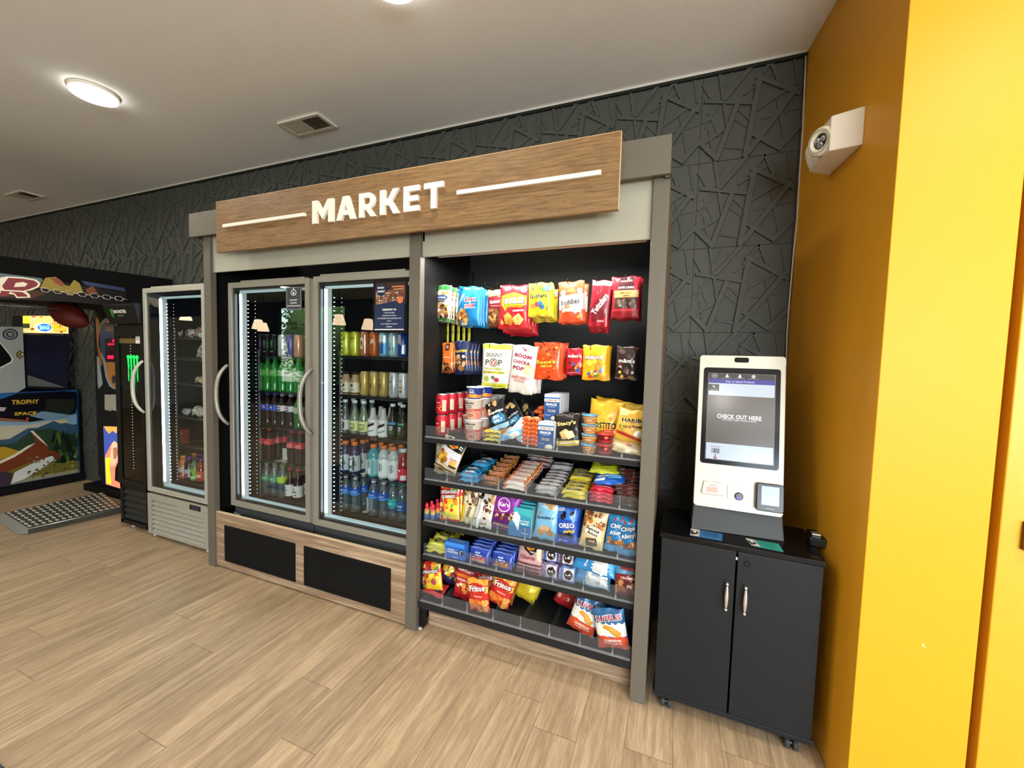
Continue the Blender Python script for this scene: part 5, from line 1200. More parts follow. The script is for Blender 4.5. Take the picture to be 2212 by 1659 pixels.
hang('popcorn_bag', 'snack bag', 'white and lime green popcorn bag', (1040, 743, 1098, 838), 3, 'F0EEE6', .018,
     [('R', 'C8D048', -1, .76, 1, 1), ('R', 'D0D440', -1, -1, 1, -.78), ('T', '2A2A2A', 'SKINNY', 0, .5, 1.25, .18, 0, .005), ('T', '2A2A2A', 'P', -.52, .16, .28, .26, 0, .01), ('T', '2A2A2A', 'P', .5, .16, .28, .26, 0, .01), ('E', '2A2A2A', -.02, .16, .33, .18), ('E', 'F0EEE6', -.02, .16, .28, .15), ('E', 'C04048', -.02, .16, .2, .12), ('E', 'F4E8E0', -.02, .14, .1, .06),
      ('T', 'A8B02E', 'POPCORN', 0, -.13, 1.3, .12, 0, .04), ('R', 'D8D44A', -.9, -.34, .9, -.24), ('T', '4A4A2A', 'DAIRY FREE WHITE CHEDDAR', 0, -.29, 1.6, .06), ('E', 'A8C04A', -.55, -.6, .2, .13), ('E', '6A6A6A', -.02, -.52, .14, .08), ('E', 'B83A4A', .26, -.62, .19, .1), ('E', 'F4F4F4', .45, -.5, .12, .07), ('T', '4A4A2A', 'READY TO EAT', 0, -.9, 1.2, .04)], (1057, 744), tilt=1, Y=.185)
hang('popcorn_bag', 'snack bag', 'white popcorn bag with plum lettering', (1098, 746, 1152, 850), 4, 'ECE8E4', .019,
     [('E', 'C03A5A', .05, .82, .14, .05), ('T', '9E1E4E', 'BOOM', -.05, .56, 1.45, .16, -4, .05), ('T', '9E1E4E', 'CHICKA', -.1, .3, 1.45, .14, -4, .045), ('T', '9E1E4E', 'POP', -.3, .05, .95, .16, -4, .05), ('E', 'E8C88A', .55, .02, .42, .2), ('E', 'F6E4B8', .5, .06, .26, .12), ('E', 'FBF2DC', .62, -.02, .18, .08), ('T', 'C0503A', 'WHITE CHEDDAR', 0, -.34, 1.7, .13, 0, .03), ('T', 'C0503A', 'POPCORN', -.1, -.48, .9, .08, 0, .02)], (1130, 748), tilt=6, dy=.045, Y=.18)
hang('candy_pouch', 'candy pouch', 'bright orange peanut butter candy pouch', (1152, 741, 1212, 820), 6, 'F0501E', .011,
     [('B', ['6A2A12', 'F8A03A', '8A3A18', 'F07A2A'], 26, -.85, -.9, .85, .85, .085, 21), ('R', 'C83A1A', -1, .9, 1, 1), ('O', 'F8C83A', '6A2A12', "Reese's", -.05, -.02, 1.4, .24, 5), ('T', 'F8C83A', 'PIECES', 0, -.26, .9, .12, 4, .05), ('E', '6A2A12', .0, -.92, .06, .04)], (1174, 737), tilt=1, dy=.028, sag=-.002)
hang('candy_pouch', 'candy pouch', 'small red chocolate candy pouch', (1222, 752, 1262, 810), 3, 'C01628', .011,
     [('O', 'F4F0EC', '5A1A14', "m&m's", .0, .42, 1.5, .26, 0), ('B', ['8A0E1C', '6A2A1A', 'E03A3A', '3A6AC0', 'E8C83A', 'F08A2A'], 14, -.7, -.7, .8, .05, .17, 22), ('T', 'F4E0E0', 'MILK CHOCOLATE', 0, -.82, 1.2, .07)], (1232, 750), Y=.23)
hang('candy_pouch', 'candy pouch', 'yellow peanut candy pouch', (1258, 746, 1313, 821), 6, 'F2B61E', .013,
     [('P', 'E8A014', [(-1, -1), (1, -1), (1, -.7), (-1, -.85)]), ('O', 'F8F4F0', '5A2E14', "m&m's", -.05, .32, 1.5, .26, 0), ('B', ['D8861E', 'F8D04A'], 4, -.5, -.4, .5, .1, .26, 24), ('B', ['3A6AC0', '4A9A3A', 'C8462A', '8A5A2E', 'E8E0D0', 'C88A3A'], 12, -.55, -.85, .6, -.42, .14, 23)], (1275, 746), dy=.026)
hang('candy_pouch', 'candy pouch', 'dark brown dark-chocolate candy pouch', (1329, 749, 1376, 820), 2, '3A2A26', .012,
     [('O', 'F4F0EC', '1A0E0A', "m&m's", .02, .15, 1.55, .26, 0), ('E', '5A4A44', -.45, .7, .3, .16), ('B', ['5A4844', '6A2A22', 'B0A8A0', '2A1A16'], 9, -.65, -.5, .65, -.1, .18, 25), ('B', ['E8C84A', 'C0462A', 'D8D0C8', '4A8A3A', 'D88A8A'], 7, -.6, -.88, .7, -.55, .13, 26), ('R', '6A5A54', -1, -1, 1, -.9)], (1345, 743), tilt=2)

# ---- standing / leaning bags on the shelves
def bag(name, cat, desc, box, base, T, art, Y=.11, z=None, roll=0, lean=8, yaw=0, n=1, dy=.05, group=None, wr=1.0, rel=None, dim=None, seed=None, jx=.004, wording=None):
    """box = px bounds of the bag on its front face; z = shelf height"""
    w, h, cx, zb = wdepth(*box, Y)
    if dim: w, h = dim
    o = bag_mesh(w, h, T, base, art, seed=seed or len(bpy.data.objects), wr=wr, name=name)
    rn = random.Random(len(desc))
    for i in range(n):
        b = o if i == 0 else o.copy()
        if i: COL.objects.link(b)
        place(b, cx + rn.uniform(-jx, jx) * (i > 0), Y + i*dy, z if z is not None else zb, math.radians(-lean), math.radians(roll + rn.uniform(-4, 4) * (i > 0)), math.radians(yaw))
        if z is None: b.location.z = zb
        lab = desc if n == 1 else desc + (wording or [', front one of its row', ', second in its row', ', third in its row', ', fourth in its row', ', fifth in its row'])[i]
        tag(b, lab, cat, group or (' '.join(desc.split(',')[0].split()[:6]) + ' row' if n > 1 else None))
    return o
S1, S2, S3, S4, S5 = SH
# --- shelf one (widest mix)
can_art = [('R', 'E8D8B8', .12, -.75, .30, .6), ('B', ['E8A84A', 'F4C87A', 'C87A2A'], 8, -.2, -.7, .04, .1, .05, 2), ('E', '8E1420', -.08, .6, .07, .2), ('T', 'F4E4D4', 'PRINGLES', -.08, .3, .16, .12, 0, .03)]
can_art += [('R', '6A5A40', .14, .45 - k*.16, .28, .49 - k*.16) for k in range(7)]
cn = can_mesh(.037, .114, 'C01E30', can_art, 'D8D4CC', 'chip_can', .15, .35)
k = 0
for i in range(4):
    for lv in (0, 1):
        b = cn if k == 0 else cn.copy()
        if k: COL.objects.link(b)
        k += 1
        x = at(954, 940, .12).x + .006*i; b.location = (x, .125 + i*.082, S1 + .0008 + lv*.1145); b.rotation_euler = (0, 0, .15 * ((i + lv) % 2))
        tag(b, 'red chip can at the left of the top shelf, %s, %s' % (['upper', 'lower'][1 - lv], ['front', 'second back', 'third back', 'rearmost'][i]), 'chip can', 'red chip cans stacked in pairs')
def cup_mesh(name, r0, r1, h, base, art, lid, foldr=None):
    mb = MB(); b = C(base, .5); l_ = C(lid, .3, .2)
    mb.lathe([(r0*.9, 0), (r0, .004), (r1, h - .006), (r1 + .003, h - .005), (r1 + .003, h), (.0001, h + .0005)], b, 20, mats=[b, b, b, l_, l_])
    conform(mb, art, 2*math.pi*r1, h - .012, lambda x, y, e: ((r0 + (r1 - r0)*(y/(h-.012) + .5) + e + .0004)*math.sin(x/r1), -(r0 + (r1 - r0)*(y/(h-.012) + .5) + e + .0004)*math.cos(x/r1), h/2 - .001 + y), r1*.35, paper, clip=(2*math.pi*r1, h))
    return mb.build(name)
nd_art = [('R', 'B84A42', -.5, -.15, .5, .12), ('E', '3A6AC0', -.17, .75, .04, .1), ('T', '2A2A2A', 'Maruchan', .02, .74, .3, .2, 0, .04), ('T', '2A2A2A', 'Instant', .0, .48, .2, .13, 0, .03), ('T', '2A2A2A', 'Lunch', .0, .3, .17, .13, 0, .03), ('T', 'F8E8E0', 'ROAST BEEF FLAVOR', 0, .0, .34, .09, -3, .02), ('R', 'C87A6A', -.5, -1, .5, -.2), ('E', 'F4ECE4', .04, -.62, .19, .3), ('E', 'A8623A', .04, -.62, .165, .25), ('B', ['D89A62', '8A4A2A', 'E8B882'], 14, -.08, -.78, .15, -.46, .04, 5)]
cu = cup_mesh('noodle_cup', .038, .047, .108, 'E6DAD0', nd_art, 'D9D9D6')
spots = [(1022, 957, .10, 0, 'lower front'), (1022, 957, .10, 1, 'upper front'), (1022, 957, .20, 0, 'lower second'), (1022, 957, .20, 1, 'upper second'), (1022, 957, .30, 0, 'lower third'), (1022, 957, .30, 1, 'upper third'), (1022, 957, .40, 0, 'lower rear'), (1022, 957, .40, 1, 'upper rear'), (1010, 950, .26, 0, 'left rear')]
X0 = at(1022, 957, .10).x
for i, (px, py, Y, lv, wh_) in enumerate(spots):
    b = cu if i == 0 else cu.copy()
    if i: COL.objects.link(b)
    b.location = (X0 + (.0 if i < 8 else -.098), Y, S1 + .0008 + lv * .1095)
    b.rotation_euler = (0, 0, (.12, -.08, .05, -.1, .1, 0, -.06, .08, .2)[i])
    tag(b, 'red and white instant noodle cup on the top shelf, ' + wh_, 'noodle cup', 'stacked instant noodle cups')
mc_art = [('R', 'E87A2A', -.5, -1, .5, -.35), ('P', 'F4B04A', [(-.18, -.95), (.2, -.95), (.22, -.2), (-.2, -.25)]), ('E', 'F4F4F4', .0, .55, .1, .28), ('E', '1E3FA0', .0, .57, .08, .2), ('T', 'F4F4F4', 'Easy', 0, .75, .14, .18), ('T', 'F8F4EA', 'MAC', 0, .1, .24, .28, 0, .05), ('B', ['F2A03A', 'E87A1E'], 8, -.14, -.8, .16, -.35, .05, 8)]
mcup = cup_mesh('macaroni_cup', .034, .044, .062, '1E3F9A', mc_art, 'D8DCE4')
for i, Y in enumerate((.10, .20)):
    b = mcup if i == 0 else dup(mcup)
    b.location = (X0 + .006 + .012*i, Y, S1 + .2202); tag(b, 'blue and orange macaroni cup on top of the noodle cups, ' + ('front' if i == 0 else 'rear'), 'macaroni cup', 'blue macaroni cups')
bag('chip_bag', 'chip bag', 'tilted black popped-chip bag with blue lettering', (1062, 871, 1104, 932), '17181B', .016,
    [('B', ['D8B070', 'E8C890', 'C09A5A'], 3, -.5, .55, .7, .9, .2, 3), ('B', ['D8B070', 'E8C890'], 2, -.8, .1, -.6, .5, .2, 4), ('T', 'F4F4F4', 'popchips', .05, .18, 1.55, .24, 0, .045), ('P', '2E7FB0', [(-.5, -.05), (.5, .05), (.8, -.2), (.75, -.6), (-.3, -.65), (-.6, -.4)]), ('T', 'F4F4F4', 'SEA', .0, -.14, .7, .2, 0, .05), ('T', 'F4F4F4', 'SALT', .1, -.42, .95, .22, 0, .05), ('P', '9AC4DC', [(-1, -.7), (1, -.7), (1, -1), (-1, -1)])], Y=.10, z=S1 + .045, roll=-24, lean=14, dim=(.115, .155))
bag('chip_bag', 'chip bag', 'black popped-chip bag leaning behind the tilted one', (1100, 868, 1145, 930), '1A1C20', .016,
    [('B', ['C8A468', 'E0BC80'], 5, -.7, .1, .8, .85, .19, 6), ('T', 'D8DCE0', 'popchips', .0, -.05, 1.5, .2, 0, .04), ('P', '3A88B8', [(-.7, -.2), (.7, -.2), (.6, -.6), (-.6, -.6)]), ('T', 'F0F4F8', 'SALT', 0, -.4, .8, .2)], Y=.19, z=S1 + .03, roll=-38, lean=16, dim=(.12, .16))
bag('chip_bag', 'chip bag', 'black chip bag in shadow at the back of the top shelf', (1105, 865, 1155, 915), '101114', .016, [('B', ['8A7448', 'B0945C'], 4, -.6, -.2, .7, .7, .2, 16)], Y=.33, z=S1 + .02, roll=12, lean=12, dim=(.13, .16))
bag('chip_bag', 'chip bag', 'silver and light blue chip bag end lying under the black one', (1098, 905, 1128, 945), 'A9C4D4', .014, [('P', '6AA8CC', [(-1, -1), (0, -1), (1, .2), (1, .8)]), ('P', 'E4ECF0', [(-.6, .2), (.2, .8), (.5, .5), (-.2, -.1)])], Y=.09, z=S1 + .01, roll=34, lean=35, dim=(.10, .11))
bag('chip_bag', 'chip bag', 'pale bag with chip picture sagging over the front lip', (1075, 930, 1125, 965), 'C8C4BC', .012, [('E', 'C8A070', -.5, .3, .3, .3), ('P', '6A9ABC', [(-1, -1), (.4, -1), (-.2, -.4), (-1, -.2)]), ('P', 'E8E6E0', [(0, .4), (.8, .8), (.9, .2), (.2, -.2)])], Y=.075, z=S1 + .004, roll=-20, lean=50, dim=(.12, .085))
for i in range(3):
    o = bag('snack_packet', 'snack packet', ['yellow and grey flat packet, topmost of the small pile', 'yellow and grey flat packet in the middle of the small pile', 'yellow and white flat packet at the bottom of the small pile'][i], (1044, 925, 1082, 945), ['C8A83A', 'D8C24A', 'E8D65A'][i], .010, [('R', 'B8B4A4', -.1, -.7, .9, .7), ('P', '3A3A34', [(-.9, .3), (-.5, .3), (-.5, -.2), (-.9, -.2)]), ('R', 'E8E0A0', -.4, -.3, .2, .2)], Y=.085, z=S1 + .003 + (2 - i) * .021, lean=78, roll=0, dim=(.10, .055), yaw=(4, -6, 3)[i])
# orange cracker packs
cp = bag_mesh(.052, .030, .0105, 'E0642A', [('R', 'F08A4A', -.9, -.3, .9, .3), ('R', 'F4D0A8', -.5, -.12, .5, .12), ('B', ['B8481A', 'F4A46A'], 6, -.9, -.8, .9, .8, .1, 3)], wr=1.2, name='cracker_pack')
k = 0
for c_, px in enumerate((1136, 1153)):
    for lv in range(7):
        b = cp if k == 0 else cp.copy()
        if k: COL.objects.link(b)
        k += 1
        x = at(px, 965, .08).x; place(b, x, .078, S1 + .002 + lv*.0205, math.radians(-80), 0, .05*((lv*7) % 3 - 1))
        tag(b, 'small orange cracker pack in the %s column of the front pile, %s from the bottom' % (['left', 'right'][c_], ['first', 'second', 'third', 'fourth', 'fifth', 'sixth', 'seventh'][lv]), 'cracker pack', 'orange cracker packs')
for lv in range(9):
    b = cp.copy(); COL.objects.link(b); place(b, at(1166, 900, .22).x + (-.012 if lv % 2 else .01), .22, S1 + .002 + lv*.0205, math.radians(-80), 0, .1*(lv % 3 - 1)); tag(b, 'small cracker pack in the rear pile, %s from the bottom' % (['first'] + ORD[1:])[lv], 'cracker pack', 'orange cracker packs behind')
bx_art = [('R', 'E8E4DE', -1, .78, 1, 1), ('R', '3A78B8', -1, .55, 1, .78), ('R', 'E8E0D8', -1, .42, 1, .66), ('T', 'A83A2E', 'BUMBLE BEE', 0, .54, 1.4, .09, 0, .04), ('R', '24508E', -1, -1, 1, .42), ('T', 'F4F4F4', 'SNACK', 0, .22, 1.45, .2, 0, .045), ('T', 'C8D8EC', 'on the run', 0, .04, .9, .07), ('R', '16305E', -.7, -.4, .7, -.14), ('T', 'F0F0F0', 'TUNA SALAD', 0, -.22, 1.1, .08, 0, .02), ('T', 'F0F0F0', '& CRACKERS', 0, -.33, 1.1, .08, 0, .02), ('E', 'E8D0A8', .45, -.85, .5, .2), ('E', 'F4ECDC', .55, -.78, .35, .14), ('T', 'E8E8F0', 'WITH CRACKERS', -.5, -.62, .7, .05)]
w, h, cx, zb = wdepth(1162, 914, 1196, 971, .075)
bx1 = box_mesh(w, h, .045, '24508E', bx_art, 'E6E8EC', 'C8D4E4', 'snack_kit_box'); bx1.location = (cx, .072, S1 + .001); tag(bx1, 'blue and white snack kit box standing at the front lip', 'box')
w2, h2, cx2, zb2 = wdepth(1177, 853, 1210, 912, .17)
for i in range(4):
    for lv in (0, 1):
        b = bx1.copy(); COL.objects.link(b); b.location = (cx2 + .0, .155 + i*.05, S1 + .001 + lv*(h + .0008)); tag(b, 'blue and white snack kit box in the rear stack, %s level, %s' % (['lower', 'upper'][lv], ['front', 'second back', 'third back', 'rearmost'][i]), 'box', 'stacked snack kit boxes')
bag('chip_bag', 'chip bag', 'black pita chip bag with gold script', (1204, 896, 1254, 956), '1E1A18', .017,
    [('O', 'E8C87A', '1E1A18', "Stacy's", -.05, .42, 1.45, .3, 6), ('P', 'D8B072', [(-.6, -.1), (-.1, .12), (.3, -.1), (.2, -.45), (-.4, -.5)]), ('P', 'F0D8A0', [(-.2, -.05), (.4, .0), (.6, -.35), (.1, -.5)]), ('P', 'E8C04A', [(-.9, -.6), (.9, -.55), (.8, -.85), (-.8, -.9)]), ('P', 'F4EAD0', [(-.6, -.68), (.6, -.62), (.5, -.72), (-.5, -.78)])], Y=.10, z=S1, roll=-6, lean=12, dim=(.135, .165), n=3, dy=.055)
for i, (c_, z_) in enumerate((('D09A5A', 0), ('D09A5A', 1), ('C88E50', 2), ('D8A464', 3))):
    if i == 0:
        pc = cup_mesh('dip_cup', .027, .036, .045, 'CC9254', [('R', 'B87A3E', -.5, -.6, .5, .4), ('T', 'F4E4C4', 'DIPS', 0, -.05, .25, .4, 0, .03), ('R', 'E8CCA0', -.5, .55, .5, .7)], '5AA0C8')
    b = pc if i == 0 else pc.copy()
    if i: COL.objects.link(b)
    b.location = (at(1272, 975, .085).x, .085, S1 + .0008 + i*.0458); tag(b, 'tan dip cup with blue lid, %s from the bottom of its stack' % ['first', 'second', 'third', 'fourth'][i], 'cup', 'stacked tan dip cups')
rc = cup_mesh('gelatin_cup', .03, .040, .05, '7E1418', [('E', 'E84A3A', .1, .5, .08, .4), ('R', 'A82A24', -.5, -.7, .5, -.2), ('E', 'F4B8B0', .1, .5, .03, .12)], 'C83A34')
for i, (dx, dyy, lv) in enumerate(((0, 0, 0), (0, 0, 1), (.01, .09, 0), (.01, .09, 1))):
    b = rc if i == 0 else rc.copy()
    if i: COL.objects.link(b)
    b.location = (at(1305, 985, .09).x + dx, .09 + dyy, S1 + .0008 + lv*.0508); tag(b, 'dark red gelatin cup beside the dip cups, ' + ['lower front', 'upper front', 'lower rear', 'upper rear'][i], 'cup', 'dark red gelatin cups')
yb_ = bag('chip_bag', 'chip bag', 'large yellow tortilla chip bag behind the cups', (1275, 872, 1332, 950), 'D8A41E', .024,
    [('P', 'E8BC3A', [(-1, .2), (1, .5), (1, -.1), (-1, -.2)]), ('O', '1E1A18', 'F0D060', 'TOSTITOS', .0, -.05, 1.7, .26, 4), ('P', 'E87A2A', [(.1, .3), (.4, .35), (.35, .15)]), ('E', 'C0402A', .2, -.55, .3, .12), ('R', 'B8861A', -1, -1, 1, -.85)], Y=.19, z=S1, roll=4, lean=6, dim=(.17, .235), n=2, dy=.07)
bag('chip_bag', 'chip bag', 'golden bag with green lettering at the rear right', (1325, 868, 1388, 930), 'D8B02A', .02, [('P', 'E8C84A', [(-1, .1), (1, .3), (1, .9), (-1, .8)]), ('T', '4A7A3A', 'VEGGIE', .0, .25, 1.3, .17, -3, .04), ('T', '3A5A2A', 'BAKED', .3, -.05, .7, .12, -3, .03)], Y=.22, z=S1 + .06, roll=3, lean=8, dim=(.165, .17))
bag('gummy_bag', 'candy bag', 'gold gummy candy bag leaning at the right end of the top shelf', (1330, 898, 1388, 965), 'D8A83A', .017,
    [('O', '1A1A1A', 'F0D890', 'HARIBO', .1, .32, 1.6, .26, 6), ('T', '2A2214', 'Goldbears', .15, -.05, 1.4, .18, 10, .035), ('P', 'F0D088', [(-.9, .9), (-.2, .95), (-.4, .55), (-.9, .5)]), ('P', 'B02A2A', [(-.9, -.4), (.9, -.75), (.9, -.9), (-.9, -.6)]), ('E', 'E8E0D0', .55, -.42, .3, .2), ('B', ['C83A2A', 'E8C83A', '4A9A3A', 'E8842A'], 8, -.8, -.4, .2, -.1, .09, 4)], Y=.10, z=S1 + .055, roll=8, lean=14, dim=(.145, .15))
bag('cookie_bag', 'snack bag', 'cream and pink bag slumped over the lip at the right end', (1318, 955, 1385, 990), 'E0C48C', .014, [('P', 'C05A4A', [(-.8, .6), (.9, .2), (.9, 0), (-.8, .4)]), ('P', 'F0DCB4', [(-.9, -.2), (.8, -.6), (.6, -.9), (-.9, -.6)]), ('B', ['D89A8A', 'F0E0C8', 'C87A6A'], 8, -.6, -.3, .8, .3, .15, 12)], Y=.082, z=S1 + .006, roll=6, lean=40, dim=(.15, .10))

# --- shelf two
bag('popcorn_bag', 'snack bag', 'cream popcorn bag tilted at the left end of the second shelf', (930, 965, 990, 1030), 'CDBB98', .018,
    [('P', '1C1A20', [(-.6, .95), (1, .95), (.9, .35), (-.4, .35)]), ('P', 'F2A83A', [(-.35, .9), (.3, .95), (.5, .6), (.1, .42), (-.3, .5)]), ('P', 'E8622A', [(-.2, .85), (.1, .7), (.4, .55), (.0, .5)]), ('T', 'F4F4F4', 'IT', .72, .68, .3, .2, 80, .04), ('P', 'DCDCE8', [(-.95, .45), (.95, .3), (.95, -.45), (.2, -.6), (-.95, -.2)]), ('B', ['D8A83A', 'F0CC6A', 'B07A22', '8A5A1E'], 12, -.75, -.5, -.15, .1, .2, 5), ('P', 'E8B04A', [(.3, -.2), (.85, -.2), (.85, -.5), (.3, -.5)]), ('T', 'B02A2A', 'Cheddar', .55, -.12, .6, .1), ('R', '1E1C22', .3, -.62, .9, -.5), ('P', '26221E', [(-1, -.78), (1, -.86), (1, -.93), (-1, -.85)])], Y=.085, z=S2 + .028, roll=20, lean=6, dim=(.145, .185))
bag('popcorn_bag', 'snack bag', 'cream popcorn bag standing behind the tilted one', (935, 960, 985, 1035), 'C2AF8A', .018, [('E', '7A5A22', -.1, -.6, .4, .2), ('P', 'D8CCB0', [(-1, .2), (1, .3), (1, .8), (-1, .8)])], Y=.15, z=S2, roll=3, lean=4, dim=(.14, .17))
def pile(name, cat, desc, px, w, hh_, T, base, art, z, rows_, lv, Y0=.078, dyr=.042, rise=.0, lean=66, grp=None, yaw=0, wr=1.0, stag=.004, fn=None):
    """flat wrapped bars in rows going back; lv levels per row"""
    o = bag_mesh(w, hh_, T, base, art, wr=wr, name=name, seed=len(bpy.data.objects)); k = 0; rn = random.Random(len(desc) + int(px))
    X = at(px, 1050, Y0).x; th = 2*T*.92 + .001
    for r in range(rows_):
        for l in range(lv + (fn(r) if fn else 0)):
            b = o if k == 0 else o.copy()
            if k: COL.objects.link(b)
            k += 1
            place(b, X + rn.uniform(-stag, stag), Y0 + r*dyr, z + .002 + l*th + r*rise, math.radians(-lean - rn.uniform(-3, 3)), 0, math.radians(yaw + rn.uniform(-3, 3)))
            nm = ['bottom', 'second', 'third', 'fourth', 'fifth', 'sixth', 'seventh', 'eighth', 'ninth'][l] + ' layer'
            tag(b, '%s, %s, %s' % (desc, nm, ['front row', 'second row back', 'third row back', 'fourth row back', 'fifth row back', 'sixth row back', 'seventh row back', 'eighth row back'][r]), cat, grp or ' '.join(desc.split()[:6]) + ' pile')
    return o
pile('treat_bar', 'snack bar', 'light blue crispy treat bar on second shelf', 1006, .115, .058, .013, '3FA4D8', [('P', 'F0F4F8', [(-.6, .3), (.3, .6), (.6, .1), (-.3, -.3)]), ('P', '1E6EB0', [(.4, .9), (1, .9), (1, -.2)]), ('T', 'E8F4FC', 'Krispies', .0, .2, .9, .3, 6, .04), ('P', 'C83A4A', [(-.3, -.4), (.3, -.2), (.3, -.45), (-.2, -.6)])], S2, 4, 2, dyr=.07, lean=72, yaw=-4, stag=.012, fn=lambda r: 1 if r > 1 else 0)
pile('candy_bar', 'candy bar', 'gold and brown caramel cookie bar', 1059, .098, .038, .010, 'A8642E', [('P', 'D8A458', [(-1, 1), (1, 1), (1, .5), (-1, .2)]), ('O', 'C8202A', 'F4E8D0', 'TWIX', .0, .0, 1.3, .62, 0), ('P', '5A2A14', [(-1, -.6), (1, -.8), (1, -1), (-1, -1)])], S2, 6, 1, dyr=.052, rise=.011, lean=52, stag=.006, fn=lambda r: 1)
pile('candy_bar', 'candy bar', 'white and red peanut caramel bar', 1112, .132, .040, .0115, 'EFE6DA', [('P', 'E8763A', [(-1, 1), (-.55, 1), (-.75, -1), (-1, -1)]), ('P', 'E8763A', [(.62, 1), (1, 1), (1, -1), (.8, -1)]), ('O', 'D82A30', 'F8F4EC', 'PAYDAY', .0, .0, 1.15, .55, 0), ('B', ['C8863A', 'E0A860'], 5, .55, -.6, .95, .6, .12, 3)], S2, 6, 2, dyr=.05, rise=.007, lean=60, fn=lambda r: 0)
pile('candy_bar', 'candy bar', 'silver wrapped chocolate bar', 1182, .120, .036, .0100, 'A9A6A8', [('P', '4A2A22', [(-1, 1), (1, 1), (1, .45), (-1, .45)]), ('P', 'E8E6E8', [(-.9, .1), (.9, .1), (.9, -.3), (-.9, -.3)]), ('T', '5A3A30', "HERSHEY'S", .0, .7, 1.2, .3, 0, .03), ('R', 'D8D4D8', -1, -.7, 1, -.5)], S2, 8, 2, dyr=.04, rise=.0045, lean=62, fn=lambda r: 1 if r > 5 else 0)
pile('candy_bar', 'candy bar', 'yellow wrapped peanut butter crunch bar', 1240, .118, .036, .0105, 'DCC22A', [('R', '2A3E8A', -.6, -.1, .6, .6), ('T', 'F4E04A', 'Butterfinger', .0, .25, 1.05, .42, 0, .04), ('P', 'F4E86A', [(-1, -.3), (1, -.3), (1, -.6), (-1, -.6)]), ('B', ['8A6A1E', 'F8F090'], 5, .6, -.8, .95, .8, .1, 7)], S2, 6, 2, dyr=.045, rise=.004, lean=64, fn=lambda r: 1 if r > 2 else 0)
pile('candy_bar', 'candy bar', 'red wrapped wafer bar behind the clear lip', 1299, .112, .042, .0095, 'D8324A', [('P', 'F0E8E8', [(-.7, .4), (.7, .4), (.7, -.1), (-.7, -.1)]), ('T', 'C01E2E', 'KitKat', 0, .15, .9, .4, 0, .04)], S2, 3, 4, dyr=.06, lean=82, Y0=.082)
bag('candy_pouch', 'candy pouch', 'blue chocolate chip cookie pouch lying on the red bars', (1285, 1040, 1345, 1062), '1E5FC0', .016, [('P', '7ABCF0', [(-.4, .5), (.7, .6), (.8, 0), (0, -.3)]), ('P', 'E8F0FC', [(-.95, -.3), (-.2, -.2), (-.3, -.6), (-.95, -.7)]), ('T', 'F4F8FF', 'minis', -.4, .1, .7, .3, 8, .04)], Y=.10, z=S2 + .083, roll=-4, lean=60, dim=(.15, .07))
bag('candy_pouch', 'candy pouch', 'bright yellow sour candy pouch lying on top at the right', (1275, 1022, 1342, 1048), 'D8DC2A', .012, [('P', '6A7A2A', [(-.6, .6), (.1, .8), (.3, .2), (-.4, .1)]), ('P', 'EEF05A', [(-1, -.5), (1, -.8), (1, -1), (-1, -.8)]), ('T', '4A5A1E', 'Sour', -.1, .35, .7, .3, 4, .04)], Y=.14, z=S2 + .115, roll=4, lean=68, dim=(.165, .09))
pile('candy_bar', 'candy bar', 'dark brown chocolate bar at the right end', 1357, .125, .040, .0100, '4A2E28', [('R', 'E8E4E0', -.95, -.4, -.45, .4)] + [('R', '2A1A16', -.9 + k*.06, -.35, -.87 + k*.06, .35) for k in range(7)] + [('T', 'D8B0A0', 'Special Dark', .3, .1, 1.0, .4, 0, .03), ('P', '8A3A3A', [(-.4, -.5), (1, -.5), (1, -.75), (-.4, -.75)])], S2, 2, 6, dyr=.055, lean=80, Y0=.085, stag=.006, fn=lambda r: 2 * (r > 0) - (r == 0))
for i in range(5):
    o_ = at(1155, 1003, .30); sb = bpy.data.objects.get('silver_stack')
    if i == 0: s0 = bag_mesh(.15, .045, .0105, 'B4B0B0', [('P', 'F0ECEC', [(-.9, .4), (.9, .2), (.9, -.2), (-.9, 0)]), ('P', '6A2A2A', [(-1, -.5), (1, -.7), (1, -1), (-1, -.8)])], name='candy_bar')
    b = s0 if i == 0 else s0.copy()
    if i: COL.objects.link(b)
    place(b, o_.x + .006*(i % 2), .36 + .012*(i % 3), S2 + .055 + i*.0195, math.radians(-75), 0, .06*(i % 3 - 1)); tag(b, 'silver and brown bar on the raised rear stack, %s from the bottom' % (['first'] + ORD[1:])[i], 'candy bar', 'rear stack of silver bars')

# --- shelf three
def bottle_small(label, x, y):
    e = MB(); e.lathe([(.010, 0), (.0125, .002), (.0135, .02), (.0125, .03), (.0135, .045), (.012, .055), (.008, .060)], C('3A6AB0', .3, 0), 14, mats=[C('2F62B0', .3), C('2F62B0', .3), C('4A7AB8', .3), C('F2C84A', .3), C('F08A4A', .3), C('E8506A', .3)])
    o = e.build('candy_bottle'); MB().lathe([(.0085, .059), (.0095, .062), (.009, .078), (.006, .086), (.0001, .088)], C('E82A48', .25), 12).build('cap', o)
    o.location = (x, y, S3 + .001); tag(o, label, 'candy bottle', 'small red-capped candy bottles'); return o
p0 = None
for i, (px, Y) in enumerate(((922, .075), (935, .073), (946, .11), (932, .115), (944, .155), (955, .15))):
    lab = 'tiny red-capped rainbow candy bottle at the left of the third shelf, ' + ['front left', 'front right', 'second row right', 'second row left', 'third row left', 'third row right'][i]
    x = at(px, 1125, Y).x
    if p0 is None: p0 = bottle_small(lab, x, Y)
    else: dup(p0, (x, Y, S3 + .001), label=lab)
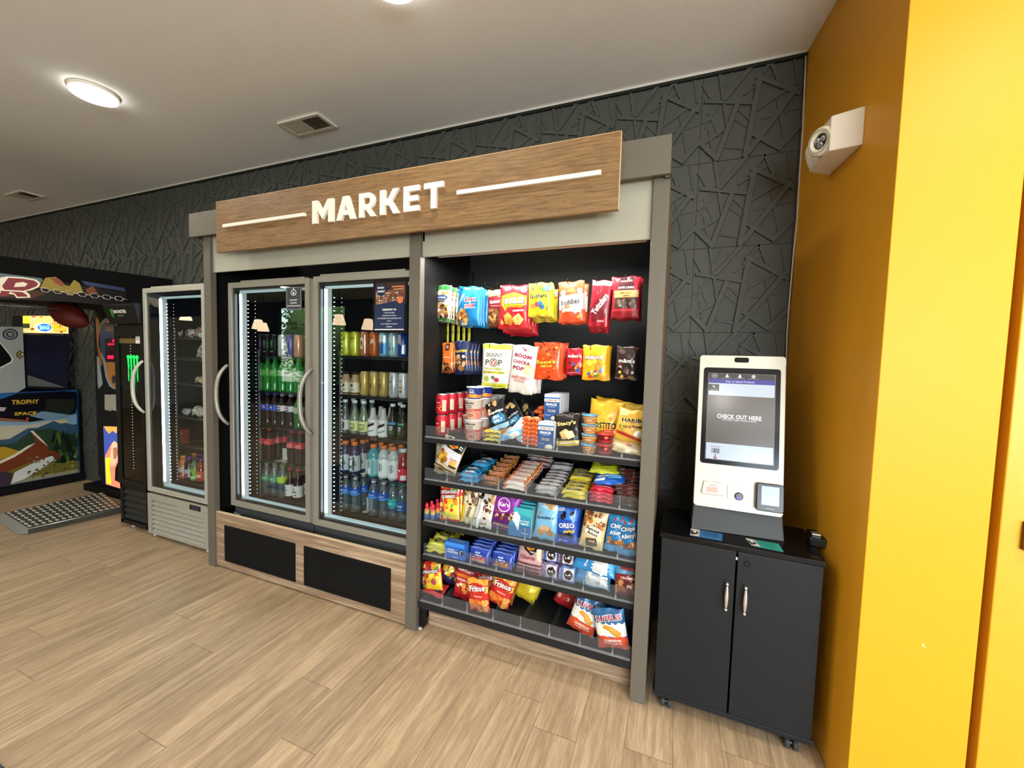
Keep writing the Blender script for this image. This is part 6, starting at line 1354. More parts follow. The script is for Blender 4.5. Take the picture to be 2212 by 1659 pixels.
ls_art = [('B', ['E8502A', 'F8D83A', '9A3A6A', '4AA03A', 'F4A02A'], 16, -.9, .45, .9, .95, .2, 2), ('P', 'F8E04A', [(-1, .1), (1, .2), (1, -.9), (-1, -.9)]), ('B', ['F08A2A', 'D83A2A', '8ABA3A', 'F4C83A', 'B03A6A', 'F8F07A'], 22, -.9, -.85, .9, .1, .2, 7), ('O', 'F4F4F4', '2A2A2A', 'LIFESAVERS', .0, .42, 1.6, .16, 3), ('O', 'F4F4F4', '2A2A2A', 'GUMMIES', .0, .2, 1.4, .15, 3)]
bag('gummy_bag', 'candy bag', 'red and yellow fruit gummy bag on the third shelf', (950, 1052, 995, 1138), 'E02A2A', .013, ls_art, Y=.085, z=S3, roll=-5, lean=8, n=3, dy=.035)
bag('snack_bag', 'snack bag', 'purple and yellow coated snack bag on the third shelf', (995, 1062, 1026, 1142), 'E8D8A8', .013, [('P', '6A2A8A', [(-1, 1), (1, 1), (1, .68), (-1, .72)]), ('B', ['6A4022', 'F4ECD8', '3A2214', 'D8B87A'], 22, -.85, .05, .85, .65, .2, 6), ('P', 'F0CC2A', [(-1, -.1), (-.5, .0), (-.6, -1), (-1, -1)]), ('O', '2A2A2A', 'F4E8C0', 'minis', .1, -.35, 1.4, .22, 75)], Y=.10, z=S3, roll=3, lean=8, n=2, dy=.04)
for i, (px, Y, rl) in enumerate(((1025, .075, 14), (1036, .10, 10))):
    bag('wrapped_stick', 'snack', ['white wrapped snack roll leaning right on the third shelf', 'second white wrapped snack roll leaning behind the first'][i], (px - 8, 1078, px + 8, 1146), 'D8D6D2', .011, [('P', 'B8B6B4', [(-.3, .9), (.1, .9), (.3, -.9), (-.1, -.9)]), ('P', 'F4F2EE', [(.3, .9), (.6, .9), (.8, -.9), (.5, -.9)]), ('E', '7A6A5A', -.3, -.4, .2, .08)], Y=Y, z=S3, roll=rl, lean=10, dim=(.044, .15))
bag('snack_bag', 'snack bag', 'white granola cluster bag on the third shelf', (1034, 1068, 1062, 1148), 'E4DED6', .012, [('P', '9AA4A0', [(-1, 1), (.2, 1), (.1, .8), (-1, .82)]), ('B', ['5A3A26', '8A5A3A', '3A2418'], 14, -.7, -.2, .5, .6, .17, 8), ('P', 'C8905A', [(.2, .9), (.9, .8), (.9, .3), (.4, .4)]), ('T', '8A2A2A', 'Bites', -.2, -.78, .9, .1, 10, .03), ('E', '2A2A2A', -.2, -.5, .25, .06)], Y=.085, z=S3, roll=6, lean=8, n=2, dy=.045)
bag('trail_mix_bag', 'snack bag', 'large purple trail mix bag with white circle logo', (1056, 1072, 1113, 1157), '8A2AA0', .016, [('P', '5A1E6E', [(-1, -.25), (1, -.1), (1, -1), (-1, -1)]), ('B', ['6A3A22', 'C8904A', '4A2418', 'E0B878', 'A03A2A'], 26, -.7, -.45, .9, -.05, .11, 4), ('E', 'F0E4F4', -.1, .28, .5, .36), ('E', '9A34AE', -.1, .28, .43, .31), ('T', 'F8F0FA', "Kar's", -.1, .3, .75, .22, 8, .05), ('T', 'F0D8F4', 'TRAIL MIX', .1, .75, .6, .06), ('T', 'E8C86A', 'SWEET & SALTY', .0, -.75, 1.3, .08)], Y=.09, z=S3, roll=8, lean=8, n=2, dy=.05)
cb_art = [('P', '3AB0B8', [(-1, 1), (1, 1), (1, .4), (-1, .7)]), ('P', '1E6AA8', [(-1, -.3), (1, -.2), (1, -1), (-1, -1)]), ('P', 'E8F0F0', [(-.75, .55), (-.35, .7), (.0, .4), (-.05, 0), (-.1, -.6), (-.5, -.1), (-.85, .2)]), ('T', 'F4F4F4', 'Rice Krispies', .42, .1, .85, .12, 0, .03), ('T', 'F4F4F4', 'TREATS', .42, -.08, .7, .12, 0, .04), ('T', 'D8ECF4', 'Original', .5, -.72, .6, .1, 0, .02)]
w, h, cx, zb = wdepth(1098, 1103, 1146, 1163, .075)
kb = box_mesh(w, h, .020, '2A90A8', cb_art, 'B8DCE0', '2AA0B0', 'treat_box')
for i in range(9):
    b = kb if i == 0 else kb.copy()
    if i: COL.objects.link(b)
    place(b, cx + .002*(i % 2), .072 + i*.031, S3 + .001 + (.0 if i == 0 else .008*i), math.radians(-10), 0, 0, True)
    b.location.z = S3 + .001 + i*.006
    tag(b, 'teal and blue crispy treat pack filed upright, %s' % (['frontmost'] + [o + ' back' for o in ORD[1:]])[i], 'snack pack', 'file of teal treat packs')
bag('cookie_bag', 'snack bag', 'light blue mini cookie bag on the third shelf', (1152, 1086, 1203, 1170), '7AB8DC', .017, [('P', 'A8D4EC', [(-1, 1), (1, 1), (.6, .5), (-.6, .6)]), ('B', ['D8A868', 'C08A4A'], 3, -.1, .55, .7, .85, .26, 3), ('E', 'C87A5A', -.6, .3, .1, .06), ('T', '2A3A5A', "Grandma's", -.1, .12, 1.5, .16, 8, .04), ('B', ['C89058', 'B07840', 'DCA870'], 6, -.8, -.65, .6, -.3, .25, 9)], Y=.085, z=S3, roll=3, lean=9, n=2, dy=.05)
bag('cookie_bag', 'snack bag', 'royal blue mini sandwich cookie bag on the third shelf', (1202, 1097, 1250, 1180), '2450B8', .017, [('P', '3A78DC', [(-1, .9), (1, .7), (1, .2), (-1, .3)]), ('P', 'C8D8F4', [(-.9, .78), (-.2, .82), (-.2, .68), (-.9, .62)]), ('T', 'C0282E', 'NABISCO', -.55, .73, .5, .07), ('B', ['16161E', '2A2A36'], 5, -.4, .2, .8, .65, .16, 5), ('O', 'F4F6FC', '1A3A90', 'OREO', .0, -.05, 1.45, .25, 5), ('O', 'F0C83A', '1A2A60', 'mini', .25, -.32, 1.0, .18, 8), ('B', ['16161E', '2E2E3A'], 5, -.8, -.7, .8, -.45, .17, 6), ('T', 'D8E4FA', 'GO-PAK', -.3, -.82, .8, .08)], Y=.085, z=S3, roll=-3, lean=9, n=3, dy=.05)
bag('cookie_bag', 'snack bag', 'cream cookie bag covered with cookie pictures', (1250, 1108, 1303, 1192), 'E8CE98', .017, [('B', ['A86430', '8A4A20', 'C07A3E'], 16, -.85, .1, .85, .85, .17, 5), ('B', ['4A2412'], 26, -.85, .1, .85, .85, .045, 6), ('E', 'F4E8CC', .05, -.1, .75, .26), ('T', '2A1A14', 'Famous', .0, .0, 1.1, .17, -8, .045), ('T', '2A1A14', 'Amos', .0, -.2, .9, .17, -8, .045), ('P', '5A4030', [(-.5, -.5), (.4, -.4), (.6, -.75), (-.3, -.9)]), ('P', 'C8A47A', [(-.2, -.55), (.3, -.5), (.3, -.62), (-.2, -.66)])], Y=.085, z=S3, roll=7, lean=9, n=3, dy=.055)
ca = [('P', '2A8CC8', [(-1, 1), (1, 1), (1, .5), (-1, .6)]), ('P', 'E03A3A', [(.1, .62), (.3, .95), (.45, .9), (.25, .6)]), ('E', 'C8382E', -.35, .62, .1, .1), ('O', 'F6F6F6', '14242E', 'Chips', -.05, .32, 1.3, .28, 12), ('O', 'F6F6F6', '14242E', 'Ahoy!', -.02, -.02, 1.35, .28, 12), ('B', ['B0703A', 'C88A50', '8A5028'], 14, -.75, -.6, .8, -.32, .16, 4), ('P', '4A9CD0', [(-.9, -.68), (.9, -.6), (.9, -.9), (-.9, -.95)])]
for i, (bx_, rl, Y) in enumerate((((1308, 1120, 1348, 1200), 6, .09), ((1342, 1124, 1380, 1205), -4, .085))):
    bag('cookie_bag', 'snack bag', ['left blue chocolate chip cookie bag at the right end', 'right blue chocolate chip cookie bag beside the post'][i], bx_, '1C78B8', .016, ca, Y=Y, z=S3, roll=rl, lean=9, n=2, dy=.05, dim=(.105, .185))

# --- shelf four
pile('cookie_packet', 'snack packet', 'yellow shortbread cookie packet at the left end', 945, .135, .060, .012, 'D8D042', [('R', '1E1C1A', -.45, .1, .55, .65), ('T', 'F0E8A0', 'LORNA DOONE', .05, .38, .85, .24, 0, .03), ('P', 'F0EE8A', [(-.9, -.2), (.9, -.3), (.9, -.6), (-.9, -.5)]), ('P', 'B8AC34', [(-1, .9), (1, .8), (1, .7), (-1, .8)])], S4, 7, 1, dyr=.058, rise=.012, lean=66, yaw=5, wr=1.5, fn=lambda r: 1 if r < 2 else 0)
ob = [('P', '3A8AE0', [(-1, 1), (1, 1), (1, .55), (-1, .55)]), ('T', 'E8F0FC', 'OREO', -.35, .1, .7, .2, 0, .04), ('T', 'E8F0FC', 'CAKESTERS', -.25, -.2, 1.2, .24, 0, .05), ('E', '16161E', .62, -.1, .26, .42), ('E', 'E8ECF4', .68, -.12, .18, .32), ('E', '20202A', .72, -.14, .16, .28), ('R', 'F4F6FC', -.2, -.82, .3, -.76)]
w, h, cx, zb = wdepth(961, 1184, 1004, 1218, .07)
o = box_mesh(w, h, .05, '2468C8', ob, '3A7AD0', '3A84DC', 'snack_cake_box', topart=[('R', 'D8E8FA', -.7, -.1, .7, .1), ('R', 'D8E8FA', -.6, .4, .8, .5)]); place(o, cx, .068, S4 + .001); tag(o, 'blue snack cake box with dark sandwich cookie picture', 'snack box')
pa = lambda c1, c2: [('T', 'E8F0FA', 'POP', -.1, .30, .5, .26, 0, .05), ('T', 'E8F0FA', 'tarts', .02, .02, .65, .2, 0, .05), ('P', c1, [(-.6, -.2), (.7, -.1), (.75, -.5), (-.55, -.55)]), ('P', c2, [(-.7, -.5), (.7, -.5), (.75, -.85), (-.7, -.82)]), ('B', ['F4C8D8', 'F8F4E8', '6AC0E8'], 8, -.5, -.45, .6, -.2, .06, 3)]
for j, (bx_, c1, c2, lab) in enumerate((((1010, 1190, 1056, 1222), 'C83A4A', 'C89A72', 'pink-frosted'), ((1059, 1202, 1107, 1235), 'A05A30', 'B87A50', 'brown-frosted'))):
    w, h, cx, zb = wdepth(*bx_, .072)
    o = bag_mesh(w, h, .010, '1E3FA8', [('P', '2E56C4', [(-1, 1), (1, 1), (1, .75), (-1, .8)]), ('R', 'C8D8F4', -.8, .86, .8, .9)] + pa(c1, c2), wr=.8, name='toaster_pastry_pack')
    for i in range(9):
        b = o if i == 0 else o.copy()
        if i: COL.objects.link(b)
        place(b, cx - .004*i*(1 - j) + .001*(i % 2), .074 + i*.036, S4 + .001, math.radians(-16), 0, .03*(i % 3 - 1)); b.location.z += .0012*i
        tag(b, 'blue toaster pastry pack from the %s file, %s' % (lab, (['frontmost'] + [q + ' back' for q in ORD[1:]])[i]), 'pastry pack', 'files of blue pastry packs')
bag('chip_bag', 'chip bag', 'mauve and tan churro snack bag with round gold logo', (1114, 1180, 1170, 1262), 'C8A0A0', .016, [('R', 'E4D8C8', -1, .8, 1, 1), ('P', '1E1818', [(-.55, .78), (.6, .78), (.65, .2), (.1, -.05), (-.5, .2)]), ('E', 'E09A2E', .0, .5, .42, .34), ('P', '1E1818', [(-.15, .7), (.1, .7), (.2, .3), (-.1, .3)]), ('P', 'C07A2A', [(-.3, .5), (.3, .5), (0, .2)]), ('T', 'F4E8E0', 'PAPITAS', .3, .12, .6, .09, 0, .03), ('T', '8E2A4A', 'Churro', -.15, -.18, 1.2, .2, 0, .05), ('P', '6A3A48', [(-1, -.45), (1, -.45), (1, -1), (-1, -1)]), ('R', 'C8A0A0', -1, -.62, 1, -.55), ('R', 'A87A84', -1, -.8, 1, -.74), ('P', 'E0C49A', [(.5, .3), (.95, .4), (.95, -.3), (.6, -.2)])], Y=.085, z=S4, roll=2, lean=12, n=2, dy=.05)
cup_art = [('P', '5A3A80', [(-1, 1), (-.6, 1), (-.7, -1), (-1, -1)]), ('P', 'D8D0E0', [(-.3, .8), (.9, .7), (.9, -.7), (-.3, -.8)]), ('E', '2A1A14', .3, .0, .5, .62), ('B', ['F4F4F4'], 8, .0, -.1, .5, .1, .09, 4), ('T', 'E8E0F4', 'CupCakes', -.75, .0, 1.2, .3, 90, .03)]
for i, (bx_, z_, lab, c_) in enumerate((((1168, 1228, 1204, 1266), 0, 'lower left', '8A84A0'), ((1206, 1233, 1240, 1272), 0, 'lower right', '6A8AB8'), ((1170, 1190, 1204, 1226), .078, 'upper left', '4A6AA8'), ((1204, 1195, 1240, 1232), .078, 'upper right', '5A4A6A'))):
    bag('cupcake_pack', 'snack pack', 'clear-wrapped iced cupcake pack, %s of four' % lab, bx_, c_, .018, cup_art, Y=.09 + (.01 if z_ else 0), z=S4 + z_, lean=10, group='wrapped cupcake packs', dim=(.088, .076))
bag('donut_bag', 'snack bag', 'blue and white powdered donut bag tilted on top', (1234, 1212, 1330, 1268), '2E8CD0', .022, [('P', 'E8EAEC', [(-.1, .95), (.55, .9), (.65, -.9), (-.05, -.9)]), ('B', ['FAFAFA', 'D4D8DC'], 14, .0, -.75, .5, .75, .16, 5), ('P', 'C83A34', [(-.85, .4), (-.5, .55), (-.5, .1), (-.85, 0)]), ('T', 'F4F8FC', 'Donettes', -.35, .15, .95, .22, 80, .045), ('P', '4AA8E8', [(.7, .8), (.95, .8), (.95, -.8), (.75, -.8)])], Y=.085, z=S4 + .07, roll=8, lean=28, dim=(.205, .115))
bag('donut_bag', 'snack bag', 'blue and white powdered donut bag under the tilted one', (1234, 1255, 1318, 1292), '5A8AB8', .022, [('P', 'D0D2D4', [(-.3, .95), (.8, .9), (.9, -.9), (-.25, -.9)]), ('B', ['E8E8E8', 'B0B4B8'], 14, -.2, -.6, .7, .6, .16, 5)], Y=.10, z=S4, roll=3, lean=30, dim=(.185, .10))
bag('donut_bag', 'snack bag', 'dark blue donut bag behind the powdered ones', (1300, 1215, 1335, 1260), '1E3E78', .018, [('P', '7AB0DC', [(-.8, .2), (.5, .8), (.9, .3), (-.2, -.3)])], Y=.18, z=S4 + .05, roll=-8, lean=10, dim=(.12, .12))
bag('donut_bag', 'snack bag', 'red and brown crunch donut bag beside the right post', (1332, 1226, 1378, 1296), '6A2A28', .018, [('P', '5A9AC8', [(-1, 1), (1, 1), (1, .45), (-1, .3)]), ('P', 'A83A34', [(-.6, .85), (.7, .8), (.6, .55), (-.5, .6)]), ('B', ['A8643A', 'C88A5A', '8A4A2A'], 10, -.8, -.9, .9, -.1, .2, 5), ('R', '8E2226', -1, .0, 1, .28), ('T', 'F4E8E0', 'CRUNCH', .1, .14, 1.2, .13, 0, .03), ('T', 'F4F0E8', 'PK', .3, -.35, .5, .22, 0, .04)], Y=.085, z=S4, roll=-2, lean=10, n=2, dy=.06, dim=(.115, .15))

# --- bottom deck
D0 = S5
bag('gummy_bag', 'candy bag', 'fruit gummy bag slumped at the left of the bottom deck', (912, 1232, 962, 1290), 'D8282A', .018, ls_art[:1] + [('P', 'F0C82A', [(-1, .1), (1, .3), (1, -.9), (-1, -.9)]), ('B', ['F08A2A', 'D83A2A', '8ABA3A', 'F8E04A', 'B03A6A', 'F8F07A'], 24, -.9, -.85, .9, .2, .2, 7), ('O', 'F4F4F4', '2A2A2A', 'LIFESAVERS', .0, .35, 1.6, .2, 3)], Y=.082, z=D0 + .02, roll=-12, lean=8, dim=(.135, .16))
bag('gummy_bag', 'candy bag', 'crumpled fruit gummy bag standing behind the slumped one', (950, 1232, 982, 1290), 'A82028', .016, [('P', '3A2A5A', [(-1, -.5), (1, -.2), (1, -1), (-1, -1)]), ('B', ['F0B82A', 'C8382A', '6A8A2A', 'F8E04A'], 18, -.9, -.6, .9, .8, .22, 9)], Y=.20, z=D0, roll=24, lean=14, yaw=25, dim=(.13, .16))
bag('candy_bag', 'candy bag', 'flat red and navy candy bag hanging over the deck edge', (908, 1272, 958, 1302), 'B8242A', .010, [('P', '26224A', [(-.9, .1), (.9, .2), (.7, -.5), (-.7, -.4)]), ('P', 'F0B03A', [(-1, .5), (.6, .6), (.6, .4), (-1, .3)]), ('T', 'F4F4F4', 'CANDY', .1, -.12, .7, .3, 0, .04)], Y=.06, z=D0 + .01, roll=8, lean=58, dim=(.13, .08))
bag('chip_bag', 'chip bag', 'red whole grain chip bag behind the left corn chips', (978, 1232, 1028, 1296), 'C0242A', .02, [('T', 'F4EEE4', 'SunChips', -.1, .82, 1.4, .16, 0, .05), ('P', 'E87A2A', [(-1, .6), (1, .68), (1, .5), (-1, .42)]), ('T', 'F8E0C8', 'GARDEN SALSA', .0, .28, 1.6, .15, 0, .03), ('B', ['E8A04A', 'F4C47A', 'D8842A'], 7, -.1, -.5, .8, .0, .22, 4), ('B', ['F0F0E0', 'E8D84A'], 3, -.6, -.3, -.2, .1, .12, 5), ('P', 'A81A22', [(-1, -.6), (1, -.8), (1, -1), (-1, -1)])], Y=.115, z=D0 + .004, roll=5, lean=4, dim=(.14, .175), n=2, dy=.06)
fr_art = [('P', 'F0A43A', [(-1, 1), (1, 1), (1, .7), (-1, .6)]), ('P', 'F4C04A', [(-1, .2), (1, .25), (1, .62), (-1, .65)]), ('E', 'C8262A', .0, .45, .85, .34), ('O', 'FFFFFF', '3A1A14', 'Fritos', .0, .48, 1.5, .34, 8), ('T', 'FBE8D0', 'ORIGINAL', .1, .02, .8, .07), ('B', ['F08A3A', 'F4B05A', 'E0702A'], 16, -.8, -.88, .8, -.25, .24, 3)]
bag('corn_chip_bag', 'chip bag', 'front left red and yellow corn chip bag on the deck', (1012, 1256, 1062, 1328), 'D0302A', .019, fr_art, Y=.052, z=D0 + .002, roll=-5, lean=0, dim=(.125, .175))
bag('corn_chip_bag', 'chip bag', 'front right corn chip bag tilted against its neighbour', (1050, 1248, 1098, 1322), 'D0302A', .019, fr_art, Y=.095, z=D0 + .026, roll=17, lean=0, dim=(.13, .172))
bag('corn_chip_bag', 'chip bag', 'corn chip bag standing behind the front pair', (1025, 1240, 1075, 1310), 'C88A3A', .019, fr_art, Y=.135, z=D0 + .02, roll=-3, lean=4, dim=(.13, .17))
bag('corn_chip_bag', 'chip bag', 'brown and tan corn chip bag at the back right of the trio', (1060, 1245, 1105, 1315), 'A8682E', .019, [('P', 'E0A84A', [(-1, 1), (1, 1), (1, .6), (-1, .5)]), ('B', ['C88A4A', '8A4E22', 'E0B070'], 14, -.8, -.8, .8, .3, .22, 6), ('T', 'F4ECD8', 'os', .5, .6, .5, .2, 0, .05)], Y=.18, z=D0, roll=16, lean=6, dim=(.14, .17))
bag('chip_bag', 'chip bag', 'plain yellow potato chip bag leaning at the back', (1102, 1255, 1155, 1312), 'E0C22A', .018, [('P', 'C8A078', [(-.9, .9), (-.3, .95), (-.1, .3), (-.7, .1)]), ('P', 'F0E0B8', [(-.6, .5), (-.1, .6), (-.2, .2)]), ('P', 'F0D84A', [(.1, .8), (.9, .6), (.8, -.2), (.3, -.4)]), ('P', 'B89A1E', [(-1, -.8), (1, -.9), (1, -1), (-1, -1)])], Y=.22, z=D0 + .005, roll=22, lean=14, dim=(.135, .17), n=2, dy=.06, wording=[', nearer one', ', farther one'])
bag('chip_bag', 'chip bag', 'red spicy chip bag behind the ridged chip bags', (1198, 1284, 1252, 1330), 'B8242A', .018, [('B', ['E8502A', 'F4B8A0', 'D83A2A', 'F4D8C8'], 22, -.85, -.8, .85, .8, .2, 4)], Y=.23, z=D0 + .01, roll=18, lean=12, dim=(.16, .18))
rf = [('P', '2A5F8E', [(-1, 1), (1, 1), (1, .3), (-1, .3)]), ('P', 'ECEAE4', [(-1, .38), (-.8, .3), (-.6, .4), (-.4, .3), (-.2, .4), (0, .3), (.2, .4), (.4, .3), (.6, .4), (.8, .3), (1, .38), (1, -.3), (-1, -.3)]), ('P', 'D8502E', [(-1, -.38), (-.5, -.25), (0, -.36), (.5, -.25), (1, -.36), (1, -1), (-1, -1)]), ('P', 'D89A3A', [(-.3, .3), (.2, .2), (.7, -.1), (.5, -.35), (.1, -.2), (-.1, 0), (-.5, .1)]), ('P', 'E8B45A', [(-.1, .2), (.3, .1), (.5, -.15), (.2, -.1)]), ('O', 'A01E3A', 'F4EEE8', 'RUFFLES', .0, .60, 1.6, .24, 6), ('T', 'F8E8DC', 'CHEDDAR', .05, -.5, 1.1, .13, 0, .05), ('T', 'F8E8DC', '& SOUR CREAM', .05, -.66, 1.1, .08, 0, .03)]
bag('ridged_chip_bag', 'chip bag', 'left ridged chip bag tilted left with orange bottom', (1226, 1300, 1278, 1390), '2A5F8E', .021, rf, Y=.095, z=D0 + .0, roll=17, lean=2, dim=(.14, .185))
bag('ridged_chip_bag', 'chip bag', 'right ridged chip bag nearest the right post', (1298, 1318, 1360, 1410), '2A5F8E', .022, rf, Y=.052, z=D0 + .0, roll=-12, lean=0, dim=(.15, .185))
bag('chip_bag', 'chip bag', 'bright blue tortilla chip bag behind the ridged pair', (1278, 1300, 1320, 1380), '1E55B4', .02, [('P', '3A8AE0', [(-.9, .8), (.9, .9), (.6, .2), (-.7, .1)]), ('O', 'F0F0F4', '14244A', 'D', .2, .35, .8, .3, 0), ('P', '16306E', [(-1, -.2), (1, -.3), (1, -1), (-1, -1)])], Y=.17, z=D0 + .02, roll=4, lean=8, dim=(.15, .20))
bag('chip_bag', 'chip bag', 'dark navy chip bag in the right rear corner', (1335, 1310, 1378, 1390), '1A2A50', .02, [('P', '5A78A0', [(.2, .7), (.5, .8), (.4, 0), (.2, 0)])], Y=.22, z=D0, roll=3, lean=8, dim=(.13, .19), n=2, dy=.06, wording=[', nearer one', ', farther one'])

# ================================================================== DRINKS
clear = glassy('clear_plastic', 'DDE6E8', .10, .06, haze=.14, hazec='B8C4C8'); 
def liq(h, r=.12): return C(h, r, 0, coat=.4)
def bottle_proto(name, r, H, liquid, capc, labc, labart, kind='soda', lz=(.45, .65), see=False, top=.0):
    """root mesh = filled bottle; children cap and label"""
    if kind == 'soda': pr = [(r*.72, 0), (r*.9, .004), (r*.98, .02), (r*.86, .035), (r*.97, H*.30), (r*.95, H*.42), (r, H*.46), (r, H*.66), (r*.97, H*.70), (r*.6, H*.84), (.0125, H*.91), (.0125, H*.95)]
    elif kind == 'wide': pr = [(r*.8, 0), (r*.97, .006), (r, .03), (r*.95, .05), (r, .07), (r, H*.60), (r*.93, H*.63), (r, H*.68), (r*.97, H*.74), (r*.8, H*.81), (.019, H*.88), (.0185, H*.93)]
    elif kind == 'water': pr = [(r*.75, 0), (r*.95, .006), (r*.9, .03), (r*.98, .05), (r*.86, .07), (r*.97, .09), (r*.9, H*.48), (r, H*.52), (r, H*.68), (r*.93, H*.72), (r*.78, H*.82), (.013, H*.90), (.0125, H*.95)]
    elif kind == 'neck': pr = [(r*.8, 0), (r*.98, .006), (r, .03), (r, H*.48), (r*.96, H*.54), (r*.6, H*.68), (.016, H*.80), (.0145, H*.95)]
    elif kind == 'coffee': pr = [(r*.85, 0), (r, .006), (r, H*.55), (r*.92, H*.64), (r*.70, H*.74), (r*.66, H*.84), (.020, H*.88)]
    mb = MB(); mb.lathe(pr, clear if see else liq(liquid), 18); o = mb.build(name)
    if see and liquid:
        q = [(max(a - .002, .001), max(b, .003)) for a, b in pr if b < H*.86]; MB().lathe(q, glassy('tinted_' + liquid, liquid, .02, .05, haze=.35, hazec=liquid), 14).build('liquid', o)
    zt_ = pr[-1][1]; cr = pr[-1][0] + .0022
    if capc:
        ch = .016 if kind != 'wide' else .02
        if kind == 'coffee': ch = .014
        mb = MB(); mb.lathe([(cr, zt_ - .003), (cr, zt_ + ch - .002), (cr - .0015, zt_ + ch)], C(capc, .35), 16); mb.build('cap', o)
    if labc:
        z0, z1 = lz[0]*H, lz[1]*H
        def rad(z):
            for (a, b), (c, d) in zip(pr, pr[1:]):
                if b <= z <= d: return a + (c - a)*(z - b)/max(d - b, 1e-6)
            return r
        label_band(max(rad(z0), rad((z0+z1)/2)), max(rad(z1), rad((z0+z1)/2)), z0, z1, labc, labart, o)
    return o
_prot = {}
def row(shelf_z, items, Y=.285, depth=2, dyb=.075, shelfname='', fridge=''):
    """items: (px, py, key, desc)"""
    for px, py, key, desc in items:
        if key is None: continue
        first = key not in _prot
        o = _prot[key] if not first else None
        if first: o = DR[key](); _prot[key] = o
        nm, cat = o.name.split('.')[0], CATS[key]
        X = at(px, py, Y).x
        for i in range(depth):
            if first and i == 0: c = o
            else: c = dup(o)
            c.location = (X, Y + i*dyb, shelf_z + .0012); c.rotation_euler = (0, 0, random.uniform(-.25, .25))
            tag(c, desc + (', front of its file' if i == 0 else ', %s back in its file' % ORD[i]), cat, '%s of the %s' % (shelfname, fridge))
def can(h, base, art, r=.0325, top='B9BCC0', metal=.35): return can_mesh(r, h, base, art, top, 'drink_can', metal)
claw = lambda c: [('P', c, [(-.09, .55), (-.05, .55), (-.06, -.35), (-.08, 0)]), ('P', c, [(-.02, .6), (.02, .6), (.01, -.5), (-.01, 0)]), ('P', c, [(.05, .55), (.09, .55), (.07, -.35), (.06, 0)])]
vb = lambda a, b: [('R', a, -.25, -.9, -.1, .9), ('R', b, .12, -.8, .2, .8), ('T', 'F4F4F4', 'ENERGY', 0, -.3, .22, .12)]
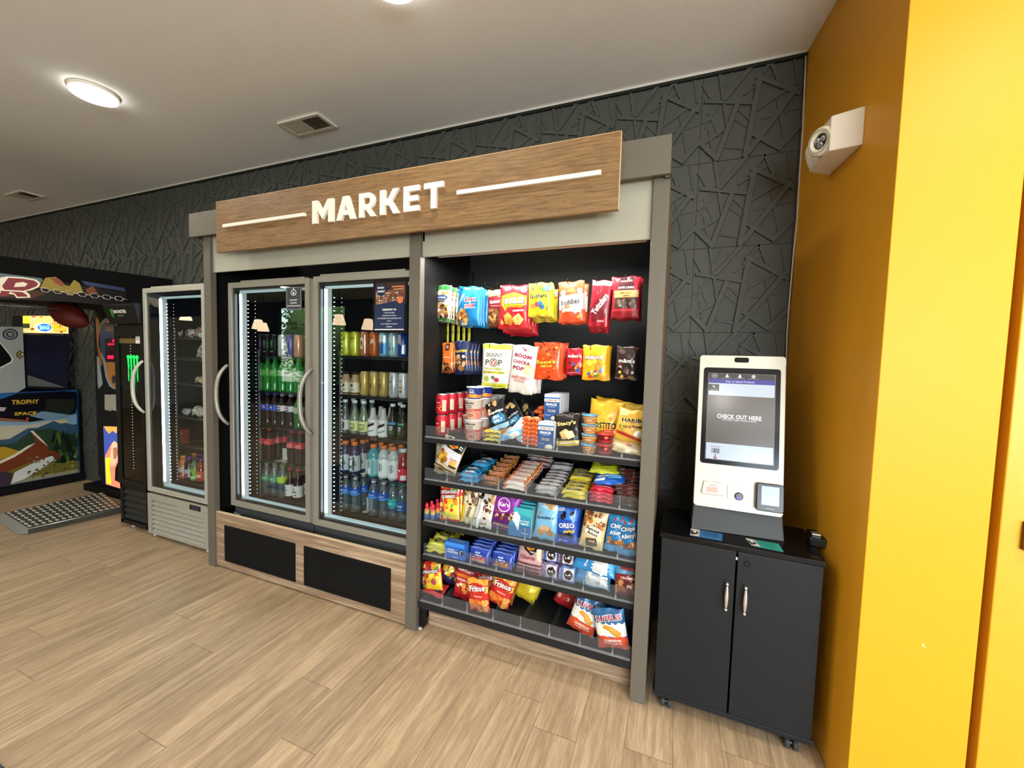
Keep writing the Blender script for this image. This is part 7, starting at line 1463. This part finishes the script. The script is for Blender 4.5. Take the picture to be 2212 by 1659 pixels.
DR = {
 'mon_g': lambda: can(.157, '15181A', claw('5AC84A') + [('T', 'E8E8E8', 'MONSTER', 0, -.65, .24, .1, 0, .03)]),
 'mon_k': lambda: can(.157, '1A1E20', claw('9AA8A4') + [('T', 'C8C8C8', 'MONSTER', 0, -.65, .24, .1, 0, .03)]),
 'mon_w': lambda: can(.157, 'C4CACC', claw('E8ECEE') + [('R', '9AA4A8', -.3, -.9, -.2, .9)]),
 'mon_p': lambda: can(.157, '5A4E9A', claw('C8C4E4') + [('R', 'D8D8E8', -.3, -.9, -.22, .9)]),
 'mon_o': lambda: can(.157, 'D89A84', claw('F4D8CC') + [('R', 'F0C0A8', -.3, -.9, -.2, .9)]),
 'can_y': lambda: can(.157, 'C8CC2A', [('T', '3A3A1A', 'ROCKSTAR', 0, .55, .3, .12, 0, .04), ('E', 'E4E46A', 0, -.1, .1, .35), ('R', 'E8E8B0', -.3, -.9, -.24, .9), ('R', 'F0F0C0', .2, -.9, .25, .9)]),
 'can_br': lambda: can(.157, 'B8744A', [('P', 'E8DCD0', [(-.12, .5), (.0, .7), (.12, .5), (.08, -.5), (-.08, -.5)]), ('P', '4A2A1E', [(-.05, .3), (.06, .2), (.02, -.3), (-.04, -.1)]), ('R', 'F0E0D4', .2, -.9, .24, .9)]),
 'can_or': lambda: can(.157, 'C8622A', [('P', 'F4E0CC', [(-.1, .4), (.1, .5), (.1, .1), (-.1, .0)]), ('R', 'F0A878', -.3, -.9, -.22, .9), ('R', '8A3A18', .1, -.8, .16, .8)]),
 'can_bl': lambda: can(.157, '7ABCD8', [('P', '2A70B0', [(-.3, -.1), (.3, .1), (.3, -.9), (-.3, -.9)]), ('T', 'C02A3A', 'Red Bull', 0, .1, .26, .14, 0, .04), ('R', 'E4ECF0', -.3, .2, .3, .85)], r=.0335),
 'can_li': lambda: can(.157, 'A8CCD4', [('R', 'E0ECEE', -.3, .1, .3, .8), ('R', '5A9AB0', -.3, -.6, .3, -.3), ('R', 'F4F8F8', .1, -.9, .16, .9)], r=.0335),
 'can_nb': lambda: can(.157, '2A48A8', [('P', 'C8D0DC', [(-.3, .9), (0, .9), (.1, -.1), (-.3, .1)]), ('P', 'C8D0DC', [(.1, -.1), (.3, .0), (.3, -.9), (.05, -.9)]), ('T', 'C8202A', 'Red Bull', 0, .05, .28, .16, 0, .04), ('E', 'F0C020', 0, .3, .07, .14)], r=.0335),
 'can_go': lambda: can(.157, 'B89E5A', [('R', 'E0CC8C', -.3, -.9, -.2, .9), ('R', 'D8C078', .12, -.9, .18, .9), ('T', '5A3A1A', 'JAVA', -.02, .4, .18, .14, 0, .03), ('P', '6A4A22', [(-.06, .1), (.06, .1), (.04, -.5), (-.04, -.5)])], top='C8B070'),
 'can_si': lambda: can(.157, 'C8CED2', [('R', 'F0F4F6', -.3, -.9, -.2, .9), ('R', '9AA6AE', .1, -.9, .16, .9), ('P', 'C03A3A', [(0, -.2), (.06, -.2), (.05, -.4), (0, -.4)]), ('T', '3A3A3A', 'zero', 0, .3, .2, .14)]),
 'can_wr': lambda: can(.157, 'E4E6E6', [('T', 'C02A2A', 'C4', -.02, .45, .16, .2, 0, .05), ('E', 'E8904A', 0, -.2, .09, .14), ('R', '2A2A2A', -.08, -.62, .08, -.5), ('R', 'B8C0C4', .2, -.9, .3, .9)]),
 'dew_r': lambda: bottle_proto('soda_bottle', .034, .238, '1E7A28', '1E7A40', '3AA83A', [('O', 'C8282E', 'F0F4E8', 'DEW', 0, .0, .3, .75, 18)], lz=(.47, .65)),
 'dew_d': lambda: bottle_proto('soda_bottle', .034, .238, '2E8A3A', '8ACB2E', 'B4D8B8', [('O', 'C8282E', 'F4F8F0', 'DIET', 0, .1, .28, .6, 14), ('R', '3A9A4A', -1, -1, 1, -.75)], lz=(.47, .65)),
 'pep_b': lambda: bottle_proto('soda_bottle', .034, .238, '1E100C', '4A4AB8', '1E48B0', [('E', 'F4F4F4', 0, 0, .13, .7), ('P', 'D8282E', [(-.12, .1), (.12, .25), (.1, .6), (-.1, .6)]), ('P', '1E48B0', [(-.12, -.2), (.12, -.05), (.1, -.6), (-.1, -.6)])], lz=(.48, .66)),
 'pep_s': lambda: bottle_proto('soda_bottle', .034, .238, '160C0A', 'B8BCC4', 'D8DCE0', [('E', 'F4F4F4', 0, 0, .14, .75), ('P', 'C8282E', [(-.13, .05), (.13, .25), (.1, .65), (-.1, .65)]), ('P', '1E2E7A', [(-.13, -.25), (.13, -.05), (.1, -.65), (-.1, -.65)]), ('R', '1A1A1E', -1, -1, 1, -.85)], lz=(.48, .66)),
 'dew_w': lambda: bottle_proto('soda_bottle', .034, .238, '1E6A22', '14141A', '8EC09A', [('O', 'C8382E', 'F4F8F0', 'DEW', 0, 0, .3, .7, 18)], lz=(.47, .65)),
 'coke': lambda: bottle_proto('soda_bottle', .034, .238, '1A0C0A', 'C01E28', 'C8202C', [('T', 'F4F0EC', 'Coca-Cola', 0, .0, .44, .5, 6, .03), ('P', 'F0E8E4', [(-.3, -.6), (0, -.45), (.3, -.65), (.3, -.72), (0, -.55), (-.3, -.7)])], lz=(.50, .68)),
 'sprite': lambda: bottle_proto('soda_bottle', .034, .238, None, 'A8C4B0', '4AA070', [('T', 'F0F8F0', 'Sprite', 0, .0, .34, .5, 8, .05)], lz=(.47, .63), see=True),
 'lime': lambda: bottle_proto('soda_bottle', .034, .238, None, 'A8DC2A', 'B4D82A', [('R', '7AA81E', -1, -1, 1, -.8), ('E', 'E8F4A0', 0, .1, .1, .4)], lz=(.47, .67), see=True),
 'pepper': lambda: bottle_proto('soda_bottle', .034, .228, '3A1E16', 'B03038', 'E8E4DC', [('T', '7A1E2A', 'Dr', -.05, .45, .1, .3, 0, .04), ('T', '3A2420', 'Pepper', 0, -.05, .32, .4, 8, .04), ('E', '7A1E2A', .05, -.6, .06, .12)], 'neck', lz=(.14, .50)),
 'tea': lambda: bottle_proto('soda_bottle', .034, .215, '9A5A32', 'E8E0D0', 'C88A5A', [('R', 'F0E0CC', -1, -.2, 1, .3)], 'wide', lz=(.25, .58)),
 'frap': lambda: bottle_proto('coffee_bottle', .033, .155, 'B09468', '2A1E1A', 'D8CDB8', [('E', '2A4A3A', 0, .5, .09, .3), ('T', '3A2A1E', 'coffee', 0, -.3, .3, .25, 10, .03), ('R', '3A2A20', -1, -1, 1, -.8)], 'coffee', lz=(.06, .52)),
 'spark_c': lambda: bottle_proto('sparkling_water_bottle', .033, .218, None, 'DDE2E2', 'C8CCCC', [('R', '3A3E40', -.25, -.8, .25, .6), ('T', 'F0F0F0', 'ICE', 0, 0, .2, .4, 0, .04)], 'neck', lz=(.12, .42), see=True),
 'spark_y': lambda: bottle_proto('sparkling_water_bottle', .033, .218, 'D4D89A', 'DDE2E2', 'D0D49A', [('R', '8A944A', -.2, -.8, .2, .5), ('T', 'F4F4E8', 'ICE', 0, 0, .2, .4, 0, .04)], 'neck', lz=(.12, .42), see=True),
 'body_r': lambda: bottle_proto('sports_drink_bottle', .034, .195, 'C8C4C4', None, 'E4E6E6', [('P', '1E1E22', [(-.3, .2), (.3, .7), (.3, .35), (-.3, -.2)]), ('T', 'E8304A', 'BA', 0, .6, .14, .22, 0, .05), ('P', '8A9094', [(-.3, -.6), (.3, -.2), (.3, -.4), (-.3, -.8)])], 'neck', lz=(.05, .56)),
 'celsius_g': lambda: bottle_proto('iced_tea_bottle', .033, .215, '121A16', 'E0E4E4', '1A2A22', [('R', '3A9A6A', -.3, .6, .3, .95), ('T', 'E8ECE4', 'PURE', -.0, .2, .24, .3, 0, .04), ('T', 'E8ECE4', 'LEAF', 0, -.15, .22, .25, 0, .04), ('P', '3AA04A', [(-.1, -.35), (0, -.9), (.1, -.35), (0, -.5)])], 'neck', lz=(.12, .50)),
 'celsius_b': lambda: bottle_proto('iced_tea_bottle', .033, .215, '121A16', 'E0E4E4', '1A2426', [('R', '4A8AC0', -.3, .6, .3, .95), ('T', 'E8ECE4', 'PURE', -.0, .2, .24, .3, 0, .04), ('T', 'E8ECE4', 'LEAF', 0, -.15, .22, .25, 0, .04), ('P', '3AA04A', [(-.1, -.35), (0, -.9), (.1, -.35), (0, -.5)])], 'neck', lz=(.12, .50)),
 'gat_n': lambda: bottle_proto('sports_drink_bottle', .0365, .205, '1A2350', 'E87838', 'B8C0C4', [('P', '5A666E', [(-.3, .7), (.2, .5), (.3, -.2), (-.2, -.8)]), ('P', 'F0F2F2', [(-.1, .4), (.1, .5), (.05, -.3), (-.08, -.2)]), ('R', '3A464E', .1, -.9, .2, .9)], 'wide', lz=(.10, .60)),
 'gat_t': lambda: bottle_proto('sports_drink_bottle', .0365, .205, '2A93A0', 'E87838', '8ABAC0', [('T', 'E8502A', 'G', 0, .5, .08, .3, 0, .05), ('R', 'F0F4F4', -.12, -.8, .12, -.1), ('R', '5A98A4', .2, -.9, .3, .9)], 'wide', lz=(.08, .58)),
 'gat_w': lambda: bottle_proto('sports_drink_bottle', .0365, .205, 'B4C0C4', 'E87838', 'E4E8E8', [('E', '8A9498', 0, .1, .14, .5), ('E', 'D8DCDC', 0, .1, .11, .4), ('P', '7A848A', [(-.06, .3), (.02, .5), (.06, -.2), (-.02, -.3)])], 'wide', lz=(.08, .60)),
 'pow_r': lambda: bottle_proto('sports_drink_bottle', .0345, .20, '8A1A2A', 'E8ECEC', 'E02A3C', [('R', 'F4F4F4', .02, -.9, .35, -.1), ('E', 'F4F0F0', -.05, .7, .06, .18)], 'wide', lz=(.05, .42)),
 'wat_b': lambda: bottle_proto('water_bottle', .0345, .232, None, 'E8ECEE', '1E56B8', [('T', 'F0F6FC', 'AQUAFINA', 0, .1, .5, .3, 0, .04), ('P', '4A90E0', [(-.6, -.4), (0, -.1), (.6, -.5), (.6, -.9), (-.6, -.9)])], 'water', lz=(.50, .70), see=True),
 'wat_t': lambda: bottle_proto('water_bottle', .0345, .230, None, '3A9A7A', '2AB4BC', [('T', 'E8FCFC', 'SMART', 0, 0, .36, .35, 0, .03), ('R', '1E8A98', -1, -1, 1, -.8)], 'water', lz=(.33, .60), see=True),
 'wat_p': lambda: bottle_proto('water_bottle', .0345, .230, None, '2E8A6A', '2A5AA0', [('T', 'F4F8FC', 'POSI', 0, .1, .4, .4, 0, .05), ('T', 'F4F8FC', 'gal', 0, -.6, .3, .3, 0, .03)], 'water', lz=(.30, .56), see=True),
 'jug_o': lambda: bottle_proto('juice_bottle', .036, .19, 'D8804A', 'E8A04A', 'E8D0C0', [('R', 'C8502A', -.3, -.8, .3, -.2), ('R', 'F4F0E8', -.3, .1, .3, .5)], 'wide', lz=(.15, .55)),
 'jug_p': lambda: bottle_proto('juice_bottle', .036, .19, '3A1A3A', '6A3A9A', 'D8CCE0', [('R', 'C8304A', -.3, -.9, .3, -.1)], 'wide', lz=(.15, .50)),
 'jug_g': lambda: bottle_proto('juice_bottle', .036, .185, '5A7A4A', '4A4A4A', '8AC84A', [('E', '3A6A2A', 0, .1, .1, .4), ('R', 'E8F4D8', -.3, -.7, .3, -.4)], 'wide', lz=(.10, .56)),
 'jug_r': lambda: bottle_proto('juice_bottle', .036, .19, '8A2A20', '6A3A7A', 'D85A3A', [('R', 'F0E0D8', -.3, -.2, .3, .3), ('R', 'A82A1E', -.3, -.9, .3, -.5)], 'wide', lz=(.10, .50)),
}
CATS = {k: ('can' if k.startswith(('mon', 'can')) else 'bottle') for k in DR}
cc = lambda x: 440 + x * .217
L_ = 'left cooler door'; R_ = 'right cooler door'
row(LZ[0], [(563, 768, 'mon_g', 'black energy can with green mark at the far left'), (579, 769, 'mon_k', 'black energy can with pale mark'), (595, 770, 'mon_g', 'black energy can with green mark left of the silver can'), (611.5, 771, 'mon_w', 'silver white energy can on the top left shelf'), (629, 772, 'mon_p', 'purple energy can on the top left shelf'), (646, 773, 'mon_o', 'peach pink energy can on the top left shelf')], shelfname='energy cans', fridge=L_)
row(LZ[1], [(563, 842, 'dew_r', 'green soda bottle at the far left of its shelf'), (579, 844, 'dew_r', 'green soda bottle second from the left'), (595, 846, 'dew_r', 'green soda bottle third from the left'), (612, 848, 'dew_d', 'lime-capped green soda bottle beside the dark-capped ones'), (629, 850, 'dew_d', 'lime-capped green soda bottle, middle of three'), (646, 852, 'dew_d', 'lime-capped green soda bottle at the right')], shelfname='green soda bottles', fridge=L_)
row(LZ[2], [(563, 918, 'pep_b', 'blue-labelled cola bottle at the far left'), (579, 920, 'pep_b', 'blue-labelled cola bottle second from the left'), (595, 922, 'pep_b', 'blue-labelled cola bottle beside the silver-labelled ones'), (611, 925, 'pep_s', 'silver-labelled cola bottle, left of its pair'), (629, 927, 'pep_s', 'silver-labelled cola bottle, right of its pair'), (646, 929, 'dew_w', 'dark-capped green bottle right of the colas')], shelfname='cola bottles', fridge=L_)
row(LZ[3], [(565, 995, 'coke', 'red-labelled cola bottle at the far left, fourth shelf'), (582, 997, 'coke', 'red-labelled cola bottle second from the left, fourth shelf'), (631, 1005, 'coke', 'red-labelled cola bottle right of the empty gap, fourth shelf'), (649, 1008, 'coke', 'red-labelled cola bottle at the right edge, fourth shelf')], shelfname='red cola bottles', fridge=L_)
row(LZ[3], [(598, 999, 'coke', 'red-labelled cola bottle left behind the empty gap')], Y=.40, depth=2, shelfname='red cola bottles', fridge=L_)
row(LZ[3], [(614, 1002, 'coke', 'red-labelled cola bottle right behind the empty gap')], Y=.40, depth=2, shelfname='red cola bottles', fridge=L_)
row(LZ[4], [(561, 1069, 'sprite', 'clear bottle with green label at the far left, bottom shelf'), (577, 1072, 'sprite', 'clear bottle with green label second from left, bottom shelf'), (594, 1076, 'sprite', 'clear bottle with green label beside the lime one'), (611, 1080, 'lime', 'clear bottle with lime green label and cap'), (627, 1084, 'pepper', 'brown soda bottle with white label, left of its pair'), (644, 1088, 'pepper', 'brown soda bottle with white label, right of its pair')], shelfname='bottom shelf bottles', fridge=L_)
row(RZ[0], [(748, 768, 'can_y', 'lime yellow can at the left of the top right shelf'), (767.5, 768, 'can_y', 'lime yellow can second on the top right shelf'), (788, 769, 'can_br', 'copper can with pale emblem beside the yellow cans'), (809, 770, 'can_or', 'orange can under the poster edge'), (830, 771, 'can_bl', 'blue and silver can below the poster'), (851, 772, 'can_li', 'pale blue silver can below the poster'), (871, 773, 'can_nb', 'deep blue and silver can at the right edge')], shelfname='tall cans', fridge=R_)
row(RZ[1], [(748, 852, 'frap', 'tan coffee bottle, left of its pair'), (768, 854, 'frap', 'tan coffee bottle, right of its pair'), (788, 856, 'can_go', 'gold coffee can, left of three'), (809, 859, 'can_go', 'gold coffee can, middle of three'), (829.5, 861, 'can_go', 'gold coffee can, right of three'), (851, 863, 'can_si', 'silver can right of the gold cans'), (872, 865, 'can_wr', 'white can with red mark at the right edge')], shelfname='coffee and energy drinks', fridge=R_)
row(RZ[2], [(746, 938, 'spark_c', 'clear long-neck bottle with white cap at the left'), (766.5, 940, 'spark_y', 'pale yellow long-neck bottle, left of its pair'), (786, 943, 'spark_y', 'pale yellow long-neck bottle, right of its pair'), (806, 946, 'body_r', 'white and black labelled bottle, left of its pair'), (828, 948, 'body_r', 'white and black labelled bottle, right of its pair'), (848, 951, 'celsius_b', 'dark long-neck bottle with blue-topped label'), (870, 953, 'celsius_g', 'dark long-neck bottle with green-topped label')], shelfname='long-neck bottles', fridge=R_)
row(RZ[3], [(746, 1024, 'gat_n', 'navy sports drink at the left with orange cap'), (766, 1028, 'gat_n', 'navy sports drink second from left with orange cap'), (807, 1035, 'gat_t', 'teal sports drink with orange cap'), (829, 1039, 'gat_w', 'clear white sports drink, left of its pair'), (850, 1042, 'gat_w', 'clear white sports drink, right of its pair'), (871, 1045, 'pow_r', 'red sports drink with white cap at the right edge')], shelfname='sports drinks', fridge=R_)
row(RZ[3], [(790, 1030, 'gat_n', 'navy sports drink set back behind the gap')], Y=.40, depth=2, shelfname='sports drinks', fridge=R_)
row(RZ[4], [(747, 1107, 'wat_b', 'blue-labelled water bottle at the left end'), (768, 1112, 'wat_b', 'blue-labelled water bottle second from the left'), (807, 1120, 'wat_b', 'blue-labelled water bottle just right of the gap'), (829, 1124, 'wat_b', 'blue-labelled water bottle beside the teal-labelled one'), (849, 1128, 'wat_t', 'water bottle with teal label'), (869, 1132, 'wat_p', 'water bottle with dark blue lettered label at the right')], shelfname='water bottles', fridge=R_)
row(RZ[4], [(788, 1116, 'wat_b', 'blue-labelled water bottle set back behind the gap')], Y=.42, depth=2, shelfname='water bottles', fridge=R_)
# white shelf pushers in the gaps
for k, (px, py, z) in enumerate(((606, 996, LZ[3]), (619, 999, LZ[3]), (787, 1026, RZ[3]), (790, 1112, RZ[4]))):
    p = at(px, py, .30); pm = C('D4D2CC', .4); mb = MB(); mb.prism(rrect(.05, .085, .008, cz=.045)[::1], 0, .004, pm); mb.box((-.02, -.05, .001), (.02, .0, .005), pm)
    o = mb.build('product_pusher', cl, .001); o.location = (p.x, .335, z + .001)

# --- small cooler contents
row(SZ[5], [(384, 1027, 'jug_o', 'orange juice bottle at the far left of the bottom shelf'), (397, 1030, 'jug_o', 'orange juice bottle second on the bottom shelf'), (410, 1033, 'jug_p', 'dark purple juice bottle on the bottom shelf'), (422.5, 1036, 'jug_g', 'green-labelled juice bottle on the bottom shelf'), (436, 1039, 'jug_r', 'red juice bottle nearest the surround')], Y=.33, depth=2, dyb=.085, shelfname='juice bottles', fridge='single cooler')
def sp(px, py, Y): return at(px, py, Y).x
wrapc = 'C8C4BE'
items = [((381, 1, SZ[0]), 'B8B4B0', (.09, .05), 'small clear-wrapped sandwich on the top shelf of the single cooler', ['D8D8D4', '8A5A4A', 'F0F0EC']),
         ((407, 2, SZ[0]), 'A89A94', (.11, .07), 'clear-wrapped meat sandwich in the middle of the top shelf', ['8A3A30', 'E8E4E0', 'C8BEB8']),
         ((427, 3, SZ[0]), 'B0A8A2', (.13, .09), 'clear-wrapped bun by the right edge of the top shelf', ['9A4A3A', 'F0ECE8', 'C0B0A8']),
         ((430, 4, SZ[1]), 'B8B8B4', (.13, .15), 'clear bag with dark red filling on the second shelf', ['8A1E2A', '9A2A34', 'E8E8E4']),
         ((428, 5, SZ[2]), 'B89A78', (.12, .05), 'tan wrapped pastry on the third shelf', ['C8A078', 'E8E0D8']),
         ((395, 6, SZ[3]), 'C4C4C0', (.10, .05), 'clear crinkled wrapper on the fourth shelf', ['E4E4E0', '9A9A96']),
         ((420, 7, SZ[3]), 'D8D2C0', (.16, .08), 'pale cream wrapped bread loaf on the fourth shelf', ['EEE8D8', 'B8B09A']),
         ((434, 8, SZ[3]), 'DCD6C6', (.14, .06), 'second cream wrapped loaf near the surround', ['F0EADA', 'BEB6A2'])]
for (px, k, z), base, dim, lab, cs in items:
    o = bag_mesh(dim[0], dim[1], .024, base, [('B', cs, 14, -.8, -.8, .8, .8, .3, k)], wr=2.2, name='wrapped_sandwich'); place(o, sp(px, 900, .32), .34, z + .001, math.radians(-25), 0, .1*(k % 3 - 1)); tag(o, lab, 'wrapped food')
w, h, cx, zb = wdepth(380, 909, 395, 941, .33)
o = box_mesh(.065, .115, .05, '8A2A22', [('R', 'C8302A', -1, .6, 1, 1), ('R', 'D8D4CC', -.9, .2, .9, .5), ('R', 'A8B04A', -.9, -.8, .2, -.1), ('R', 'C83A2E', .3, -.9, .95, .1), ('T', '4A3A2A', 'MEAL', 0, .35, 1.4, .2)], name='meal_box'); o.location = (sp(389, 940, .33), .33, SZ[4] + .001); tag(o, 'small red and green meal box on the fifth shelf', 'box')
